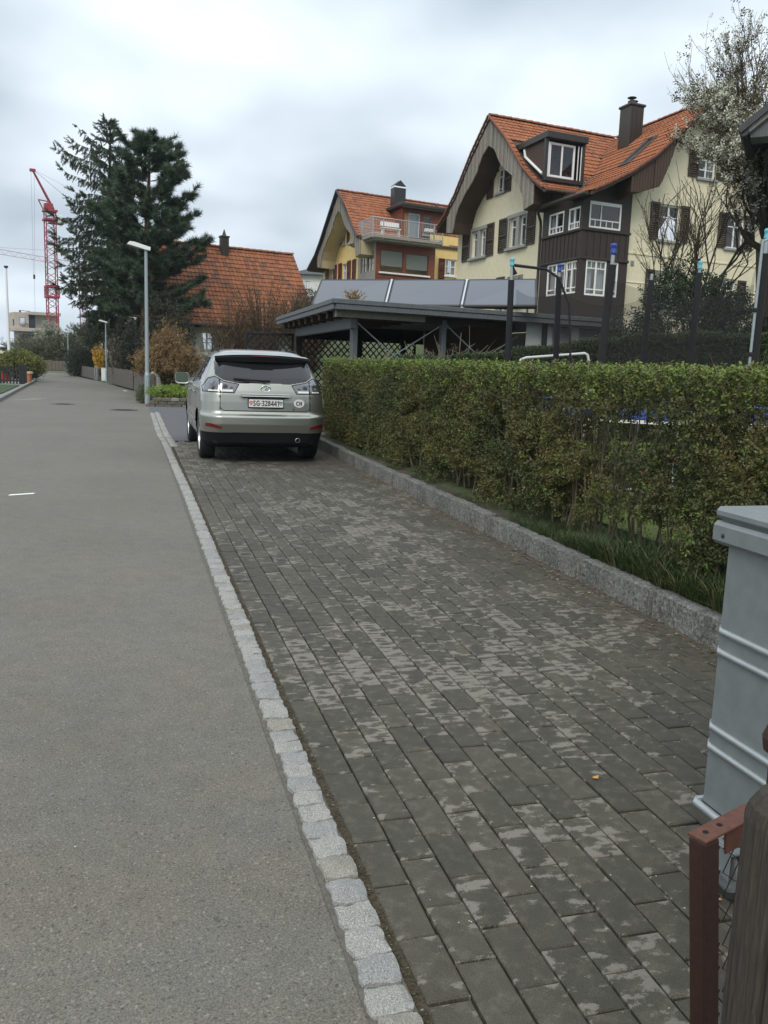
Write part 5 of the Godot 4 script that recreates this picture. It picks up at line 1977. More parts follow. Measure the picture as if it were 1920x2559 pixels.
	var bench := thing("balcony_bench", "pale bench standing behind the balcony railing of the yellow house", "bench")
	part(bench, "seat", mb.mesh(), M.white_paint)
	mb = MB.new()
	mb.xf = X
	mb.box(Vector3(3.35, 9.5, 0.78), Vector3(0.62, 0.2, 0.2), 0.03)
	var pl := thing("window_box", "pale planter box hung inside the balcony railing of the yellow house", "planter")
	part(pl, "box", mb.mesh(), M.white_paint)


func build_red_house() -> void:
	rng.seed = 81
	var X := house_frame(Vector3(8.49, 0, -49.59), 80, 164)
	var h := thing("low_red_roofed_house", "low white house under a long mottled red tiled roof beside the big conifers", "house")
	var prof := [[0.0, 7.2], [4.0, 3.4], [4.6, 3.05]]
	var UB := Vector3(1, 0, 0)
	var NB := Vector3(0, 0, 1)
	var wins := [Rect2(-3.05, 1.7, 0.72, 1.05), Rect2(-2.25, 1.7, 0.35, 1.05), Rect2(-6.2, 1.7, 0.8, 1.05)]
	var mb := MB.new()
	mb.xf = X
	wall_face(mb, PackedVector2Array([Vector2(-7.2, -0.2), Vector2(-0.5, -0.2), Vector2(-0.5, 3.6), Vector2(-7.2, 3.6)]), wins, Vector3(0, 0, 3.6), UB, NB)
	mb.prism(PackedVector2Array([Vector2(-3.6, -0.2), Vector2(3.6, -0.2), Vector2(3.6, 3.7), Vector2(0, 7.1), Vector2(-3.6, 3.7)]), 0.0, -0.02, Transform3D(Basis(Vector3(0, 0, 1), Vector3.UP, Vector3(-1, 0, 0)), Vector3(-0.52, 0, 0)))
	part(h, "wall", mb.mesh(), M.white_plaster)
	for r in wins:
		window_at(h, X, r, Vector3(0, 0, 3.6), UB, NB, {"v": [0.5], "h": [0.5], "curtain": 0.3, "sillmat": M.white_paint})
	mb = MB.new()
	mb.xf = X
	for s in [1.0, -1.0]:
		for i in 2:
			var a: float = prof[i][0]
			var b: float = prof[i + 1][0]
			mb.quado(Vector3(-7.8, prof[i][1], s * a), Vector3(0.1, prof[i][1], s * a), Vector3(0.1, prof[i + 1][1], s * b), Vector3(-7.8, prof[i + 1][1], s * b), Vector3.UP)
			mb.quado(Vector3(-7.8, prof[i][1] - 0.15, s * a), Vector3(0.1, prof[i][1] - 0.15, s * a), Vector3(0.1, prof[i + 1][1] - 0.15, s * b), Vector3(-7.8, prof[i + 1][1] - 0.15, s * b), Vector3.DOWN)
			mb.quado(Vector3(0.1, prof[i][1], s * a), Vector3(0.1, prof[i + 1][1], s * b), Vector3(0.1, prof[i + 1][1] - 0.15, s * b), Vector3(0.1, prof[i][1] - 0.15, s * a), Vector3(1, 0, 0))
	var roof := part(h, "roof", mb.mesh(), M.brown_wood)
	var xs := tile_slope(X, Vector3(-7.8, 0, 0), Vector3(1, 0, 0), Vector3(0, 0, 1), 7.9, 0.05, 4.6, func(_u, _o): return true, prof)
	var cols := tile_cols(xs.size())
	var nz := noise(9, 0.5, 3)
	for i in xs.size():
		var p: Vector3 = (xs[i] as Transform3D).origin
		if nz.get_noise_3dv(p) + rng.randf_range(-0.35, 0.35) > 0.22:
			cols[i] = (cols[i] as Color).lerp(Color(0.10, 0.065, 0.045), 0.55)
		else:
			cols[i] = (cols[i] as Color) * 0.85
	scatter(roof, "tile_courses", roof_tile(), M.clay_tile, xs, cols)
	ridge_tiles(roof, X, Vector3(-7.8, 7.26, 0), Vector3(0.1, 7.26, 0))
	mb = MB.new()
	mb.xf = X
	mb.box(Vector3(-4.0, 7.1, 0.3), Vector3(0.42, 1.3, 0.42), 0.015)
	mb.box(Vector3(-4.0, 7.75, 0.3), Vector3(0.5, 0.08, 0.5), 0.015)
	var ch := part(roof, "chimney", mb.mesh(), M.brown_metal)
	mb = MB.new()
	mb.lathe([Vector2(0.12, 0.0), Vector2(0.03, 0.3), Vector2(0, 0.36)], 8, Transform3D(Basis.IDENTITY, X * Vector3(-4.0, 7.79, 0.3)))
	part(ch, "cowl", mb.mesh(), M.dark_metal)
	mb = MB.new()
	mb.tube([X * Vector3(-7.8, 3.05, 4.62), X * Vector3(0.1, 3.05, 4.62)], 0.07, 0.07, 6)
	part(h, "gutter", mb.mesh(), M.brown_metal)


func build_far_buildings() -> void:
	# white villa between the red roof and the yellow house
	var h := thing("white_villa", "small white villa with a flat grey hipped roof far behind the red roof", "house", Vector3(18.6, 0, -94.5), -0.25)
	var mb := MB.new()
	wall_face(mb, PackedVector2Array([Vector2(-1.9, 4), Vector2(4, 4), Vector2(4, 10.6), Vector2(-1.9, 10.6)]), [Rect2(-0.9, 9.1, 0.6, 0.75), Rect2(1.0, 8.6, 0.9, 1.3)], Vector3.ZERO, Vector3(1, 0, 0), Vector3(0, 0, 1))
	mb.quado(Vector3(-1.9, 4, 0), Vector3(-1.9, 4, -8), Vector3(-1.9, 10.6, -8), Vector3(-1.9, 10.6, 0), Vector3(-1, 0, 0))
	part(h, "wall", mb.mesh(), M.white_plaster)
	for r in [Rect2(-0.9, 9.1, 0.6, 0.75), Rect2(1.0, 8.6, 0.9, 1.3)]:
		window_at(h, Transform3D.IDENTITY, r, Vector3.ZERO, Vector3(1, 0, 0), Vector3(0, 0, 1), {"v": [0.5], "h": [0.6]})
	mb = MB.new()
	var e := [Vector3(-2.6, 10.5, 0.7), Vector3(5, 10.5, 0.7), Vector3(5, 10.5, -8.5), Vector3(-2.6, 10.5, -8.5)]
	var r0 := Vector3(0.8, 11.9, -3.5)
	var r1 := Vector3(3.0, 11.9, -3.5)
	mb.quado(e[0], e[1], r1, r0, Vector3(0, 1, 1))
	mb.trio(e[0], e[3], r0, Vector3(-1, 1, 0))
	mb.trio(e[1], e[2], r1, Vector3(1, 1, 0))
	mb.quado(e[2], e[3], r0, r1, Vector3(0, 1, -1))
	mb.quado(e[0], e[1], e[2], e[3], Vector3.DOWN)
	part(h, "roof", mb.mesh(), M.dark_roof)
	# modern flats with a setback storey, far down the street
	h = thing("modern_flats", "modern beige flats with a set-back top storey and roof terrace beside the crane", "building", Vector3(-19.5, 0, -177.3), 0.28)
	mb = MB.new()
	var top := [Rect2(-0.35, 6.3, 0.95, 1.3)]
	wall_face(mb, PackedVector2Array([Vector2(-1.3, 5.6), Vector2(1.2, 5.6), Vector2(1.2, 8.5), Vector2(-1.3, 8.5)]), top, Vector3(0, 0, 0), Vector3(1, 0, 0), Vector3(0, 0, 1), 0.3)
	wall_face(mb, PackedVector2Array([Vector2(0, 5.6), Vector2(8, 5.6), Vector2(8, 8.5), Vector2(0, 8.5)]), [Rect2(0.2, 6.0, 1.6, 1.2)], Vector3(-1.3, 0, 0), Vector3(0, 0, -1), Vector3(-1, 0, 0), 0.3)
	mb.box(Vector3(3.9, 8.42, -1.0), Vector3(5.8, 0.55, 3.6), 0.02)
	mb.box(Vector3(4.8, 6.9, -3.0), Vector3(4.2, 2.6, 3.0), 0.02)
	mb.box(Vector3(-0.1, 8.45, -4), Vector3(2.3, 0.1, 7.6), 0.02)
	mb.box(Vector3(2.6, 5.4, -3.2), Vector3(8.2, 0.62, 8.0), 0.02)
	mb.box(Vector3(3.2, 2.4, -4.5), Vector3(6.8, 5.4, 6.4), 0.02)
	part(h, "wall", mb.mesh(), M.beige_plaster)
	window_at(h, Transform3D.IDENTITY, top[0], Vector3.ZERO, Vector3(1, 0, 0), Vector3(0, 0, 1), {"v": [], "h": [], "mat": M.dark_metal, "sill": false})
	window_at(h, Transform3D.IDENTITY, Rect2(0.2, 6.0, 1.6, 1.2), Vector3(-1.3, 0, 0), Vector3(0, 0, -1), Vector3(-1, 0, 0), {"v": [0.5], "h": [], "mat": M.dark_metal, "sill": false})
	mb = MB.new()
	mb.box(Vector3(1.95, 6.9, -2.0), Vector3(1.5, 2.5, 0.1))
	part(h, "terrace_glazing", mb.mesh(), M.tinted_glass)
	mb = MB.new()
	mb.tube([Vector3(-0.1, 8.85, -1), Vector3(1.6, 8.8, -1)], 0.05, 0.05, 5)
	mb.box(Vector3(-0.1, 8.7, -1), Vector3(0.3, 0.4, 0.3), 0.02)
	part(h, "roof_plant", mb.mesh(), M.dark_metal)
	for k in 3:
		mb = MB.new()
		mb.box(Vector3(2.6, 1.1 + 1.5 * k, -1.27), Vector3(5.0, 0.9, 0.1))
		part(h, "window_band", mb.mesh(), M.tinted_glass)
	for q in [[0.1, 0.75], [0.55, 0.6], [1.5, 0.7]]:
		var bush := thing("terrace_planter", ["dark planter bush left on the terrace of the flats", "small dark planter bush by the terrace door of the flats", "dark planter bush right on the terrace of the flats"][[0.1, 0.55, 1.5].find(q[0])], "planter", h.transform * Vector3(q[0], 5.75, 0.35))
		leaf_ball(bush, Vector3(0.55, 0.5, 0.4), 70, 0.14, [Color(0.02, 0.03, 0.015), Color(0.03, 0.04, 0.02)])
	# corner of the pale building at the right edge
	var b := thing("pale_blue_house", "corner of a pale blue grey house with a grey bargeboard at the right edge", "house")
	var fr := Vector3(-0.28, 0, 0.96)
	var X := Transform3D(Basis(Vector3(0.75, 0, 0.661), Vector3.UP, Vector3(-0.661, 0, 0.75)), Vector3(11.78, 0, -14.35))
	mb = MB.new()
	mb.xf = X
	mb.prism(PackedVector2Array([Vector2(0.05, 1.2), Vector2(7.4, 1.2), Vector2(7.4, 5.4), Vector2(3.8, 9.4), Vector2(0.05, 5.95)]), -7.0, 0.0)
	part(b, "wall", mb.mesh(), M.blue_grey_plaster)
	mb = MB.new()
	mb.xf = X
	mb.prism(PackedVector2Array([Vector2(-0.75, 5.72), Vector2(-0.2, 5.72), Vector2(0.12, 5.75), Vector2(0.3, 6.1), Vector2(0.9, 6.1), Vector2(3.8, 8.8), Vector2(3.8, 9.5), Vector2(-0.75, 5.93)]), 0.35, 0.85)
	part(b, "gable_boards", mb.mesh(), M.blue_grey_wood)
	mb = MB.new()
	mb.xf = X
	mb.prism(PackedVector2Array([Vector2(-0.85, 5.86), Vector2(3.8, 9.62), Vector2(3.8, 9.5), Vector2(-0.8, 5.76)]), 0.0, 0.95)
	part(b, "bargeboard", mb.mesh(), M.white_weathered)
	mb = MB.new()
	mb.xf = X
	mb.prism(PackedVector2Array([Vector2(-0.95, 5.86), Vector2(3.8, 9.74), Vector2(8.5, 5.86), Vector2(8.45, 5.74), Vector2(3.8, 9.62), Vector2(-0.9, 5.76)]), -7.5, 1.05)
	part(b, "roof", mb.mesh(), M.dark_roof)
	mb = MB.new()
	mb.tube([X * Vector3(-0.85, 5.8, 1.0), X * Vector3(-0.85, 5.8, -7.2)], 0.09, 0.09, 8)
	part(b, "gutter", mb.mesh(), M.dark_metal)


# ---------- plants ----------
func sprig_mesh(leaves: int, leaf_len: float, leaf_w: float, spread: float, sd: int) -> ArrayMesh:
	# a twig of unit length along y with small folded leaves
	var r := RandomNumberGenerator.new()
	r.seed = sd
	var mb := MB.new()
	for i in leaves:
		var y := (i + 0.6) / leaves
		var a := i * 2.4 + r.randf_range(-0.5, 0.5)
		var out := Vector3(cos(a), 0, sin(a))
		var d := (out * spread + Vector3.UP * r.randf_range(0.15, 0.8)).normalized()
		var s := d.cross(Vector3(r.randf_range(-1, 1), r.randf_range(-1, 1), r.randf_range(-1, 1))).normalized()
		var p := Vector3(0, y, 0) + out * 0.02
		var l := leaf_len * r.randf_range(0.7, 1.25)
		var w := leaf_w * r.randf_range(0.8, 1.2)
		var m := p + d * l * 0.45
		var nn := s.cross(d)
		mb.tri(p, m - s * w * 0.5 + nn * w * 0.18, p + d * l)
		mb.tri(p, p + d * l, m + s * w * 0.5 + nn * w * 0.18)
	return mb.mesh()


func needle_tuft(n: int, sd: int, wide: float, open: float) -> ArrayMesh:
	var r := RandomNumberGenerator.new()
	r.seed = sd
	var mb := MB.new()
	for i in n:
		var a := i * 2.39996
		var k := sqrt((i + 0.5) / n) * open
		var d := Vector3(sin(k) * cos(a), cos(k), sin(k) * sin(a))
		var s := d.cross(Vector3(r.randf_range(-1, 1), r.randf_range(-1, 1), r.randf_range(-1, 1))).normalized() * wide
		var p := Vector3(0, r.randf_range(-0.25, 0.15), 0)
		mb.tri(p - s, p + s, p + d * r.randf_range(0.75, 1.1))
	return mb.mesh()


func spray_mesh(sd: int) -> ArrayMesh:
	# a flat hanging spray of a spruce: side twiglets both sides of an axis along y
	var r := RandomNumberGenerator.new()
	r.seed = sd
	var mb := MB.new()
	for i in 11:
		var y := i / 11.0
		for s in [-1.0, 1.0]:
			var l := 0.42 * (1.0 - 0.75 * y) * r.randf_range(0.6, 1.15)
			var p := Vector3(0, y, 0)
			var q := p + Vector3(s * l, l * 0.75, r.randf_range(-0.12, 0.12))
			var w := Vector3(0, 0.045, r.randf_range(-0.03, 0.03))
			mb.tri(p - w, q, p + w)
			mb.tri(p + Vector3(0, 0, -0.05), q, p + Vector3(0, 0.02, 0.05))
	mb.tri(Vector3(-0.03, 0, 0), Vector3(0.03, 0, 0), Vector3(0, 1.1, 0))
	return mb.mesh()


var sprigs := []
var tufts := []
var sprays := []


func prepare_plants() -> void:
	for i in 4:
		sprigs.append(sprig_mesh(9, 0.36, 0.2, 1.0, 900 + i))
		tufts.append(needle_tuft(20, 930 + i, 0.05, 1.15))
		sprays.append(spray_mesh(960 + i))


func pick(cols: Array) -> Color:
	return (cols[rng.randi() % cols.size()] as Color).lerp(cols[rng.randi() % cols.size()], rng.randf() * 0.7)


func leaf_ball(p: Node3D, r: Vector3, count: int, size: float, cols: Array, nm := "foliage", m: Material = null, at := Vector3.ZERO, hollow := 0.35) -> void:
	var nz := noise(count, 1.1, 3)
	var xs := []
	var cs := []
	var tries := 0
	while xs.size() < count and tries < count * 6:
		tries += 1
		var d := rv()
		var l := d.length()
		if l > 1.0 or l < 0.05:
			continue
		var edge := 1.0 + 0.3 * nz.get_noise_3dv(d.normalized() * 1.6) + 0.12 * nz.get_noise_3dv(d.normalized() * 5.0)
		var k := lerpf(hollow, 1.0, pow(rng.randf(), 0.5)) * edge
		var q := d.normalized() * k
		if nz.get_noise_3dv(q * 3.0 + Vector3(7, 0, 0)) < -0.28:
			continue
		var pos := at + Vector3(q.x * r.x, r.y + q.y * r.y, q.z * r.z)
		if pos.y < 0.0:
			continue
		var dir := (d.normalized() + Vector3.UP * 0.5 + rv() * 0.8).normalized()
		xs.append(Transform3D(at_basis(dir, rng.randf() * TAU, size * rng.randf_range(0.7, 1.3)), pos))
		cs.append(pick(cols))
	for k in 2:
		var a := []
		var b := []
		for i in range(k, xs.size(), 2):
			a.append(xs[i])
			b.append(cs[i])
		scatter(p, nm, sprigs[k + (count % 2)], M.leaf if m == null else m, a, b)


# branching wood; tips collects [position, direction, thickness]
func grow(mb: MB, p: Vector3, d: Vector3, len: float, r: float, lvl: int, cfg: Dictionary, tips: Array) -> void:
	var n := 3
	var pts := [p]
	var q := p
	var dd := d
	for i in n:
		dd = (dd + rv() * float(cfg.get("wob", 0.18)) + Vector3.UP * float(cfg.get("up", 0.06))).normalized()
		q += dd * len / n
		pts.append(q)
	var r1 := r * float(cfg.get("taper", 0.66))
	mb.tube(pts, r, r1, 6 if r > 0.04 else (4 if r > 0.012 else 3), false)
	if lvl <= int(cfg.get("tiplvl", 1)):
		for i in range(1, pts.size()):
			tips.append([pts[i], dd, r1])
	if lvl == 0:
		return
	var kids: int = cfg.get("kids", 3)
	for i in kids:
		var a := rng.randf() * TAU
		var s := dd.cross(Vector3.UP if absf(dd.y) < 0.9 else Vector3.RIGHT).normalized()
		var w := s * cos(a) + dd.cross(s) * sin(a)
		var ang := rng.randf_range(0.35, 0.85) * float(cfg.get("spread", 1.0))
		var nd := (dd * cos(ang) + w * sin(ang)).normalized()
		var from: Vector3 = pts[n] if i < 2 else (pts[n - 1] as Vector3).lerp(pts[n - 2], rng.randf())
		grow(mb, from, nd, len * rng.randf_range(0.6, 0.85), maxf(r1 * 0.8, 0.004), lvl - 1, cfg, tips)


func build_hedges() -> void:
	# the long see-through hedge on top of the edging wall
	rng.seed = 101
	var h := thing("long_hedge", "long clipped hedge with thin leafless gaps above the granite edging wall", "hedge")
	var mb := MB.new()
	var z := -1.2
	while z > -15.7:
		for k in (2 if rng.randf() < 0.55 else 1):
			var b := Vector3(rng.randf_range(3.46, 3.82), 0.14, z + rng.randf_range(-0.05, 0.05))
			var pts := [b]
			var q := b
			for i in 5:
				q += Vector3(rng.randf_range(-0.05, 0.05), 0.25, rng.randf_range(-0.07, 0.07))
				pts.append(q)
			mb.tube(pts, rng.randf_range(0.007, 0.016), 0.004, 5, false)
			for i in 6:
				var o: Vector3 = (pts[1 + i % 4] as Vector3).lerp(pts[2 + i % 4], rng.randf())
				var d := Vector3(rng.randf_range(-0.8, 0.8), rng.randf_range(0.4, 1.2), rng.randf_range(-1, 1)).normalized()
				var l := rng.randf_range(0.15, 0.42)
				mb.tube([o, o + d * l * 0.5 + rv() * 0.02, o + d * l + rv() * 0.03], 0.004, 0.002, 3, false)
		z -= rng.randf_range(0.06, 0.17)
	part(h, "stems", mb.mesh(), M.hedge_twig)
	var nz := noise(44, 1.5, 3)
	var tone := noise(45, 0.55, 2)
	var sets := [[], [], [], []]
	var cols := [[], [], [], []]
	var n := 0
	for i in 250000:
		var zz := -1.2 - 14.8 * rng.randf()
		var near := smoothstep(-9.5, -5.0, zz)
		var y := 0.2 + 1.34 * rng.randf()
		var side := rng.randf()
		var x := 3.38 + 0.5 * (pow(rng.randf(), 1.6) if side < 0.7 else 1.0 - pow(rng.randf(), 2.0))
		var p := Vector3(x, y, zz)
		var dens := 0.56 - 0.40 * near
		dens *= lerpf(0.12, 1.0, smoothstep(0.24, 0.62, y))
		dens = maxf(dens, 0.9 * smoothstep(1.30, 1.44, y))
		dens += 1.15 * nz.get_noise_3d(p.x * 0.3, p.y * 1.4, p.z) * (1.0 - 0.8 * smoothstep(1.2, 1.4, y))
		if zz < -11.5:
			dens += 0.25
		if rng.randf() > dens * 0.5:
			continue
		var top := 1.515 + 0.035 * nz.get_noise_3d(zz * 2.0, 3.0, 1.0)
		if y > top:
			continue
		var d := (Vector3(-0.6 if x < 3.65 else 0.6, 0.5, 0) + rv() * 0.9 + Vector3.UP * 1.4 * smoothstep(1.25, 1.5, y)).normalized()
		var k := rng.randi() % 4
		(sets[k] as Array).append(Transform3D(at_basis(d, rng.randf() * TAU, rng.randf_range(0.05, 0.095)), p))
		var t := tone.get_noise_2d(zz, y * 1.5)
		var c := Color(0.042, 0.056, 0.012).lerp(Color(0.105, 0.100, 0.025), clampf(0.5 + t + rng.randf_range(-0.3, 0.3), 0, 1))
		if rng.randf() < 0.05:
			c = Color(0.14, 0.10, 0.04)
		var fresh := 0.65 if y > 1.43 else (0.35 if y > 1.3 else 0.06)
		if rng.randf() < fresh:
			c = Color(0.16, 0.21, 0.032).lerp(Color(0.09, 0.14, 0.022), rng.randf())
		(cols[k] as Array).append(c)
	for k in 4:
		scatter(h, "leaves", sprigs[k], M.leaf, sets[k], cols[k])
	# clipped dense hedge across the far side of the lawn
	rng.seed = 111
	var g := thing("garden_hedge", "dense dark box-shaped hedge across the far side of the lawn behind the trampoline", "hedge")
	var A := Vector3(4.5, 0.2, -14.85)
	var B := Vector3(9.9, 0.2, -12.35)
	var xs := []
	var cs := []
	var U := (B - A).normalized()
	var W := Vector3(U.z, 0, -U.x)
	if W.z < 0:
		W = -W
	var core := MB.new()
	for i in 12:
		var u := (i + 0.5) / 12.0
		var top := lerpf(1.58, 2.12, smoothstep(0.0, 0.85, u)) - 0.16
		core.box(A.lerp(B, u) + Vector3(0, top * 0.5 - 0.1, 0), Vector3(A.distance_to(B) / 12.0 + 0.01 * (i % 2), top, 0.62 + 0.01 * (i % 3)), 0.05, Basis(U, Vector3.UP, U.cross(Vector3.UP)))
	part(g, "inner_twigs", core.mesh(), M.hedge_core)
	for i in 30000:
		var u := rng.randf()
		var top := lerpf(1.58, 2.12, smoothstep(0.0, 0.85, u))
		var y := 0.25 + (top - 0.25) * pow(rng.randf(), 0.7)
		var w := rng.randf_range(-0.4, 0.4)
		if rng.randf() < 0.5:
			w = 0.36 + rng.randf_range(-0.05, 0.06)
		if rng.randf() < 0.25:
			y = top - rng.randf() * 0.07
		var p := A.lerp(B, u) + W * w
		p.y = y + 0.02 * sin(u * 40.0)
		xs.append(Transform3D(at_basis((W * 0.6 + Vector3.UP * 0.6 + rv()).normalized(), rng.randf() * TAU, rng.randf_range(0.07, 0.11)), p))
		cs.append(Color(0.026, 0.040, 0.012).lerp(Color(0.055, 0.078, 0.02), rng.randf()))
	scatter(g, "leaves", sprigs[0], M.leaf, xs, cs)
	# grass and low weeds on the strip between wall and hedge
	rng.seed = 121
	var blade := MB.new()
	for i in 9:
		var a := i * 2.4
		var o := Vector3(cos(a), 0, sin(a)) * 0.12
		var d := Vector3(cos(a) * rng.randf_range(0.15, 0.7), 1.0, sin(a) * rng.randf_range(0.15, 0.7)) * rng.randf_range(0.6, 1.1)
		var s := Vector3(-sin(a), 0, cos(a)) * 0.028
		var mid := o + d * 0.55
		var tip := o + d + Vector3(cos(a), -0.35, sin(a)) * 0.35
		s *= 0.7
		blade.tri(o - s, o + s, mid + s * 0.8)
		blade.tri(o - s, mid + s * 0.8, mid - s * 0.8)
		blade.tri(mid - s * 0.8, mid + s * 0.8, tip)
	xs = []
	cs = []
	var gz := noise(46, 0.8, 3)
	for i in 14000:
		var zz := -1.3 - 14.6 * pow(rng.randf(), 1.25)
		var x := 3.25 + 0.55 * pow(rng.randf(), 1.2)
		var k := gz.get_noise_2d(x * 2.0, zz)
		var near := smoothstep(-7.5, -4.8, zz)
		if k + 0.55 * near + rng.randf_range(-0.25, 0.25) < 0.12:
			continue
		var s := lerpf(0.045, 0.17, near) * rng.randf_range(0.6, 1.3)
		xs.append(Transform3D(Basis(Vector3.UP, rng.randf() * TAU).scaled(Vector3(s, s * rng.randf_range(0.8, 1.4), s)) * Basis(Vector3(1, 0, 0), rng.randf_range(-0.2, 0.2)), Vector3(x, hill(x, zz) + 0.0, zz)))
		cs.append(Color(0.02, 0.040, 0.010).lerp(Color(0.05, 0.078, 0.018), rng.randf()) if rng.randf() < 0.93 else Color(0.16, 0.14, 0.06))
	var gr := scatter(self, "verge_grass", blade.mesh(), M.leaf, xs, cs)
	tag(gr, "dark green grass tufts under the long hedge along the edging wall", "grass")
	xs = []
	cs = []
	for i in 2600:
		var zz := rng.randf_range(-13.4, -1.6)
		var x := rng.randf_range(3.95, 8.5)
		xs.append(Transform3D(Basis(Vector3.UP, rng.randf() * TAU).scaled(Vector3.ONE * rng.randf_range(0.03, 0.07)), Vector3(x, hill(x, zz) + 0.03, zz)))
		cs.append(Color(0.12, 0.18, 0.03).lerp(Color(0.19, 0.24, 0.05), rng.randf()))
	gr = scatter(self, "lawn_grass", blade.mesh(), M.leaf, xs, cs)
	tag(gr, "bright short grass of the lawn behind the long hedge", "grass")
	# soil bed under the hedge
	mb = MB.new()
	for j in 16:
		var z0 := -0.4 - j
		mb.quad(Vector3(3.24, 0.152, z0), Vector3(3.95, 0.19, z0), Vector3(3.95, 0.19, z0 - 1.0), Vector3(3.24, 0.152, z0 - 1.0))
	struct("hedge_bed", mb.mesh(), M.garden_soil)
	# litter: brown leaves along the foot of the wall, petals and crumbs on the pavers
	rng.seed = 131
	var lf := MB.new()
	lf.tri(Vector3(-0.5, 0.1, 0), Vector3(0, 0, -0.35), Vector3(0.5, 0.15, 0))
	lf.tri(Vector3(-0.5, 0.1, 0), Vector3(0.5, 0.15, 0), Vector3(0, 0.05, 0.35))
	xs = []
	cs = []
	for i in 2600:
		var zz := -2.0 - 13.0 * rng.randf()
		var x := 3.12 - absf(rng.randfn(0.0, 0.13))
		if rng.randf() < 0.22:
			x = rng.randf_range(3.26, 3.5)
		var s := rng.randf_range(0.008, 0.028)
		xs.append(Transform3D(Basis(rv().normalized(), rng.randf_range(-0.5, 0.5)) * Basis(Vector3.UP, rng.randf() * TAU).scaled(Vector3(s, s, s)), Vector3(x, (0.006 if x < 3.2 else 0.17) + rng.randf() * 0.006, zz)))
		cs.append(Color(0.09, 0.045, 0.022).lerp(Color(0.16, 0.075, 0.04), rng.randf()) if rng.randf() < 0.85 else Color(0.25, 0.2, 0.11))
	var li := scatter(self, "fallen_leaves", lf.mesh(), M.leaf_dull, xs, cs)
	tag(li, "small brown fallen leaves gathered along the foot of the edging wall", "leaves")
	xs = []
	cs = []
	for i in 170:
		var zz := -1.4 - 9.0 * pow(rng.randf(), 1.3)
		var x := rng.randf_range(0.7, 3.1) if rng.randf() < 0.75 else rng.randf_range(-1.5, 0.5)
		var s := rng.randf_range(0.004, 0.009)
		xs.append(Transform3D(Basis(Vector3.UP, rng.randf() * TAU).scaled(Vector3(s, s, s)), Vector3(x, 0.006, zz)))
		cs.append(Color(0.62, 0.58, 0.5))
	li = scatter(self, "fallen_petals", lf.mesh(), M.leaf_dull, xs, cs)
	tag(li, "tiny white petals scattered over the pavers and road", "petals")
	for q in [[Vector3(1.66, 0.008, -2.75), 0.035, 0.4], [Vector3(1.63, 0.008, -1.98), 0.028, 2.0]]:
		var one := lf.mesh()
		var o := part(self, "fallen_leaf", one, M.yellow_leaf, Transform3D(Basis(Vector3.UP, q[2]).scaled(Vector3.ONE * q[1]), q[0]))
		tag(o, "single yellow leaf lying on the pavers, " + ("farther out toward the car" if q[1] > 0.03 else "near the rusty steel post"), "leaf", "yellow leaves on the pavers")


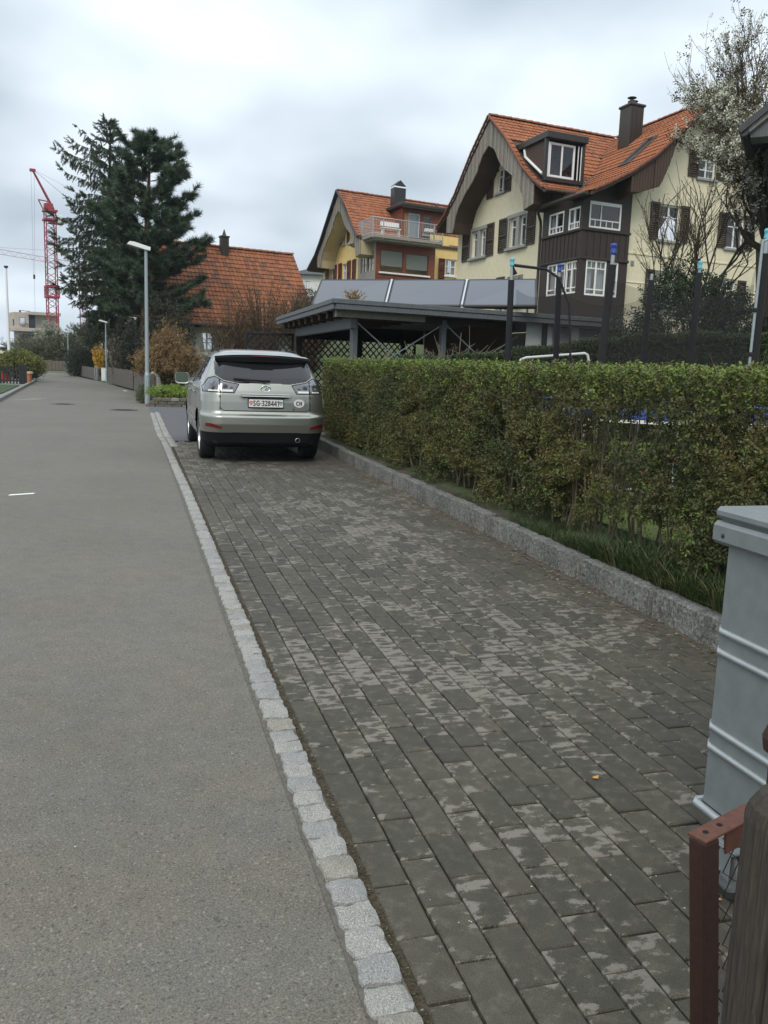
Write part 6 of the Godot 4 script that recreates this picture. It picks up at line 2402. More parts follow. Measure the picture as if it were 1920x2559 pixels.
func build_conifers() -> void:
	rng.seed = 141
	var X0 := Vector3(-1.25, -0.5, -60.0)
	var t := thing("spruce_tree", "tall ragged dark spruce with long drooping branches reaching left toward the crane", "tree", X0)
	t.scale = Vector3.ONE * 1.31
	var mb := MB.new()
	mb.tube([Vector3.ZERO, Vector3(0.05, 4, 0), Vector3(-0.03, 8, 0.05), Vector3(0.1, 12.2, 0)], 0.24, 0.03, 8)
	var xs := [[], [], [], []]
	var cs := [[], [], [], []]
	var y := 2.3
	while y < 12.3:
		var k := y / 12.4
		var nb := 6 if k < 0.8 else 4
		for i in nb:
			var a := TAU * i / nb + y * 2.1 + rng.randf_range(-0.4, 0.4)
			var l := (3.3 * pow(1.0 - k, 0.7) + 0.2) * rng.randf_range(0.5, 1.12)
			if cos(a) < -0.2 and y < 3.6:
				l *= 0.55
			if cos(a) < -0.4 and y > 5.0 and y < 11.0:
				l = maxf(l * 1.2, rng.randf_range(1.3, 2.75))
			var out := Vector3(cos(a), 0, sin(a))
			var pts := []
			for s in 7:
				var u := s / 6.0
				pts.append(Vector3(0, y, 0) + out * l * u + Vector3.UP * (l * (0.30 * u - 0.62 * u * u + 0.36 * u * u * u * u) + (0.45 * l * u if k > 0.72 else 0.0)) + rv() * 0.03)
			mb.tube(pts, 0.035 * (1.1 - k), 0.008, 4, false)
			var m := int(l * 5.2) + 3
			for s in m:
				var u := lerpf(0.1, 1.0, float(s) / (m - 1))
				var f := u * 6.0
				var p: Vector3 = (pts[int(f)] as Vector3).lerp(pts[mini(6, int(f) + 1)], f - int(f))
				for w in 2:
					var d := (out * rng.randf_range(0.1, 0.7) + Vector3.DOWN * rng.randf_range(0.5, 1.0) + rv() * 0.45).normalized()
					if k > 0.9 or u > 0.92:
						d = (out + Vector3.UP * rng.randf_range(-0.2, 0.9) + rv() * 0.5).normalized()
					var q := rng.randi() % 4
					xs[q].append(Transform3D(at_basis(d, rng.randf() * TAU, rng.randf_range(0.32, 0.62) * lerpf(1.0, 0.6, k)), p))
					cs[q].append(Color(0.028, 0.046, 0.022).lerp(Color(0.085, 0.108, 0.046), rng.randf()))
		y += rng.randf_range(0.24, 0.40)
	for s in 10:
		xs[0].append(Transform3D(at_basis((Vector3.UP + rv() * 0.6).normalized(), rng.randf() * TAU, 0.4), Vector3(rng.randf_range(-0.12, 0.22), rng.randf_range(11.4, 12.2), rng.randf_range(-0.15, 0.15))))
		cs[0].append(Color(0.022, 0.038, 0.018).lerp(Color(0.065, 0.088, 0.036), rng.randf()))
	part(t, "trunk", mb.mesh(), M.dark_bark)
	for q in 4:
		scatter(t, "crown", sprays[q], M.needle, xs[q], cs[q])
	# pine with long needles and reddish stem
	rng.seed = 151
	t = thing("pine_tree", "tall blue green pine with reddish trunk and long needles beside the spruce", "tree", Vector3(0.72, -0.1, -43.4))
	mb = MB.new()
	var stem := [Vector3.ZERO, Vector3(-0.15, 3.0, 0), Vector3(-0.05, 5.5, 0), Vector3(0.0, 7.6, 0), Vector3(0.1, 9.3, 0), Vector3(0.15, 11.0, 0)]
	mb.tube(stem, 0.22, 0.04, 9)
	xs = [[], [], [], []]
	cs = [[], [], [], []]
	y = 3.4
	while y < 11.0:
		var k := (y - 3.4) / 7.7
		for i in 5:
			var a := TAU * i / 5.0 + y * 1.7 + rng.randf_range(-0.5, 0.5)
			var L := (2.45 * sqrt(maxf(0.0, 1.0 - pow(k, 2.2))) + 0.25) * rng.randf_range(0.5, 1.1)
			if y < 5.6 and cos(a) > 0.1:
				L *= 1.1
			if cos(a) < 0.0 and k > 0.1:
				L *= 0.95
			var out := Vector3(cos(a), 0, sin(a))
			var rise := rng.randf_range(0.05, 0.4) + 0.35 * k
			var pts := []
			for s in 6:
				var u := s / 5.0
				pts.append(Vector3(0.05, y, 0) + out * L * u + Vector3.UP * L * rise * u * u + rv() * 0.06)
			mb.tube(pts, 0.055 * (1.15 - k), 0.012, 5, false)
			for s in int(L * 6.5) + 4:
				var u := rng.randf_range(0.32, 1.0)
				var f := u * 5.0
				var p: Vector3 = (pts[int(f)] as Vector3).lerp(pts[mini(5, int(f) + 1)], f - int(f))
				var sd := Vector3(-out.z, 0, out.x) * rng.randf_range(-1, 1)
				var d := (out * 0.6 + sd + Vector3.UP * rng.randf_range(0.1, 0.7)).normalized()
				var tl := rng.randf_range(0.15, 0.55)
				var e := p + d * tl
				mb.tube([p, e], 0.009, 0.006, 3, false)
				for w in 5:
					var q := rng.randi() % 4
					xs[q].append(Transform3D(at_basis((d + Vector3.UP * 0.25 + rv() * 0.4).normalized(), rng.randf() * TAU, rng.randf_range(0.22, 0.36)), e - d * tl * 0.8 * w / 5.0))
					cs[q].append(Color(0.032, 0.058, 0.032).lerp(Color(0.12, 0.165, 0.085), rng.randf() * rng.randf()))
		y += rng.randf_range(0.28, 0.46)
	part(t, "trunk", mb.mesh(), M.red_bark)
	for q in 4:
		scatter(t, "crown", tufts[q], M.needle, xs[q], cs[q])


func cane_bush(nm: String, label: String, cat: String, at: Vector3, ht: float, wide: float, canes: int, bark: Material, leaf: Material, cols: Array, per: int, size: float, hang: float, group := "") -> Node3D:
	var t := thing(nm, label, cat, at, 0.0, group)
	var mb := MB.new()
	var xs := [[], []]
	var cs := [[], []]
	for i in canes:
		var a := rng.randf() * TAU
		var w := wide * sqrt(rng.randf())
		var top := ht * rng.randf_range(0.65, 1.0) * (1.0 - 0.3 * w / wide * hang)
		var out := Vector3(cos(a), 0, sin(a))
		var pts := []
		for s in 7:
			var u := s / 6.0
			var r := w * (0.12 + 0.88 * u * u)
			pts.append(out * r + Vector3.UP * top * (u - hang * 0.45 * u * u * u * w / wide) + rv() * 0.05)
		mb.tube(pts, rng.randf_range(0.012, 0.024), 0.005, 4, false)
		for s in 5:
			var f := rng.randf_range(2.0, 5.9)
			var p: Vector3 = (pts[int(f)] as Vector3).lerp(pts[int(f) + 1], f - int(f))
			var d := (out * rng.randf_range(-0.3, 1.0) + Vector3.UP * rng.randf_range(0.1, 1.0) + rv() * 0.7).normalized()
			var e := p + d * rng.randf_range(0.2, 0.55) * minf(ht * 0.4, 1.0)
			mb.tube([p, e], 0.006, 0.003, 3, false)
		for s in per:
			var f := rng.randf_range(1.6, 5.99)
			var p: Vector3 = (pts[int(f)] as Vector3).lerp(pts[int(f) + 1], f - int(f)) + rv() * 0.16
			var d := (rv() + Vector3.DOWN * hang * 2.0 + Vector3.UP * 0.3).normalized()
			var k := rng.randi() % 2
			xs[k].append(Transform3D(at_basis(d, rng.randf() * TAU, size * rng.randf_range(0.6, 1.3)), p))
			cs[k].append(pick(cols))
	part(t, "stems", mb.mesh(), bark)
	if per > 0:
		for k in 2:
			scatter(t, "leaves", sprigs[k], leaf, xs[k], cs[k])
	return t


func bare_tree(nm: String, label: String, cat: String, at: Vector3, d: Vector3, len: float, r: float, lvl: int, cfg: Dictionary, bark: Material, cols: Array, per: int, size: float, trunks := 1, group := "") -> Node3D:
	var t := thing(nm, label, cat, at, 0.0, group)
	var mb := MB.new()
	var tips := []
	for i in trunks:
		var dd := d
		if trunks > 1:
			dd = (d + Vector3(cos(TAU * i / trunks), 0, sin(TAU * i / trunks)) * float(cfg.get("fan", 0.4)) + rv() * 0.15).normalized()
		grow(mb, Vector3(rng.randf_range(-0.1, 0.1), 0, rng.randf_range(-0.1, 0.1)) * (0.0 if trunks == 1 else 1.0), dd, len * rng.randf_range(0.85, 1.1), r, lvl, cfg, tips)
	part(t, "trunk" if trunks == 1 else "stems", mb.mesh(), bark)
	if per > 0:
		var xs := [[], []]
		var cs := [[], []]
		for q in tips:
			for w in per:
				var k := rng.randi() % 2
				xs[k].append(Transform3D(at_basis(((q[1] as Vector3) + rv() * 0.9).normalized(), rng.randf() * TAU, size * rng.randf_range(0.6, 1.3)), (q[0] as Vector3) + rv() * size * 0.6))
				cs[k].append(pick(cols))
		for k in 2:
			scatter(t, "blossom" if cfg.get("flower", false) else "leaves", sprigs[k], M.leaf, xs[k], cs[k])
	return t


func build_shrubs() -> void:
	rng.seed = 161
	# tan catkin bush behind the lamp
	cane_bush("catkin_bush", "broad tan brown bush hung with dry catkins right of the tall street lamp", "bush", Vector3(1.25, 0.2, -32.2), 3.1, 1.35, 190, M.reed_bark, M.leaf_dull, [Color(0.20, 0.125, 0.05), Color(0.27, 0.18, 0.08), Color(0.12, 0.08, 0.04)], 34, 0.17, 1.0)
	# twiggy shrubs before the red roofed house
	for q in [[Vector3(4.1, 0, -38.4), 4.3, 1.6, "twiggy olive brown shrub in front of the red roof, leftmost and lowest of three"], [Vector3(5.3, 0, -37.6), 5.2, 1.8, "twiggy brown shrub in front of the red roof, tallest and middle of three"], [Vector3(7.0, 0, -37.0), 4.9, 1.7, "twiggy brown shrub between the red roof and the carport, rightmost of three"]]:
		cane_bush("twiggy_shrub", q[3], "shrub", q[0], q[1], q[2], 150, M.twig_brown, M.leaf_dull, [Color(0.12, 0.075, 0.035), Color(0.17, 0.11, 0.05), Color(0.09, 0.085, 0.035)], 6, 0.14, 0.15, "leafless shrubs before the red roofed house")
	cane_bush("grey_thicket", "grey bare thicket of thin twigs at the foot of the red roofed house wall", "shrub", Vector3(3.6, 0, -36.5), 2.2, 1.6, 80, M.pale_bark, M.leaf_dull, [Color(0.16, 0.15, 0.10)], 4, 0.1, 0.2)
	var b := thing("yew_bush", "dark green bush between the red roof and the solar panels", "bush", Vector3(8.6, 1.6, -44.4))
	leaf_ball(b, Vector3(1.1, 1.7, 0.9), 1500, 0.2, [Color(0.02, 0.03, 0.012), Color(0.045, 0.05, 0.022)])
	# dark mass under the conifers
	for q in [[Vector3(-2.0, -0.1, -63.5), Vector3(1.6, 2.1, 1.2), "dark evergreen shrub under the spruce, left of the yellow forsythia"], [Vector3(-0.1, -0.1, -57.8), Vector3(1.0, 1.9, 0.8), "dark evergreen shrub behind the white blossomed twigs"], [Vector3(0.6, -0.1, -46.3), Vector3(1.3, 1.4, 0.9), "dark evergreen shrub below the pine behind the board fence"], [Vector3(1.5, -0.1, -41.0), Vector3(1.2, 2.0, 0.9), "tall dark evergreen shrub behind the tan catkin bush"]]:
		b = thing("evergreen_shrub", q[2], "shrub", q[0], 0.0, "evergreen shrubs under the conifers")
		leaf_ball(b, q[1], 2200, 0.22, [Color(0.018, 0.026, 0.010), Color(0.04, 0.045, 0.018), Color(0.03, 0.025, 0.014)])
	b = thing("olive_shrub", "olive green shrub showing over the grey board fence", "shrub", Vector3(-0.15, -0.1, -46.6), 0.0)
	leaf_ball(b, Vector3(0.75, 0.7, 0.6), 900, 0.16, [Color(0.075, 0.07, 0.018), Color(0.05, 0.055, 0.018)])
	b = thing("round_bush", "dark rounded evergreen bush behind the far wall beside the smallest lamp", "bush", Vector3(-3.3, -0.1, -61.3))
	leaf_ball(b, Vector3(0.85, 0.95, 0.8), 1700, 0.18, [Color(0.018, 0.03, 0.012), Color(0.03, 0.042, 0.018)])
	cane_bush("forsythia", "bright yellow flowering forsythia left of the middle street lamp", "shrub", Vector3(-1.95, 0.2, -57.9), 2.1, 0.42, 42, M.twig_brown, M.petal_yellow, [Color(0.62, 0.36, 0.02), Color(0.70, 0.45, 0.05)], 26, 0.12, 0.3)
	cane_bush("blossom_shrub", "shrub with sparse white blossom behind the middle street lamp", "shrub", Vector3(-1.0, 0.1, -56.5), 2.9, 0.75, 60, M.twig_brown, M.leaf_dull, [Color(0.5, 0.5, 0.42), Color(0.10, 0.11, 0.04), Color(0.35, 0.35, 0.28)], 9, 0.1, 0.2)
	cane_bush("blossom_twigs", "thin white blossomed twigs hanging before the dark spruce", "shrub", Vector3(-0.35, 0.1, -54.6), 3.0, 0.4, 26, M.dark_bark, M.leaf_dull, [Color(0.5, 0.5, 0.45), Color(0.3, 0.3, 0.25)], 9, 0.085, 0.5)
	# left side of the street
	b = thing("golden_conifer", "spreading yellow green conifer bush behind the black picket fence", "bush", Vector3(-5.35, 0.15, -48.0))
	for i in 5:
		leaf_ball(b, Vector3(0.5, 0.42, 0.45), 420, 0.2, [Color(0.16, 0.17, 0.035), Color(0.24, 0.23, 0.05), Color(0.06, 0.08, 0.02)], "foliage", null, Vector3(-0.55 + 0.28 * i, 0.55 - 0.16 * absf(i - 1.5), 0.2 * (i % 2)))
	leaf_ball(b, Vector3(0.85, 0.42, 0.5), 800, 0.2, [Color(0.06, 0.085, 0.022), Color(0.10, 0.11, 0.03)])
	b = thing("dark_hedge_block", "dark clipped hedge end behind the terracotta pot on the left", "hedge", Vector3(-5.35, 0, -51.6))
	leaf_ball(b, Vector3(0.32, 0.42, 1.4), 1300, 0.14, [Color(0.016, 0.02, 0.012), Color(0.028, 0.028, 0.018)])
	rng.seed = 171
	bare_tree("pale_blossom_tree", "pale greenish white blossom tree in front of the modern flats", "tree", Vector3(-8.7, 0, -96.0), Vector3.UP, 1.7, 0.14, 4, {"kids": 4, "up": 0.05, "flower": true, "tiplvl": 2}, M.dark_bark, [Color(0.28, 0.28, 0.21), Color(0.10, 0.11, 0.06), Color(0.40, 0.40, 0.33)], 3, 0.26)
	for q in [[Vector3(-8.0, 0, -84.5), Vector3(2.0, 1.2, 1.0), "olive hedge mass behind the far stone wall, left part"], [Vector3(-5.6, 0, -83.0), Vector3(1.6, 1.55, 1.0), "olive shrub mass behind the far stone wall, right part"], [Vector3(-10.6, 0, -104.0), Vector3(2.6, 1.5, 1.2), "dark shrub at the foot of the modern flats"], [Vector3(-4.4, 0, -84.5), Vector3(1.4, 2.0, 1.0), "dark olive shrub behind the smallest street lamp"]]:
		b = thing("olive_hedge", q[2], "hedge", q[0], 0.0, "shrubs at the bend of the street")
		leaf_ball(b, q[1], 1500, 0.3, [Color(0.06, 0.066, 0.024), Color(0.10, 0.096, 0.036), Color(0.045, 0.045, 0.02)])
	bare_tree("bare_tree", "leafless thin tree at the far left edge of the street", "tree", Vector3(-11.6, 0, -88.0), Vector3.UP, 1.3, 0.08, 4, {"kids": 3, "wob": 0.25}, M.dark_bark, [Color(0.06, 0.09, 0.08)], 0, 0.2)
	b = thing("blue_green_bush", "blue green bush at the far left beside the flagpole", "bush", Vector3(-11.0, 0, -86.0))
	leaf_ball(b, Vector3(0.9, 1.0, 0.7), 700, 0.26, [Color(0.03, 0.06, 0.05), Color(0.04, 0.05, 0.03)])
	b = thing("left_garden_bush", "dark bush below the cream parasol at the left edge", "bush", Vector3(-8.2, 0, -62.0))
	leaf_ball(b, Vector3(0.9, 0.6, 0.7), 700, 0.2, [Color(0.02, 0.03, 0.014), Color(0.04, 0.045, 0.02)])
	bare_tree("roadside_tree", "bare pale tree behind the low red roofed house", "tree", Vector3(5.6, 1.0, -77.0), Vector3.UP, 3.6, 0.24, 5, {"kids": 3, "wob": 0.2, "up": 0.08}, M.pale_bark, [Color(0.2, 0.18, 0.12)], 0, 0.2)
	# low bright hedge on the stone wall by the driveway
	b = thing("bright_ground_hedge", "low bright yellow green leafy plants on top of the low stone wall", "shrub", Vector3(1.15, 0.24, -27.95))
	leaf_ball(b, Vector3(0.75, 0.17, 0.34), 900, 0.11, [Color(0.16, 0.24, 0.02), Color(0.10, 0.17, 0.02), Color(0.24, 0.30, 0.04)], "leaves", null, Vector3.ZERO, 0.0)
	b = thing("ground_ivy", "dark green weeds at the foot of the tall street lamp", "plant", Vector3(0.34, -0.02, -29.6))
	leaf_ball(b, Vector3(0.16, 0.26, 0.7), 330, 0.12, [Color(0.03, 0.045, 0.012), Color(0.06, 0.075, 0.02)])
	# garden of the cream house
	rng.seed = 181
	for q in [[Vector3(10.65, 1.2, -15.7), Vector3(0.95, 1.2, 0.8), 2300, "dark green evergreen bush before the yellow front, tallest of the group"], [Vector3(9.35, 0.6, -15.5), Vector3(0.7, 0.95, 0.6), 1300, "lower mid green bush left of the tall evergreen"], [Vector3(11.55, 1.1, -15.4), Vector3(0.75, 1.05, 0.6), 1500, "dark evergreen bush right beside the thick tree trunk"], [Vector3(10.9, 0.6, -14.6), Vector3(1.3, 0.85, 0.5), 1500, "low dark green bush behind the clipped garden hedge"]]:
		b = thing("evergreen_bush", q[3], "bush", q[0], 0.0, "evergreen bushes by the cream house")
		leaf_ball(b, q[1], q[2], 0.15, [Color(0.014, 0.03, 0.010), Color(0.028, 0.048, 0.016), Color(0.02, 0.03, 0.012)])
	bare_tree("slender_tree", "slender leafless many-stemmed tree in front of the cream house windows", "tree", Vector3(11.95, 2.3, -17.4), Vector3.UP, 1.5, 0.04, 3, {"kids": 4, "wob": 0.2, "up": 0.14, "spread": 0.85, "fan": 0.35, "taper": 0.7}, M.bark, [Color(0.1, 0.1, 0.04)], 0, 0.1, 4)
	bare_tree("climbing_shrub", "thin bare upright shrub against the cream wall left of the slender tree", "shrub", Vector3(11.3, 2.6, -17.7), Vector3.UP, 1.3, 0.02, 2, {"kids": 4, "wob": 0.15, "up": 0.16, "spread": 0.75, "fan": 0.25, "taper": 0.75}, M.dark_bark, [Color(0.12, 0.11, 0.05)], 1, 0.08, 3)
	rng.seed = 193
	var big := thing("blossom_tree", "big old tree with thick dark trunk and pale white blossom at the right edge", "tree", Vector3(12.95, 1.6, -16.1))
	var mb := MB.new()
	var tips := []
	mb.tube([Vector3(0.1, -0.5, 0), Vector3(0.05, 0.6, 0), Vector3(-0.1, 1.7, 0), Vector3(-0.22, 2.6, 0)], 0.25, 0.21, 10)
	var cfg := {"kids": 4, "wob": 0.2, "up": 0.13, "spread": 0.68, "taper": 0.6, "tiplvl": 1}
	for q in [[Vector3(-0.22, 2.5, 0), Vector3(-0.9, 0.12, 0.2), 0.75, 0.08, 2], [Vector3(-0.2, 2.6, 0), Vector3(-0.62, 1.0, 0.1), 1.1, 0.08, 4], [Vector3(-0.2, 2.6, 0), Vector3(0.15, 1.0, -0.3), 2.0, 0.10, 4], [Vector3(-0.2, 2.4, 0), Vector3(0.75, 0.9, 0.0), 1.6, 0.085, 4], [Vector3(-0.2, 2.6, 0), Vector3(-0.05, 1.0, -0.5), 1.75, 0.08, 4]]:
		grow(mb, q[0], (q[1] as Vector3).normalized(), q[2], q[3], q[4], cfg, tips)
	part(big, "trunk", mb.mesh(), M.bark)
	var xs := [[], []]
	var cs := [[], []]
	for q in tips:
		var p: Vector3 = q[0]
		if p.y < 2.9 and rng.randf() < 0.6:
			continue
		for w in 3:
			if rng.randf() < (0.42 if p.y < 5.9 else 0.9):
				continue
			var k := rng.randi() % 2
			xs[k].append(Transform3D(at_basis(((q[1] as Vector3) + rv() * 0.9).normalized(), rng.randf() * TAU, rng.randf_range(0.10, 0.2)), p + rv() * 0.07))
			cs[k].append(Color(0.62, 0.62, 0.52).lerp(Color(0.45, 0.45, 0.35), rng.randf()) if rng.randf() < 0.55 else Color(0.085, 0.085, 0.03).lerp(Color(0.12, 0.08, 0.05), rng.randf()))
	for k in 2:
		scatter(big, "blossom", sprigs[k], M.leaf_dull, xs[k], cs[k])


# ---------- street furniture, fences, garden things ----------
func build_lamps() -> void:
	var lamp := thing("street_lamp", "tall galvanised street lamp with flat white head, nearest, beside the driveway", "street lamp", Vector3(0.44, 0, -28.84), 0.0, "street lamps along the road")
	var mb := MB.new()
	mb.lathe([Vector2(0.085, -0.05), Vector2(0.082, 0.9), Vector2(0.062, 1.0), Vector2(0.045, 4.72), Vector2(0.0, 4.74)], 14)
	part(lamp, "pole", mb.mesh(), M.lamp_steel)
	var t := Transform3D(Basis(Vector3.FORWARD, 0.20) * Basis(Vector3.UP, 0.06), Vector3(-0.20, 4.80, 0))
	mb = MB.new()
	mb.xf = t
	mb.prism(PackedVector2Array([Vector2(-0.36, -0.04), Vector2(-0.30, 0.055), Vector2(-0.16, 0.075), Vector2(0.33, 0.045), Vector2(0.34, -0.055), Vector2(0.2, -0.06)]), -0.13, 0.13)
	var head := part(lamp, "lamp_head", mb.mesh(), M.white_metal)
	mb = MB.new()
	mb.xf = t
	mb.box(Vector3(-0.06, -0.058, 0), Vector3(0.46, 0.024, 0.2), 0.008)
	part(head, "lamp_cover", mb.mesh(), M.grey_plastic)
	mb = MB.new()
	mb.box(Vector3(0, 0.62, 0.085), Vector3(0.07, 0.3, 0.012), 0.004)
	part(lamp, "service_door", mb.mesh(), M.lamp_steel)
	copy_of(lamp, "street_lamp", "middle street lamp beside the white cabinet and the yellow forsythia", Vector3(-1.41, 0, -52.22), 0.0, 0.685)
	copy_of(lamp, "street_lamp", "smallest and farthest street lamp in front of the pale blossom tree", Vector3(-5.2, -0.15, -79.6), 0.0, 0.71)
	# white cabinet
	var c := thing("white_cabinet", "narrow white electricity cabinet at the foot of the middle street lamp", "cabinet", Vector3(-1.57, 0, -52.6))
	mb = MB.new()
	mb.box(Vector3(0, 0.36, 0), Vector3(0.24, 0.72, 0.2), 0.012)
	var bd := part(c, "box", mb.mesh(), M.white_paint)
	mb = MB.new()
	mb.box(Vector3(0, 0.735, 0), Vector3(0.27, 0.03, 0.24), 0.008)
	part(bd, "lid", mb.mesh(), M.grey_plastic)
	mb = MB.new()
	mb.box(Vector3(0, 0.38, 0.103), Vector3(0.2, 0.6, 0.01), 0.004)
	part(c, "door", mb.mesh(), M.white_paint)
	# flagpole
	var f := thing("flagpole", "thin white flagpole with a small dark cap at the left edge", "flagpole", Vector3(-7.33, 0, -59.4))
	mb = MB.new()
	mb.lathe([Vector2(0.10, 0), Vector2(0.09, 2.0), Vector2(0.055, 6.45), Vector2(0, 6.46)], 10)
	part(f, "pole", mb.mesh(), M.white_paint)
	mb = MB.new()
	mb.lathe([Vector2(0.06, 6.44), Vector2(0.13, 6.5), Vector2(0.12, 6.58), Vector2(0, 6.6)], 10)
	part(f, "cap", mb.mesh(), M.dark_metal)


func lattice_mast(mb: MB, w: float, y0: float, y1: float, step: float, r: float) -> void:
	for sx in [-1.0, 1.0]:
		for sz in [-1.0, 1.0]:
			mb.tube([Vector3(sx * w / 2, y0, sz * w / 2), Vector3(sx * w / 2, y1, sz * w / 2)], r, r, 4)
	var y := y0
	var k := 0
	while y < y1 - 0.01:
		var e := minf(y + step, y1)
		for q in [[Vector3(-1, 0, -1), Vector3(1, 0, -1)], [Vector3(1, 0, -1), Vector3(1, 0, 1)], [Vector3(1, 0, 1), Vector3(-1, 0, 1)], [Vector3(-1, 0, 1), Vector3(-1, 0, -1)]]:
			var a: Vector3 = q[0] * w * 0.5
			var b: Vector3 = q[1] * w * 0.5
			if k % 2 == 1:
				var s := a
				a = b
				b = s
			mb.tube([a + Vector3.UP * y, b + Vector3.UP * e], r * 0.6, r * 0.6, 3)
		y += step
		k += 1


func build_cranes() -> void:
	var c := thing("red_crane", "red luffing tower crane with raised jib left of the conifers", "crane", Vector3(-12.75, 0, -160), 0.3)
	var mb := MB.new()
	lattice_mast(mb, 1.55, 0, 24.3, 1.05, 0.09)
	lattice_mast(mb, 1.9, 10.4, 12.2, 0.9, 0.1)
	part(c, "mast", mb.mesh(), M.crane_red)
	mb = MB.new()
	for y in [10.5, 12.2, 22.9, 24.3]:
		mb.box(Vector3(0, y, 0), Vector3(2.1, 0.35, 2.1), 0.04)
	mb.box(Vector3(0.9, 22.4, 0), Vector3(2.2, 0.2, 1.2), 0.03)
	mb.box(Vector3(-0.2, 25.0, 0), Vector3(1.3, 0.9, 1.2), 0.05)
	part(c, "slewing_platform", mb.mesh(), M.crane_red)
	mb = MB.new()
	mb.box(Vector3(1.4, 23.1, 0.3), Vector3(0.9, 1.3, 0.9), 0.05)
	part(c, "cab", mb.mesh(), M.white_paint)
	mb = MB.new()
	for s in [-0.45, 0.45]:
		mb.tube([Vector3(0.6, 24.6, s), Vector3(-2.45, 30.3, s * 0.5)], 0.12, 0.1, 4)
	for i in 12:
		var u := i / 12.0
		var v := (i + 1) / 12.0
		var a := Vector3(0.6, 24.6, 0).lerp(Vector3(-2.45, 30.3, 0), u)
		var b := Vector3(0.6, 24.6, 0).lerp(Vector3(-2.45, 30.3, 0), v)
		mb.tube([a + Vector3(0, 0, 0.4), b - Vector3(0, 0, 0.4)], 0.05, 0.05, 3)
	mb.box(Vector3(-2.5, 30.35, 0), Vector3(0.9, 0.45, 0.5), 0.05)
	mb.tube([Vector3(-1.75, 25.9, 0), Vector3(-0.4, 25.8, 0), Vector3(0.0, 24.5, 0), Vector3(-0.9, 24.2, 0), Vector3(-1.75, 25.9, 0)], 0.1, 0.1, 4)
	part(c, "jib", mb.mesh(), M.crane_red)
	mb = MB.new()
	mb.tube([Vector3(-2.3, 30.4, 0), Vector3(4.5, 25.5, 0)], 0.035, 0.035, 3)
	mb.tube([Vector3(-2.3, 30.45, 0), Vector3(4.9, 27.6, 0)], 0.02, 0.02, 3)
	for s in [-0.28, 0.22]:
		mb.tube([Vector3(-2.45 + s, 30.2, 0), Vector3(-2.75 + s * 0.4, 13.8, 0)], 0.022, 0.022, 3)
	mb.tube([Vector3(-2.75, 13.8, 0), Vector3(-2.8, 3, 0)], 0.022, 0.022, 3)
	part(c, "cable", mb.mesh(), M.grey_plastic)
	mb = MB.new()
	mb.box(Vector3(-2.75, 13.6, 0), Vector3(0.3, 0.7, 0.3), 0.05)
	part(c, "hook_block", mb.mesh(), M.dark_metal)
	c = thing("pale_crane", "thin red horizontal crane jib far behind the red luffing crane", "crane", Vector3(-25, 0, -236))
	mb = MB.new()
	var A := Vector3(-14.0, 26.5, -1.6)
	var B := Vector3(14.0, 22.9, 3.2)
	for i in 26:
		var p := A.lerp(B, i / 26.0)
		var q := A.lerp(B, (i + 1) / 26.0)
		mb.tube([p, q], 0.05, 0.05, 4, false)
		mb.tube([p - Vector3(0, 1.1, 0), q - Vector3(0, 1.1, 0)], 0.045, 0.045, 4, false)
		mb.tube([p, q - Vector3(0, 1.1, 0)] if i % 2 == 0 else [p - Vector3(0, 1.1, 0), q], 0.03, 0.03, 3, false)
	part(c, "jib", mb.mesh(), M.crane_pale)
	mb = MB.new()
	lattice_mast(mb, 1.4, -24.0, 0.0, 1.4, 0.08)
	part(c, "mast", mb.mesh(), M.crane_pale, Transform3D(Basis.IDENTITY, Vector3(13.5, 24.0, 3.2)))
	mb = MB.new()
	mb.tube([Vector3(-9, 25.9, -1), Vector3(14, 25.6, 3.2)], 0.03, 0.03, 3)
	part(c, "cable", mb.mesh(), M.crane_pale)


func fence_run(nm: String, label: String, cat: String, a: Vector3, b: Vector3, ht: float, bw: float, gap: float, m: Material, rails := true, pointed := false) -> Node3D:
	var f := thing(nm, label, cat, a)
	var d := b - a
	var n := int(d.length() / (bw + gap))
	var u := d.normalized()
	var s := Vector3(u.z, 0, -u.x)
	if s.z < 0:
		s = -s
	var mb := MB.new()
	if pointed:
		mb.prism(PackedVector2Array([Vector2(-bw / 2, 0.04), Vector2(bw / 2, 0.04), Vector2(bw / 2, ht - 0.06), Vector2(0, ht), Vector2(-bw / 2, ht - 0.06)]), -0.011, 0.011)
	else:
		mb.box(Vector3(0, ht / 2 + 0.03, 0), Vector3(bw, ht, 0.02), 0.004)
	var me := mb.mesh()
	for i in n:
		part(f, "picket" if gap > 0.02 else "board", me, m, Transform3D(Basis(u, Vector3.UP, u.cross(Vector3.UP)).scaled(Vector3(1, rng.randf_range(0.97, 1.03), 1)), u * (i + 0.5) * (bw + gap) + s * rng.randf_range(0.0, 0.006)))
	if rails:
		mb = MB.new()
		for y in [0.2, 0.78]:
			mb.box(d * 0.5 + Vector3.UP * ht * y - s * 0.035, Vector3(d.length(), 0.07, 0.035), 0.004, Basis(u, Vector3.UP, u.cross(Vector3.UP)))
		part(f, "rail", mb.mesh(), m)
	return f


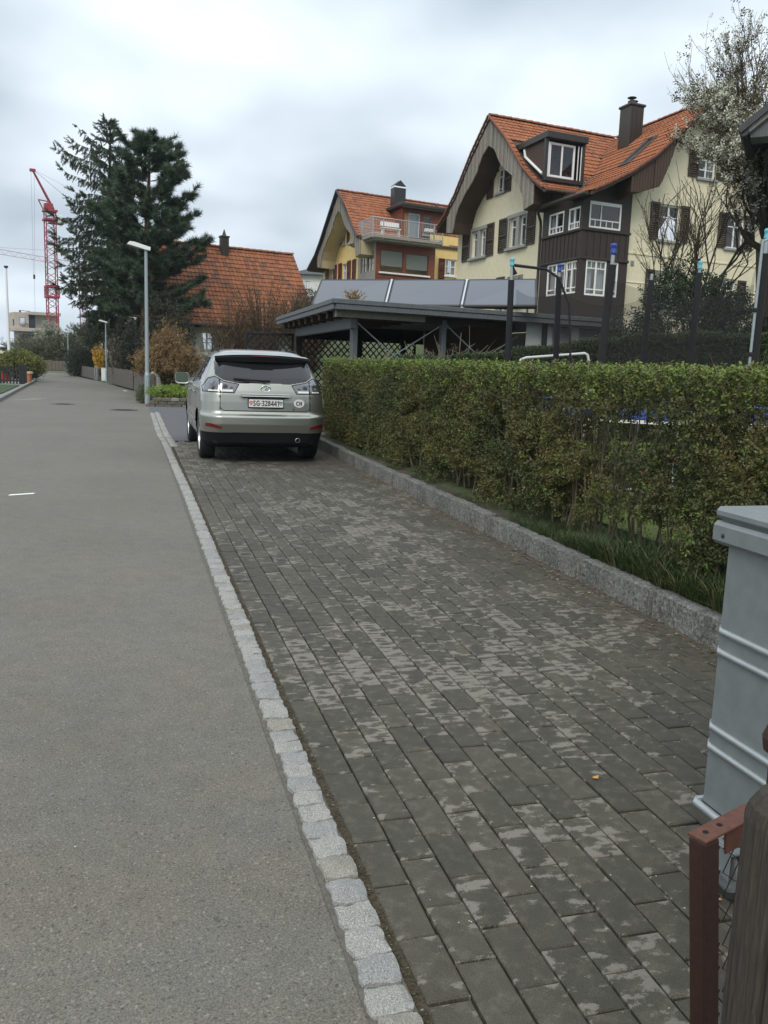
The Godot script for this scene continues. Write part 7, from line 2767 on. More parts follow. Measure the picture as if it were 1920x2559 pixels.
func build_fences() -> void:
	rng.seed = 201
	fence_run("board_fence", "low grey board fence running along the street past the middle lamp", "fence", Vector3(0.02, 0, -40.2), Vector3(-1.25, 0, -48.9), 0.80, 0.11, 0.006, M.grey_fence_wood)
	fence_run("street_board_fence", "long low weathered board fence beyond the white cabinet toward the bend", "fence", Vector3(-1.85, 0, -53.0), Vector3(-4.75, 0, -70.0), 0.66, 0.14, 0.006, M.grey_fence_wood)
	fence_run("angled_board_fence", "grey board fence panel angled toward the tall street lamp", "fence", Vector3(0.40, 0, -30.6), Vector3(0.06, 0, -39.6), 0.78, 0.12, 0.006, M.grey_fence_wood)
	for q in [[Vector3(-0.90, 0, -47.1), 0.86, "pale thin fence post in the middle of the grey board fence"], [Vector3(-1.95, 0, -53.2), 0.78, "pale thin post left of the white cabinet"], [Vector3(-2.1, 0, -54.4), 0.76, "second pale thin post left of the white cabinet"]]:
		var mb := MB.new()
		mb.lathe([Vector2(0.03, 0), Vector2(0.03, q[1]), Vector2(0.0, q[1] + 0.01)], 8)
		mb.box(Vector3(0, q[1], 0), Vector3(0.07, 0.03, 0.07), 0.006)
		var o := thing("fence_post", q[2], "post", q[0], 0.0, "pale fence posts")
		part(o, "post", mb.mesh(), M.lamp_steel)
	var mb := MB.new()
	mb.box(Vector3(0, 0.46, 0), Vector3(0.13, 0.95, 0.10), 0.015)
	mb.box(Vector3(0.09, 0.45, 0.0), Vector3(0.05, 0.9, 0.08), 0.01)
	var gp := thing("gate_post", "dark timber gate post just right of the tall street lamp", "post", Vector3(0.62, 0, -29.6))
	part(gp, "post", mb.mesh(), M.grey_fence_wood)
	# dark covered scooter behind the post
	var sc := thing("garden_statue", "dark grey leaning garden ornament behind the gate post", "ornament", Vector3(0.92, 0.25, -31.4))
	mb = MB.new()
	mb.lathe([Vector2(0.0, 0.0), Vector2(0.16, 0.02), Vector2(0.13, 0.25), Vector2(0.17, 0.5), Vector2(0.10, 0.72), Vector2(0.0, 0.8)], 14, Transform3D(Basis(Vector3.FORWARD, -0.35), Vector3(0, 0, 0)))
	part(sc, "figure", mb.mesh(), M.grey_stone)
	mb = MB.new()
	mb.box(Vector3(0.05, -0.1, 0), Vector3(0.3, 0.35, 0.3), 0.03)
	part(sc, "plinth", mb.mesh(), M.concrete)
	# low stone wall by the driveway, built of courses
	var w := thing("low_stone_wall", "low weathered brown stone wall across the driveway under bright green plants", "wall", Vector3(0, 0, -27.55))
	var stones := []
	for i in 4:
		stones.append(rough_block(Vector3(0.2, 0.09, 0.26), 4, 4, 0.02, 700 + i, 0.015))
	for r in 3:
		var x := 0.5 + 0.1 * r
		while x < 3.4:
			part(w, "stone", stones[rng.randi() % 4], M.warm_stone if rng.randf() < 0.75 else M.concrete, Transform3D(Basis(Vector3.UP, PI * 0.5 + rng.randf_range(-0.06, 0.06)), Vector3(x, 0.0 + 0.088 * r, rng.randf_range(-0.015, 0.015))))
			x += 0.265
	# far stone wall and wall ends at the bend
	mb = MB.new()
	var o := thing("far_stone_wall", "pale grey stone wall closing the view where the street bends", "wall")
	for i in 14:
		var a := Vector3(-9.5, 0, -81.2).lerp(Vector3(-5.35, 0, -79.9), i / 14.0)
		var b := Vector3(-9.5, 0, -81.2).lerp(Vector3(-5.35, 0, -79.9), (i + 1) / 14.0)
		var u := (b - a).normalized()
		mb = MB.new()
		mb.box((a + b) / 2 + Vector3.UP * 0.38, Vector3(a.distance_to(b) - 0.01, 0.8 - 0.02 * sin(i * 1.3), 0.25), 0.02, Basis(u, Vector3.UP, u.cross(Vector3.UP)))
		part(o, "stone", mb.mesh(), M.warm_stone)
	# picket fence on the left, pot, toy
	fence_run("picket_fence", "black picket fence along the front lawn on the left", "fence", Vector3(-6.6, 0, -43.2), Vector3(-4.95, 0, -43.2), 0.86, 0.075, 0.06, M.black_wood, true, true)
	mb = MB.new()
	mb.box(Vector3(0, 0.46, 0), Vector3(0.34, 0.92, 0.06), 0.01)
	for i in 3:
		mb.box(Vector3(-0.12 + 0.12 * i, 0.46, 0.035), Vector3(0.10, 0.9, 0.02), 0.005)
	gp = thing("timber_screen", "solid black timber screen at the street end of the picket fence", "fence", Vector3(-4.78, 0, -43.2))
	part(gp, "panel", mb.mesh(), M.black_wood)
	var pot := thing("terracotta_pot", "tall terracotta pot with pale rim beside the black picket fence", "pot", Vector3(-4.72, 0, -44.6))
	mb = MB.new()
	mb.lathe([Vector2(0.0, 0.02), Vector2(0.13, 0.0), Vector2(0.19, 0.42), Vector2(0.2, 0.5)], 16)
	part(pot, "body", mb.mesh(), M.terracotta)
	mb = MB.new()
	mb.lathe([Vector2(0.2, 0.46), Vector2(0.24, 0.47), Vector2(0.24, 0.56), Vector2(0.2, 0.57), Vector2(0.17, 0.5), Vector2(0.0, 0.48)], 16)
	part(pot, "rim", mb.mesh(), M.pale_clay)
	var toy := thing("play_tent", "small red and white play tent behind the black picket fence", "tent", Vector3(-6.6, 0, -49.5))
	mb = MB.new()
	mb.prism(PackedVector2Array([Vector2(-0.15, 0.0), Vector2(0.45, 0.0), Vector2(0.4, 0.72), Vector2(0.15, 0.95), Vector2(-0.12, 0.74)]), -0.3, 0.3)
	part(toy, "red_cloth", mb.mesh(), M.red_plastic)
	mb = MB.new()
	mb.prism(PackedVector2Array([Vector2(-0.6, 0.0), Vector2(-0.16, 0.0), Vector2(-0.13, 0.74), Vector2(-0.5, 0.72)]), -0.3, 0.32)
	mb.box(Vector3(0.12, 0.68, 0.33), Vector3(0.5, 0.07, 0.03), 0.01, Basis(Vector3.FORWARD, 0.2))
	part(toy, "white_cloth", mb.mesh(), M.white_paint)
	var par := thing("parasol", "cream and white parasol at the far left edge", "parasol", Vector3(-8.75, 0, -64.9))
	mb = MB.new()
	mb.lathe([Vector2(0.62, 1.28), Vector2(0.58, 1.36), Vector2(0.1, 1.66), Vector2(0.0, 1.68)], 12)
	part(par, "canopy", mb.mesh(), M.cream_cloth)
	mb = MB.new()
	mb.lathe([Vector2(0.5, 1.72), Vector2(0.48, 1.8), Vector2(0.05, 1.9), Vector2(0, 1.9)], 12)
	part(par, "top_vent", mb.mesh(), M.white_paint)
	mb = MB.new()
	mb.lathe([Vector2(0.03, 0), Vector2(0.03, 1.88)], 8)
	part(par, "pole", mb.mesh(), M.white_paint)


func build_carport() -> void:
	rng.seed = 211
	var X := house_frame(Vector3(3.6, 0, -16.25), 92, 165.5)
	var c := thing("carport", "dark flat roofed timber carport with lattice screens and a white garage end", "carport")
	var mb := MB.new()
	mb.xf = X
	mb.box(Vector3(3.55, 2.59, -4.35), Vector3(7.1, 0.09, 8.7), 0.0)
	var roof := part(c, "roof", mb.mesh(), M.dark_cladding)
	mb = MB.new()
	mb.xf = X
	mb.box(Vector3(3.5, 2.56, -4.4), Vector3(6.9, 0.1, 8.5), 0.0)
	mb.box(Vector3(3.5, 2.645, -4.4), Vector3(6.86, 0.06, 8.46), 0.0)
	part(roof, "roof_gravel", mb.mesh(), M.concrete)
	for q in [[Vector3(3.6, 2.63, 0.02), Vector3(7.24, 0.09, 0.05)], [Vector3(3.6, 2.53, 0.0), Vector3(7.16, 0.10, 0.05)], [Vector3(-0.02, 2.63, -4.35), Vector3(0.05, 0.09, 8.72)], [Vector3(0.0, 2.53, -4.35), Vector3(0.05, 0.10, 8.66)]]:
		mb = MB.new()
		mb.xf = X
		mb.box(q[0], q[1], 0.008)
		part(roof, "fascia", mb.mesh(), M.blue_grey_wood)
	# joists showing under the left eave
	mb = MB.new()
	mb.box(Vector3.ZERO, Vector3(2.0, 0.16, 0.09), 0.006)
	var jm := mb.mesh()
	for i in 9:
		part(roof, "joist", jm, M.silver_wood if i == 0 else M.brown_wood, Transform3D(X.basis.orthonormalized(), X * Vector3(1.1, 2.44, -0.35 - 0.95 * i)))
	mb = MB.new()
	mb.xf = X
	mb.box(Vector3(0.5, 2.28, -4.2), Vector3(0.12, 0.24, 7.6), 0.01)
	part(c, "beam", mb.mesh(), M.blue_grey_wood)
	mb = MB.new()
	mb.xf = X
	mb.box(Vector3(2.4, 2.42, -0.55), Vector3(4.6, 0.14, 0.1), 0.01)
	part(c, "beam", mb.mesh(), M.dark_cladding)
	mb = MB.new()
	mb.box(Vector3(0, 1.22, 0), Vector3(0.12, 2.44, 0.12), 0.012)
	var pm := mb.mesh()
	var hb := MB.new()
	hb.xf = X
	hb.box(Vector3(2.6, 2.33, -8.02), Vector3(4.1, 0.44, 0.08), 0.01)
	part(c, "beam", hb.mesh(), M.dark_cladding)
	for q in [Vector3(0.55, 0, -0.55), Vector3(2.63, 0, -0.55), Vector3(0.5, 0, -7.9), Vector3(2.4, 0, -7.9), Vector3(3.9, 0, -7.9)]:
		part(c, "post", pm, M.blue_grey_wood if q.z > -1 else M.dark_cladding, Transform3D(X.basis.orthonormalized(), X * q))
	mb = MB.new()
	for q in [[Vector3(0.6, 2.3, -0.55), Vector3(2.55, 0.9, -0.5)], [Vector3(2.7, 2.35, -0.55), Vector3(4.6, 1.0, -0.5)], [Vector3(2.55, 2.3, -0.6), Vector3(1.0, 1.4, -0.6)], [Vector3(4.6, 2.2, -0.6), Vector3(3.4, 1.5, -0.6)]]:
		mb.tube([X * q[0], X * q[1]], 0.014, 0.014, 5)
	part(c, "wind_brace", mb.mesh(), M.lamp_steel)
	# lattice screens on the far side
	mb = MB.new()
	mb.box(Vector3.ZERO, Vector3(1.0, 0.035, 0.014), 0.003)
	var slat := mb.mesh()
	for pan in [[-1.0, 0.35], [0.6, 2.3], [2.5, 4.3]]:
		var x0: float = pan[0]
		var x1: float = pan[1]
		var y0 := 0.75
		var y1 := 2.2
		var s := x0 - (y1 - y0)
		var k := 0
		while s < x1:
			for dir in [1.0, -1.0]:
				# line x = s + t (dir = 1) or mirrored, clipped to the frame
				var t0 := maxf(0.0, x0 - s)
				var t1 := minf(y1 - y0, x1 - s)
				if t1 - t0 > 0.05:
					var a := Vector3(s + t0, y0 + t0, -7.85)
					var b := Vector3(s + t1, y0 + t1, -7.85)
					if dir < 0:
						a.x = x0 + x1 - a.x
						b.x = x0 + x1 - b.x
						a.z -= 0.015
						b.z -= 0.015
					var A := X * a
					var B := X * b
					var u := (B - A).normalized()
					var n := X.basis.z.normalized()
					part(c, "slat", slat, M.black_wood, Transform3D(Basis(u * A.distance_to(B), n.cross(u), n), (A + B) / 2))
			s += 0.2
			k += 1
		for q in [[(x0 + x1) / 2, y0, x1 - x0 + 0.08, 0.06], [(x0 + x1) / 2, y1, x1 - x0 + 0.08, 0.06], [x0, (y0 + y1) / 2, 0.07, y1 - y0], [x1, (y0 + y1) / 2, 0.07, y1 - y0]]:
			mb = MB.new()
			mb.xf = X
			mb.box(Vector3(q[0], q[1], -7.86), Vector3(q[2], q[3], 0.06), 0.008)
			part(c, "lattice_frame", mb.mesh(), M.black_wood)
	# rear wall and white garage end
	mb = MB.new()
	mb.xf = X
	mb.box(Vector3(4.68, 1.25, -4.6), Vector3(0.1, 2.5, 6.6), 0.0)
	part(c, "inner_wall", mb.mesh(), M.brown_wood)
	mb = MB.new()
	mb.xf = X
	wall_face(mb, PackedVector2Array([Vector2(4.72, 0), Vector2(7.0, 0), Vector2(7.0, 2.5), Vector2(4.72, 2.5)]), [Rect2(5.46, 0.05, 0.56, 2.4), Rect2(6.24, 0.05, 0.72, 2.4)], Vector3(0, 0, -0.35), Vector3(1, 0, 0), Vector3(0, 0, 1), 0.06)
	mb.quado(Vector3(7.0, 0, -0.35), Vector3(7.0, 0, -7.9), Vector3(7.0, 2.5, -7.9), Vector3(7.0, 2.5, -0.35), Vector3(1, 0, 0))
	var gw := part(c, "garage_wall", mb.mesh(), M.white_plaster)
	for q in [[5.46, 0.56], [6.24, 0.72]]:
		mb = MB.new()
		mb.xf = X
		mb.box(Vector3(q[0] + q[1] / 2, 1.25, -0.41), Vector3(q[1] - 0.02, 2.38, 0.04), 0.006)
		for i in 3:
			mb.box(Vector3(q[0] + q[1] / 2, 0.5 + 0.75 * i, -0.385), Vector3(q[1] - 0.16, 0.6, 0.02), 0.006)
		part(c, "door", mb.mesh(), M.white_weathered)
	mb = MB.new()
	mb.xf = X
	mb.box(Vector3(5.2, 1.25, -0.27), Vector3(0.10, 2.5, 0.12), 0.01)
	part(c, "dark_post", mb.mesh(), M.dark_metal)
	# solar collectors standing on the roof
	var T0 := [Vector3(4.42, 3.45, -21.41), Vector3(5.91, 3.45, -20.31), Vector3(7.37, 3.45, -19.23)]
	var T1 := [Vector3(5.82, 3.45, -20.37), Vector3(7.29, 3.45, -19.29), Vector3(8.52, 3.45, -18.2)]
	var B0 := [Vector3(3.99, 2.8, -20.38), Vector3(5.45, 2.8, -19.16), Vector3(6.83, 2.8, -18.07)]
	var B1 := [Vector3(5.37, 2.8, -19.23), Vector3(6.76, 2.8, -18.14), Vector3(7.98, 2.8, -16.96)]
	for i in 3:
		var sp := thing("solar_panel", ["large tilted solar collector on the carport roof, left of three", "large tilted solar collector on the carport roof, middle of three", "large tilted solar collector on the carport roof, right of three, crossed by a black pole"][i], "solar panel", Vector3.ZERO, 0.0, "solar collectors on the carport roof")
		var u: Vector3 = (T1[i] - T0[i]).normalized()
		var n: Vector3 = u.cross((T0[i] - B0[i]).normalized()).normalized()
		mb = MB.new()
		mb.quado(B0[i], B1[i], T1[i], T0[i], n)
		var face := part(sp, "glass", mb.mesh(), M.solar_glass)
		mb = MB.new()
		for e in [[B0[i], B1[i]], [B1[i], T1[i]], [T1[i], T0[i]], [T0[i], B0[i]]]:
			mb.tube([e[0] - n * 0.02, e[1] - n * 0.02], 0.035, 0.035, 4)
		mb.quado(B0[i] - n * 0.08, B1[i] - n * 0.08, T1[i] - n * 0.08, T0[i] - n * 0.08, -n)
		part(sp, "frame", mb.mesh(), M.dark_metal)
		mb = MB.new()
		for k in 3:
			var b: Vector3 = (T0[i] as Vector3).lerp(T1[i], 0.1 + 0.4 * k) - n * 0.1
			mb.tube([b, Vector3(b.x, 2.66, b.z)], 0.025, 0.025, 5)
		part(sp, "strut", mb.mesh(), M.zinc_bright)
		if i < 2:
			mb = MB.new()
			mb.tube([(B1[i] as Vector3).lerp(B0[i + 1], 0.5), (T1[i] as Vector3).lerp(T0[i + 1], 0.5)], 0.03, 0.03, 6)
			part(sp, "pipe", mb.mesh(), M.chrome)
	cane_bush("roof_weed", "dry straw coloured weeds growing before the left solar collector", "plant", X * Vector3(0.9, 2.65, -2.2), 0.42, 0.24, 26, M.reed_bark, M.leaf_dull, [Color(0.32, 0.26, 0.12)], 3, 0.06, 0.2)
	cane_bush("garden_twigs", "bare pale twigs standing in front of the carport's left post", "shrub", Vector3(4.75, 0.2, -15.8), 1.75, 0.5, 26, M.pale_bark, M.leaf_dull, [Color(0.14, 0.13, 0.06)], 2, 0.06, 0.1)
	cane_bush("garden_twigs", "arching bare twigs with few leaves before the carport's dark opening", "shrub", Vector3(5.75, 0.2, -15.55), 2.15, 0.7, 26, M.pale_bark, M.leaf_dull, [Color(0.10, 0.13, 0.05), Color(0.16, 0.12, 0.08)], 4, 0.06, 0.35)


func build_trampoline() -> void:
	rng.seed = 221
	var C := Vector3(5.6, 0, -9.0)
	var R := 1.75
	var ry := 1.12
	var t := thing("trampoline", "round garden trampoline with black foam poles, dark net and blue edge pad behind the hedge", "trampoline", C)
	var mb := MB.new()
	var ring := []
	for i in 41:
		var a := TAU * i / 40.0
		ring.append(Vector3(cos(a) * R, ry - 0.02, sin(a) * R))
	mb.tube(ring, 0.03, 0.03, 6, false)
	var lg := MB.new()
	for i in 4:
		var a := TAU * (i + 0.4) / 4.0
		var p := Vector3(cos(a), 0, sin(a)) * (R - 0.05)
		var s := Vector3(-sin(a), 0, cos(a)) * 0.5
		lg.tube([p - s + Vector3.UP * ry, p - s + Vector3.UP * 0.38, p + s + Vector3.UP * 0.38, p + s + Vector3.UP * ry], 0.025, 0.025, 6)
	part(t, "frame", mb.mesh(), M.white_metal)
	part(t, "leg", lg.mesh(), M.lamp_steel)
	mb = MB.new()
	for i in 40:
		var a := TAU * i / 40.0
		var b := TAU * (i + 1) / 40.0
		var f := func(an: float, r: float, y: float) -> Vector3: return Vector3(cos(an) * r, y, sin(an) * r)
		mb.quado(f.call(a, R + 0.05, ry + 0.03), f.call(b, R + 0.05, ry + 0.03), f.call(b, R - 0.3, ry + 0.035), f.call(a, R - 0.3, ry + 0.035), Vector3.UP)
		mb.quado(f.call(a, R + 0.055, ry + 0.03), f.call(b, R + 0.055, ry + 0.03), f.call(b, R + 0.06, ry - 0.05), f.call(a, R + 0.06, ry - 0.05), f.call(a, 1.0, 0))
	part(t, "edge_pad", mb.mesh(), M.blue_vinyl)
	mb = MB.new()
	for i in 40:
		var a := TAU * i / 40.0
		var b := TAU * (i + 1) / 40.0
		mb.quado(Vector3(cos(a) * (R + 0.062), ry - 0.052, sin(a) * (R + 0.062)), Vector3(cos(b) * (R + 0.062), ry - 0.052, sin(b) * (R + 0.062)), Vector3(cos(b) * (R + 0.062), ry - 0.085, sin(b) * (R + 0.062)), Vector3(cos(a) * (R + 0.062), ry - 0.085, sin(a) * (R + 0.062)), Vector3(cos(a), 0, sin(a)))
	part(t, "pad_trim", mb.mesh(), M.white_paint)
	mb = MB.new()
	mb.lathe([Vector2(0.0, ry - 0.01), Vector2(R - 0.28, ry)], 40)
	part(t, "jumping_mat", mb.mesh(), M.black_foam)
	# foot, top, whether the bare pole and which ball shows
	var poles := [[Vector3(4.31, 0, -7.66), 2.68, 0.17, 2, Vector2(0.06, 0.0)], [Vector3(4.54, 0, -10.35), 2.83, 0.24, 1, Vector2(-0.02, 0.0)], [Vector3(5.38, 0, -10.68), 2.84, 0.14, 2, Vector2(-0.05, 0.0)], [Vector3(6.53, 0, -10.5), 2.80, 0.08, 0, Vector2(0.05, 0.0)], [Vector3(6.97, 0, -10.06), 2.92, 0.12, 1, Vector2(0.02, 0.0)], [Vector3(5.69, 0, -7.20), 2.85, 0.2, 1, Vector2(0.0, 0.0)]]
	var tops := []
	for q in poles:
		var b: Vector3 = q[0] - C
		var h: float = q[1]
		var e := b + Vector3(q[4].x, h, 0)
		tops.append(e)
		mb = MB.new()
		mb.tube([b + Vector3.UP * 0.3, e], 0.019, 0.019, 8)
		var po := part(t, "pole", mb.mesh(), M.lamp_steel)
		mb = MB.new()
		var fe := b.lerp(e, (h - q[2]) / h)
		fe.y = h - q[2]
		mb.tube([b + Vector3.UP * (ry + 0.02), fe], 0.038, 0.038, 12)
		part(po, "foam_sleeve", mb.mesh(), M.black_foam)
		if q[3] > 0:
			mb = MB.new()
			mb.lathe([Vector2(0.0, 0.03), Vector2(0.022, 0.026), Vector2(0.031, 0.008), Vector2(0.027, -0.012), Vector2(0.024, -0.02), Vector2(0.026, -0.04), Vector2(0.029, -0.06), Vector2(0.024, -0.075), Vector2(0.019, -0.08)], 14, Transform3D(Basis.IDENTITY, e))
			part(po, "pole_cap", mb.mesh(), M.sky_blue_plastic if q[3] == 1 else M.deep_blue_plastic)
	# net between the poles, entrance left open on the near left side
	var order := [1, 2, 3, 4, 5, 0]
	var nm := MB.new()
	for k in 5:
		var A: Vector3 = tops[order[k]]
		var B: Vector3 = tops[order[k + 1]]
		var n := 10
		for i in n:
			for j in 6:
				var P := func(u: float, v: float) -> Vector3:
					var lo := A.lerp(B, u)
					var out := Vector3(lo.x, 0, lo.z)
					out = out.normalized() * lerpf(out.length(), R - 0.12, 0.3) * 0.97
					var top := minf(A.y, B.y) - 0.3 - 0.14 * sin(PI * u)
					if k == 0:
						top -= 0.15 * (1.0 - u) - 0.1
					return Vector3(out.x, lerpf(ry, top, v), out.z)
				nm.quad(P.call(i / float(n), j / 6.0), P.call((i + 1) / float(n), j / 6.0), P.call((i + 1) / float(n), (j + 1) / 6.0), P.call(i / float(n), (j + 1) / 6.0))
	part(t, "net", nm.mesh(), M.net)
	mb = MB.new()
	var p1: Vector3 = tops[1]
	var hang := p1 + Vector3(0.38, -0.10, 0.16)
	mb.tube([p1 - Vector3(0, 0.06, 0), hang, hang + Vector3(0.16, -0.10, 0.05), hang + Vector3(0.30, -0.42, 0.1), hang + Vector3(0.36, -1.0, 0.1), Vector3(hang.x + 0.3, ry, hang.z + 0.1)], 0.02, 0.012, 5)
	mb.tube([p1 - Vector3(0, 0.08, 0), p1 + Vector3(0.05, -0.17, 0)], 0.02, 0.03, 5)
	part(t, "net_strap", mb.mesh(), M.black_foam)
	# small goal frame and thin grey stake
	var g := thing("goal_frame", "white tubular goal frame standing behind the hedge beside the trampoline", "goal", Vector3(5.33, 0.3, -11.75))
	mb = MB.new()
	var arc := [Vector3(0.02, 0.0, 0), Vector3(0.0, 1.28, 0), Vector3(0.02, 1.34, 0), Vector3(0.09, 1.37, 0.02), Vector3(0.9, 1.46, 0.24), Vector3(0.94, 1.44, 0.25), Vector3(0.96, 1.36, 0.26), Vector3(0.97, 0.0, 0.26)]
	mb.tube(arc, 0.019, 0.019, 8)
	mb.tube([Vector3(0.96, 1.3, 0.26), Vector3(1.0, 0.0, -0.4)], 0.015, 0.015, 6)
	part(g, "tube", mb.mesh(), M.white_metal)
	var st := thing("grey_stake", "thin grey metal stake beside the rightmost trampoline pole", "stake", Vector3(5.48, 0.25, -7.05))
	mb = MB.new()
	mb.tube([Vector3(0.03, 0, 0), Vector3(0.05, 2.5, 0)], 0.013, 0.013, 6)
	mb.tube([Vector3(0.05, 2.48, 0), Vector3(0.14, 2.52, 0)], 0.011, 0.011, 6)
	part(st, "rod", mb.mesh(), M.lamp_steel)
	mb = MB.new()
	for y in [1.45, 1.85]:
		mb.lathe([Vector2(0.02, 0), Vector2(0.022, 0.02), Vector2(0.02, 0.04)], 8, Transform3D(Basis.IDENTITY, Vector3(0.045, y, 0)))
	part(st, "tie", mb.mesh(), M.black_foam)
	# white cord low behind the hedge
	var cd := thing("garden_line", "thin white cord stretched low behind the hedge across the lawn", "cord")
	mb = MB.new()
	var pts := []
	for i in 13:
		var u := i / 12.0
		pts.append(Vector3(4.1 + 0.75 * u, 0.62 + 0.012 * sin(u * 9.0) + 0.02 * u, -5.9 + 1.5 * u))
	mb.tube(pts, 0.006, 0.006, 5)
	part(cd, "cord", mb.mesh(), M.white_paint)


func build_container() -> void:
	rng.seed = 231
	var x0 := 1.75
	var zb := -2.26
	var zf := -0.95
	var c := thing("refuse_container", "galvanised steel wheeled refuse container with ribbed side and folding lid", "container", Vector3(x0, 0, (zb + zf) / 2))
	var L := zf - zb
	var mb := MB.new()
	mb.box(Vector3(0.40, 0.60, 0), Vector3(0.80, 0.90, L), 0.018)
	var body := part(c, "body", mb.mesh(), M.zinc_steel)
	for y in [0.738, 0.672, 0.425, 0.36]:
		mb = MB.new()
		var pts := [Vector3(0.3, y, -L / 2 - 0.004), Vector3(0.02, y, -L / 2 - 0.004), Vector3(-0.004, y, -L / 2 + 0.03), Vector3(-0.004, y, L / 2)]
		mb.tube(pts, 0.011, 0.011, 8)
		part(body, "rib", mb.mesh(), M.zinc_bright)
	mb = MB.new()
	mb.tube([Vector3(0.6, 0.155, -L / 2 - 0.012), Vector3(0.0, 0.155, -L / 2 - 0.012), Vector3(-0.012, 0.155, -L / 2), Vector3(-0.012, 0.155, L / 2)], 0.014, 0.014, 8)
	part(body, "bottom_rim", mb.mesh(), M.zinc_bright)
	mb = MB.new()
	mb.box(Vector3(0.40, 1.045, 0.0), Vector3(0.87, 0.07, L + 0.06), 0.012)
	part(body, "top_rim", mb.mesh(), M.zinc_steel)
	mb = MB.new()
	mb.box(Vector3(0.40, 1.106, 0.0), Vector3(0.862, 0.036, L + 0.052), 0.011)
	mb.box(Vector3(0.40, 1.084, 0.0), Vector3(0.82, 0.02, L + 0.02), 0.0)
	part(c, "lid", mb.mesh(), M.zinc_steel)
	mb = MB.new()
	mb.lathe([Vector2(0.0, -0.004), Vector2(0.008, 0.0), Vector2(0.006, 0.006), Vector2(0.0, 0.008)], 8, Transform3D(Basis(Vector3.FORWARD, PI / 2), Vector3(-0.036, 1.04, -L / 2 + 0.03)))
	part(body, "rivet", mb.mesh(), M.dark_metal)
	for z in [-L / 2 + 0.26, L / 2 - 0.25]:
		for sx in [-0.065, 0.72]:
			var w := MB.new()
			w.lathe([Vector2(0.0, -0.02), Vector2(0.06, -0.02), Vector2(0.086, -0.024), Vector2(0.088, 0.0), Vector2(0.086, 0.024), Vector2(0.06, 0.02), Vector2(0.0, 0.02)], 24, Transform3D(Basis(Vector3.FORWARD, PI / 2), Vector3(sx, 0.088, z)))
			var wh := part(c, "wheel", w.mesh(), M.black_rubber)
			w = MB.new()
			w.lathe([Vector2(0.0, -0.03), Vector2(0.055, -0.027), Vector2(0.068, -0.022), Vector2(0.070, 0.022), Vector2(0.055, 0.027), Vector2(0.0, 0.03)], 24, Transform3D(Basis(Vector3.FORWARD, PI / 2), Vector3(sx, 0.088, z)))
			part(wh, "hub", w.mesh(), M.zinc_steel)
			w = MB.new()
			w.box(Vector3(sx - 0.045, 0.125, z), Vector3(0.006, 0.10, 0.09), 0.002)
			w.box(Vector3(sx + 0.045, 0.125, z), Vector3(0.006, 0.10, 0.09), 0.002)
			w.box(Vector3(sx, 0.163, z), Vector3(0.1, 0.012, 0.11), 0.003)
			w.tube([Vector3(sx - 0.055, 0.088, z), Vector3(sx + 0.055, 0.088, z)], 0.011, 0.011, 8)
			part(wh, "fork", w.mesh(), M.zinc_steel)


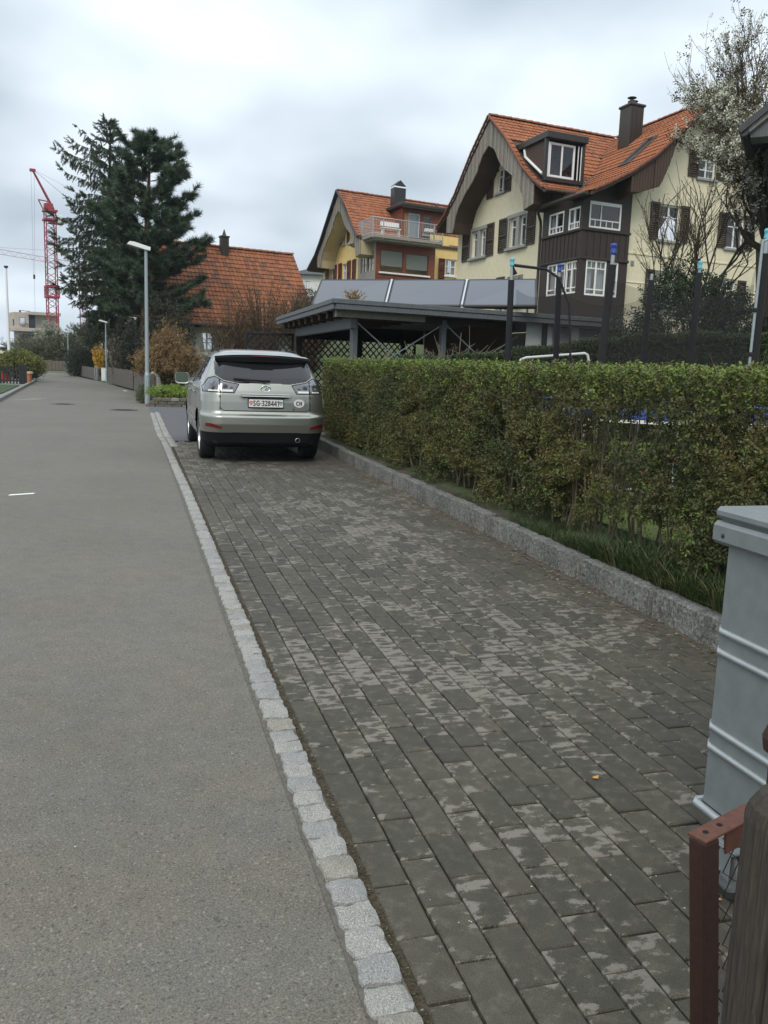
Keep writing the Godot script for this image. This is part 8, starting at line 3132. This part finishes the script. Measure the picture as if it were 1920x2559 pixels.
func build_near_fence() -> void:
	rng.seed = 241
	var r := Vector3(0.962, 0, -0.272)
	var p := Vector3(0.272, 0, 0.962)
	var V := Vector3(1.0225, 0, -1.19)
	var f := thing("rusty_angle_post", "rusty red brown angle iron fence post with drilled top rail in the right foreground", "post", V)
	f.rotation.z = 0.11
	var mb := MB.new()
	var B := Basis(r, Vector3.UP, p)
	mb.box(r * 0.018 - p * 0.002 + Vector3(0, 0.36, 0), Vector3(0.036, 0.72, 0.0045), 0.0012, B)
	mb.box(-p * 0.0195 + r * 0.002 + Vector3(0, 0.36, 0), Vector3(0.0045, 0.72, 0.0325), 0.0012, B)
	part(f, "angle_iron", mb.mesh(), M.rust_steel)
	mb = MB.new()
	mb.box(r * 0.40 - p * 0.019 + Vector3(0, 0.7255, 0), Vector3(0.80, 0.005, 0.04), 0.0012, B)
	mb.box(r * 0.43 - p * 0.0075 + Vector3(0, 0.700, 0), Vector3(0.74, 0.046, 0.0045), 0.0012, B)
	var rail := part(f, "rail", mb.mesh(), M.rust_bright)
	for q in [0.025, 0.062]:
		mb = MB.new()
		mb.lathe([Vector2(0.0, 0.0006), Vector2(0.0052, 0.0006), Vector2(0.0056, 0.0)], 12, Transform3D(Basis.IDENTITY, r * q - p * 0.02 + Vector3(0, 0.7281, 0)))
		part(rail, "bolt_hole", mb.mesh(), M.black_plastic)
	# chain link wire hung from the rail
	for i in 20:
		for s in [-1.0, 1.0]:
			mb = MB.new()
			var x := 0.03 + 0.055 * i
			var pts := []
			for k in 15:
				var y := 0.69 - 0.049 * k
				pts.append(r * (x + s * 0.0275 * (1.0 if k % 2 == 0 else -1.0)) - p * (0.012 + 0.003 * s * (1.0 if k % 2 == 0 else -1.0)) + Vector3(0, y, 0))
			mb.tube(pts, 0.0011, 0.0011, 4, false)
			if i < 12:
				part(f, "wire", mb.mesh(), M.rust_steel)
	# weathered round-topped timber post
	var w := thing("timber_fence_post", "weathered cracked grey timber fence post in the right foreground corner", "post", Vector3(0.876, -0.01, -0.915), 0.0)
	var nz := noise(77, 1.0, 4)
	mb = MB.new()
	var rings := []
	var hs := [0.0, 0.1, 0.2, 0.3, 0.4, 0.5, 0.6, 0.7, 0.75, 0.8, 0.85, 0.9, 0.93, 0.95, 0.965, 0.975, 0.982, 0.985]
	var sg := 96
	for j in hs.size():
		var y: float = hs[j]
		var k := 1.0
		if y > 0.93:
			var e := (y - 0.93) / 0.055
			k = sqrt(maxf(0.0, 1.0 - e * e * 0.97))
		var ring := []
		for i in sg:
			var a := TAU * i / sg
			var gro := nz.get_noise_3d(cos(a) * 9.0, y * 0.8, sin(a) * 9.0)
			var fine := nz.get_noise_3d(cos(a) * 34.0, y * 2.0, sin(a) * 34.0)
			var crack := -0.010 * pow(maxf(0.0, nz.get_noise_3d(cos(a) * 5.0 + 8.0, y * 0.5, sin(a) * 5.0)), 0.5) if fmod(i, 11) < 2 else 0.0
			var rad := (0.074 + 0.009 * gro + 0.0035 * fine + crack * 1.6) * k
			ring.append(Vector3(cos(a) * rad, y - 0.006 * absf(fine) * (1.0 if y > 0.93 else 0.0), sin(a) * rad * 0.85))
		rings.append(ring)
	for j in hs.size() - 1:
		for i in sg:
			var q := (i + 1) % sg
			mb.quado(rings[j][i], rings[j][q], rings[j + 1][q], rings[j + 1][i], rings[j][i] * Vector3(1, 0, 1) + Vector3(0, 0.001, 0))
	for i in sg:
		mb.trio(Vector3(0, 0.985, 0), rings[-1][i], rings[-1][(i + 1) % sg], Vector3.UP)
	part(w, "post", mb.mesh(), M.post_wood)
	# dark round-headed iron behind it
	var k := thing("iron_stake", "dark rusty round-headed iron stake behind the timber post at the right edge", "stake", Vector3(0.925, -0.02, -1.02))
	mb = MB.new()
	mb.lathe([Vector2(0.016, 0.0), Vector2(0.016, 0.985), Vector2(0.026, 0.99), Vector2(0.029, 1.01), Vector2(0.022, 1.03), Vector2(0.0, 1.036)], 16)
	part(k, "stake", mb.mesh(), M.rust_steel)


func _ready() -> void:
	make_textures()
	make_materials()
	more_materials()
	make_view()
	prepare_plants()
	build_ground()
	build_road()
	build_parking()
	build_setts()
	build_wall()
	build_cream_house()
	build_yellow_house()
	build_red_house()
	build_far_buildings()
	build_cranes()
	build_lamps()
	build_fences()
	build_carport()
	build_conifers()
	build_shrubs()
	build_hedges()
	build_trampoline()
	build_container()
	build_car()
	build_near_fence()


func more_materials() -> void:
	textured(mat("front_lawn", lin(0.055, 0.12, 0.02), 0.95), T.soil, 0.8)
	var m := mat("leaf_dull", Color.WHITE, 0.85)
	m.vertex_color_use_as_albedo = true
	m = mat("petal_yellow", Color.WHITE, 0.7)
	m.vertex_color_use_as_albedo = true
	m = textured(mat("gable_wood", lin(0.50, 0.46, 0.41), 0.85), T.wood, 0.6)
	m.vertex_color_use_as_albedo = true
	textured(mat("mortar", lin(0.22, 0.20, 0.165), 0.95), T.soil, 0.3)
	mat("yellow_leaf", lin(0.50, 0.26, 0.06), 0.7)
	textured(mat("hedge_twig", lin(0.17, 0.145, 0.09), 0.9), T.bark, 0.3)
	textured(mat("hedge_core", lin(0.09, 0.075, 0.045), 0.95), T.soil, 0.3)
	textured(mat("twig_brown", lin(0.12, 0.075, 0.045), 0.95), T.bark, 0.5)
	textured(mat("dark_metal_paint", lin(0.032, 0.029, 0.027), 0.5), T.zinc, 0.5)
	textured(mat("dark_roof", lin(0.075, 0.075, 0.08), 0.7), T.tile, 0.6)
	textured(mat("white_weathered", lin(0.52, 0.53, 0.53), 0.7), T.wood, 0.9)
	mat("grey_slat", lin(0.38, 0.42, 0.40), 0.5, 0.2)
	mat("pale_blue", lin(0.42, 0.55, 0.62), 0.5)
	textured(mat("yellow_pale", lin(0.62, 0.53, 0.33), 0.9), T.plaster, 2.0)
	mat("red_dark", lin(0.10, 0.006, 0.008), 0.3)
	mat("print_green", lin(0.05, 0.12, 0.09), 0.5)
	textured(mat("warm_stone", lin(0.24, 0.21, 0.16), 0.9), T.granite, 0.5)
	mat("pale_clay", lin(0.6, 0.42, 0.28), 0.8)
	mat("cream_cloth", lin(0.62, 0.52, 0.38), 0.8)
	textured(mat("rust_bright", lin(0.17, 0.062, 0.034), 0.75), T.rust, 0.14)
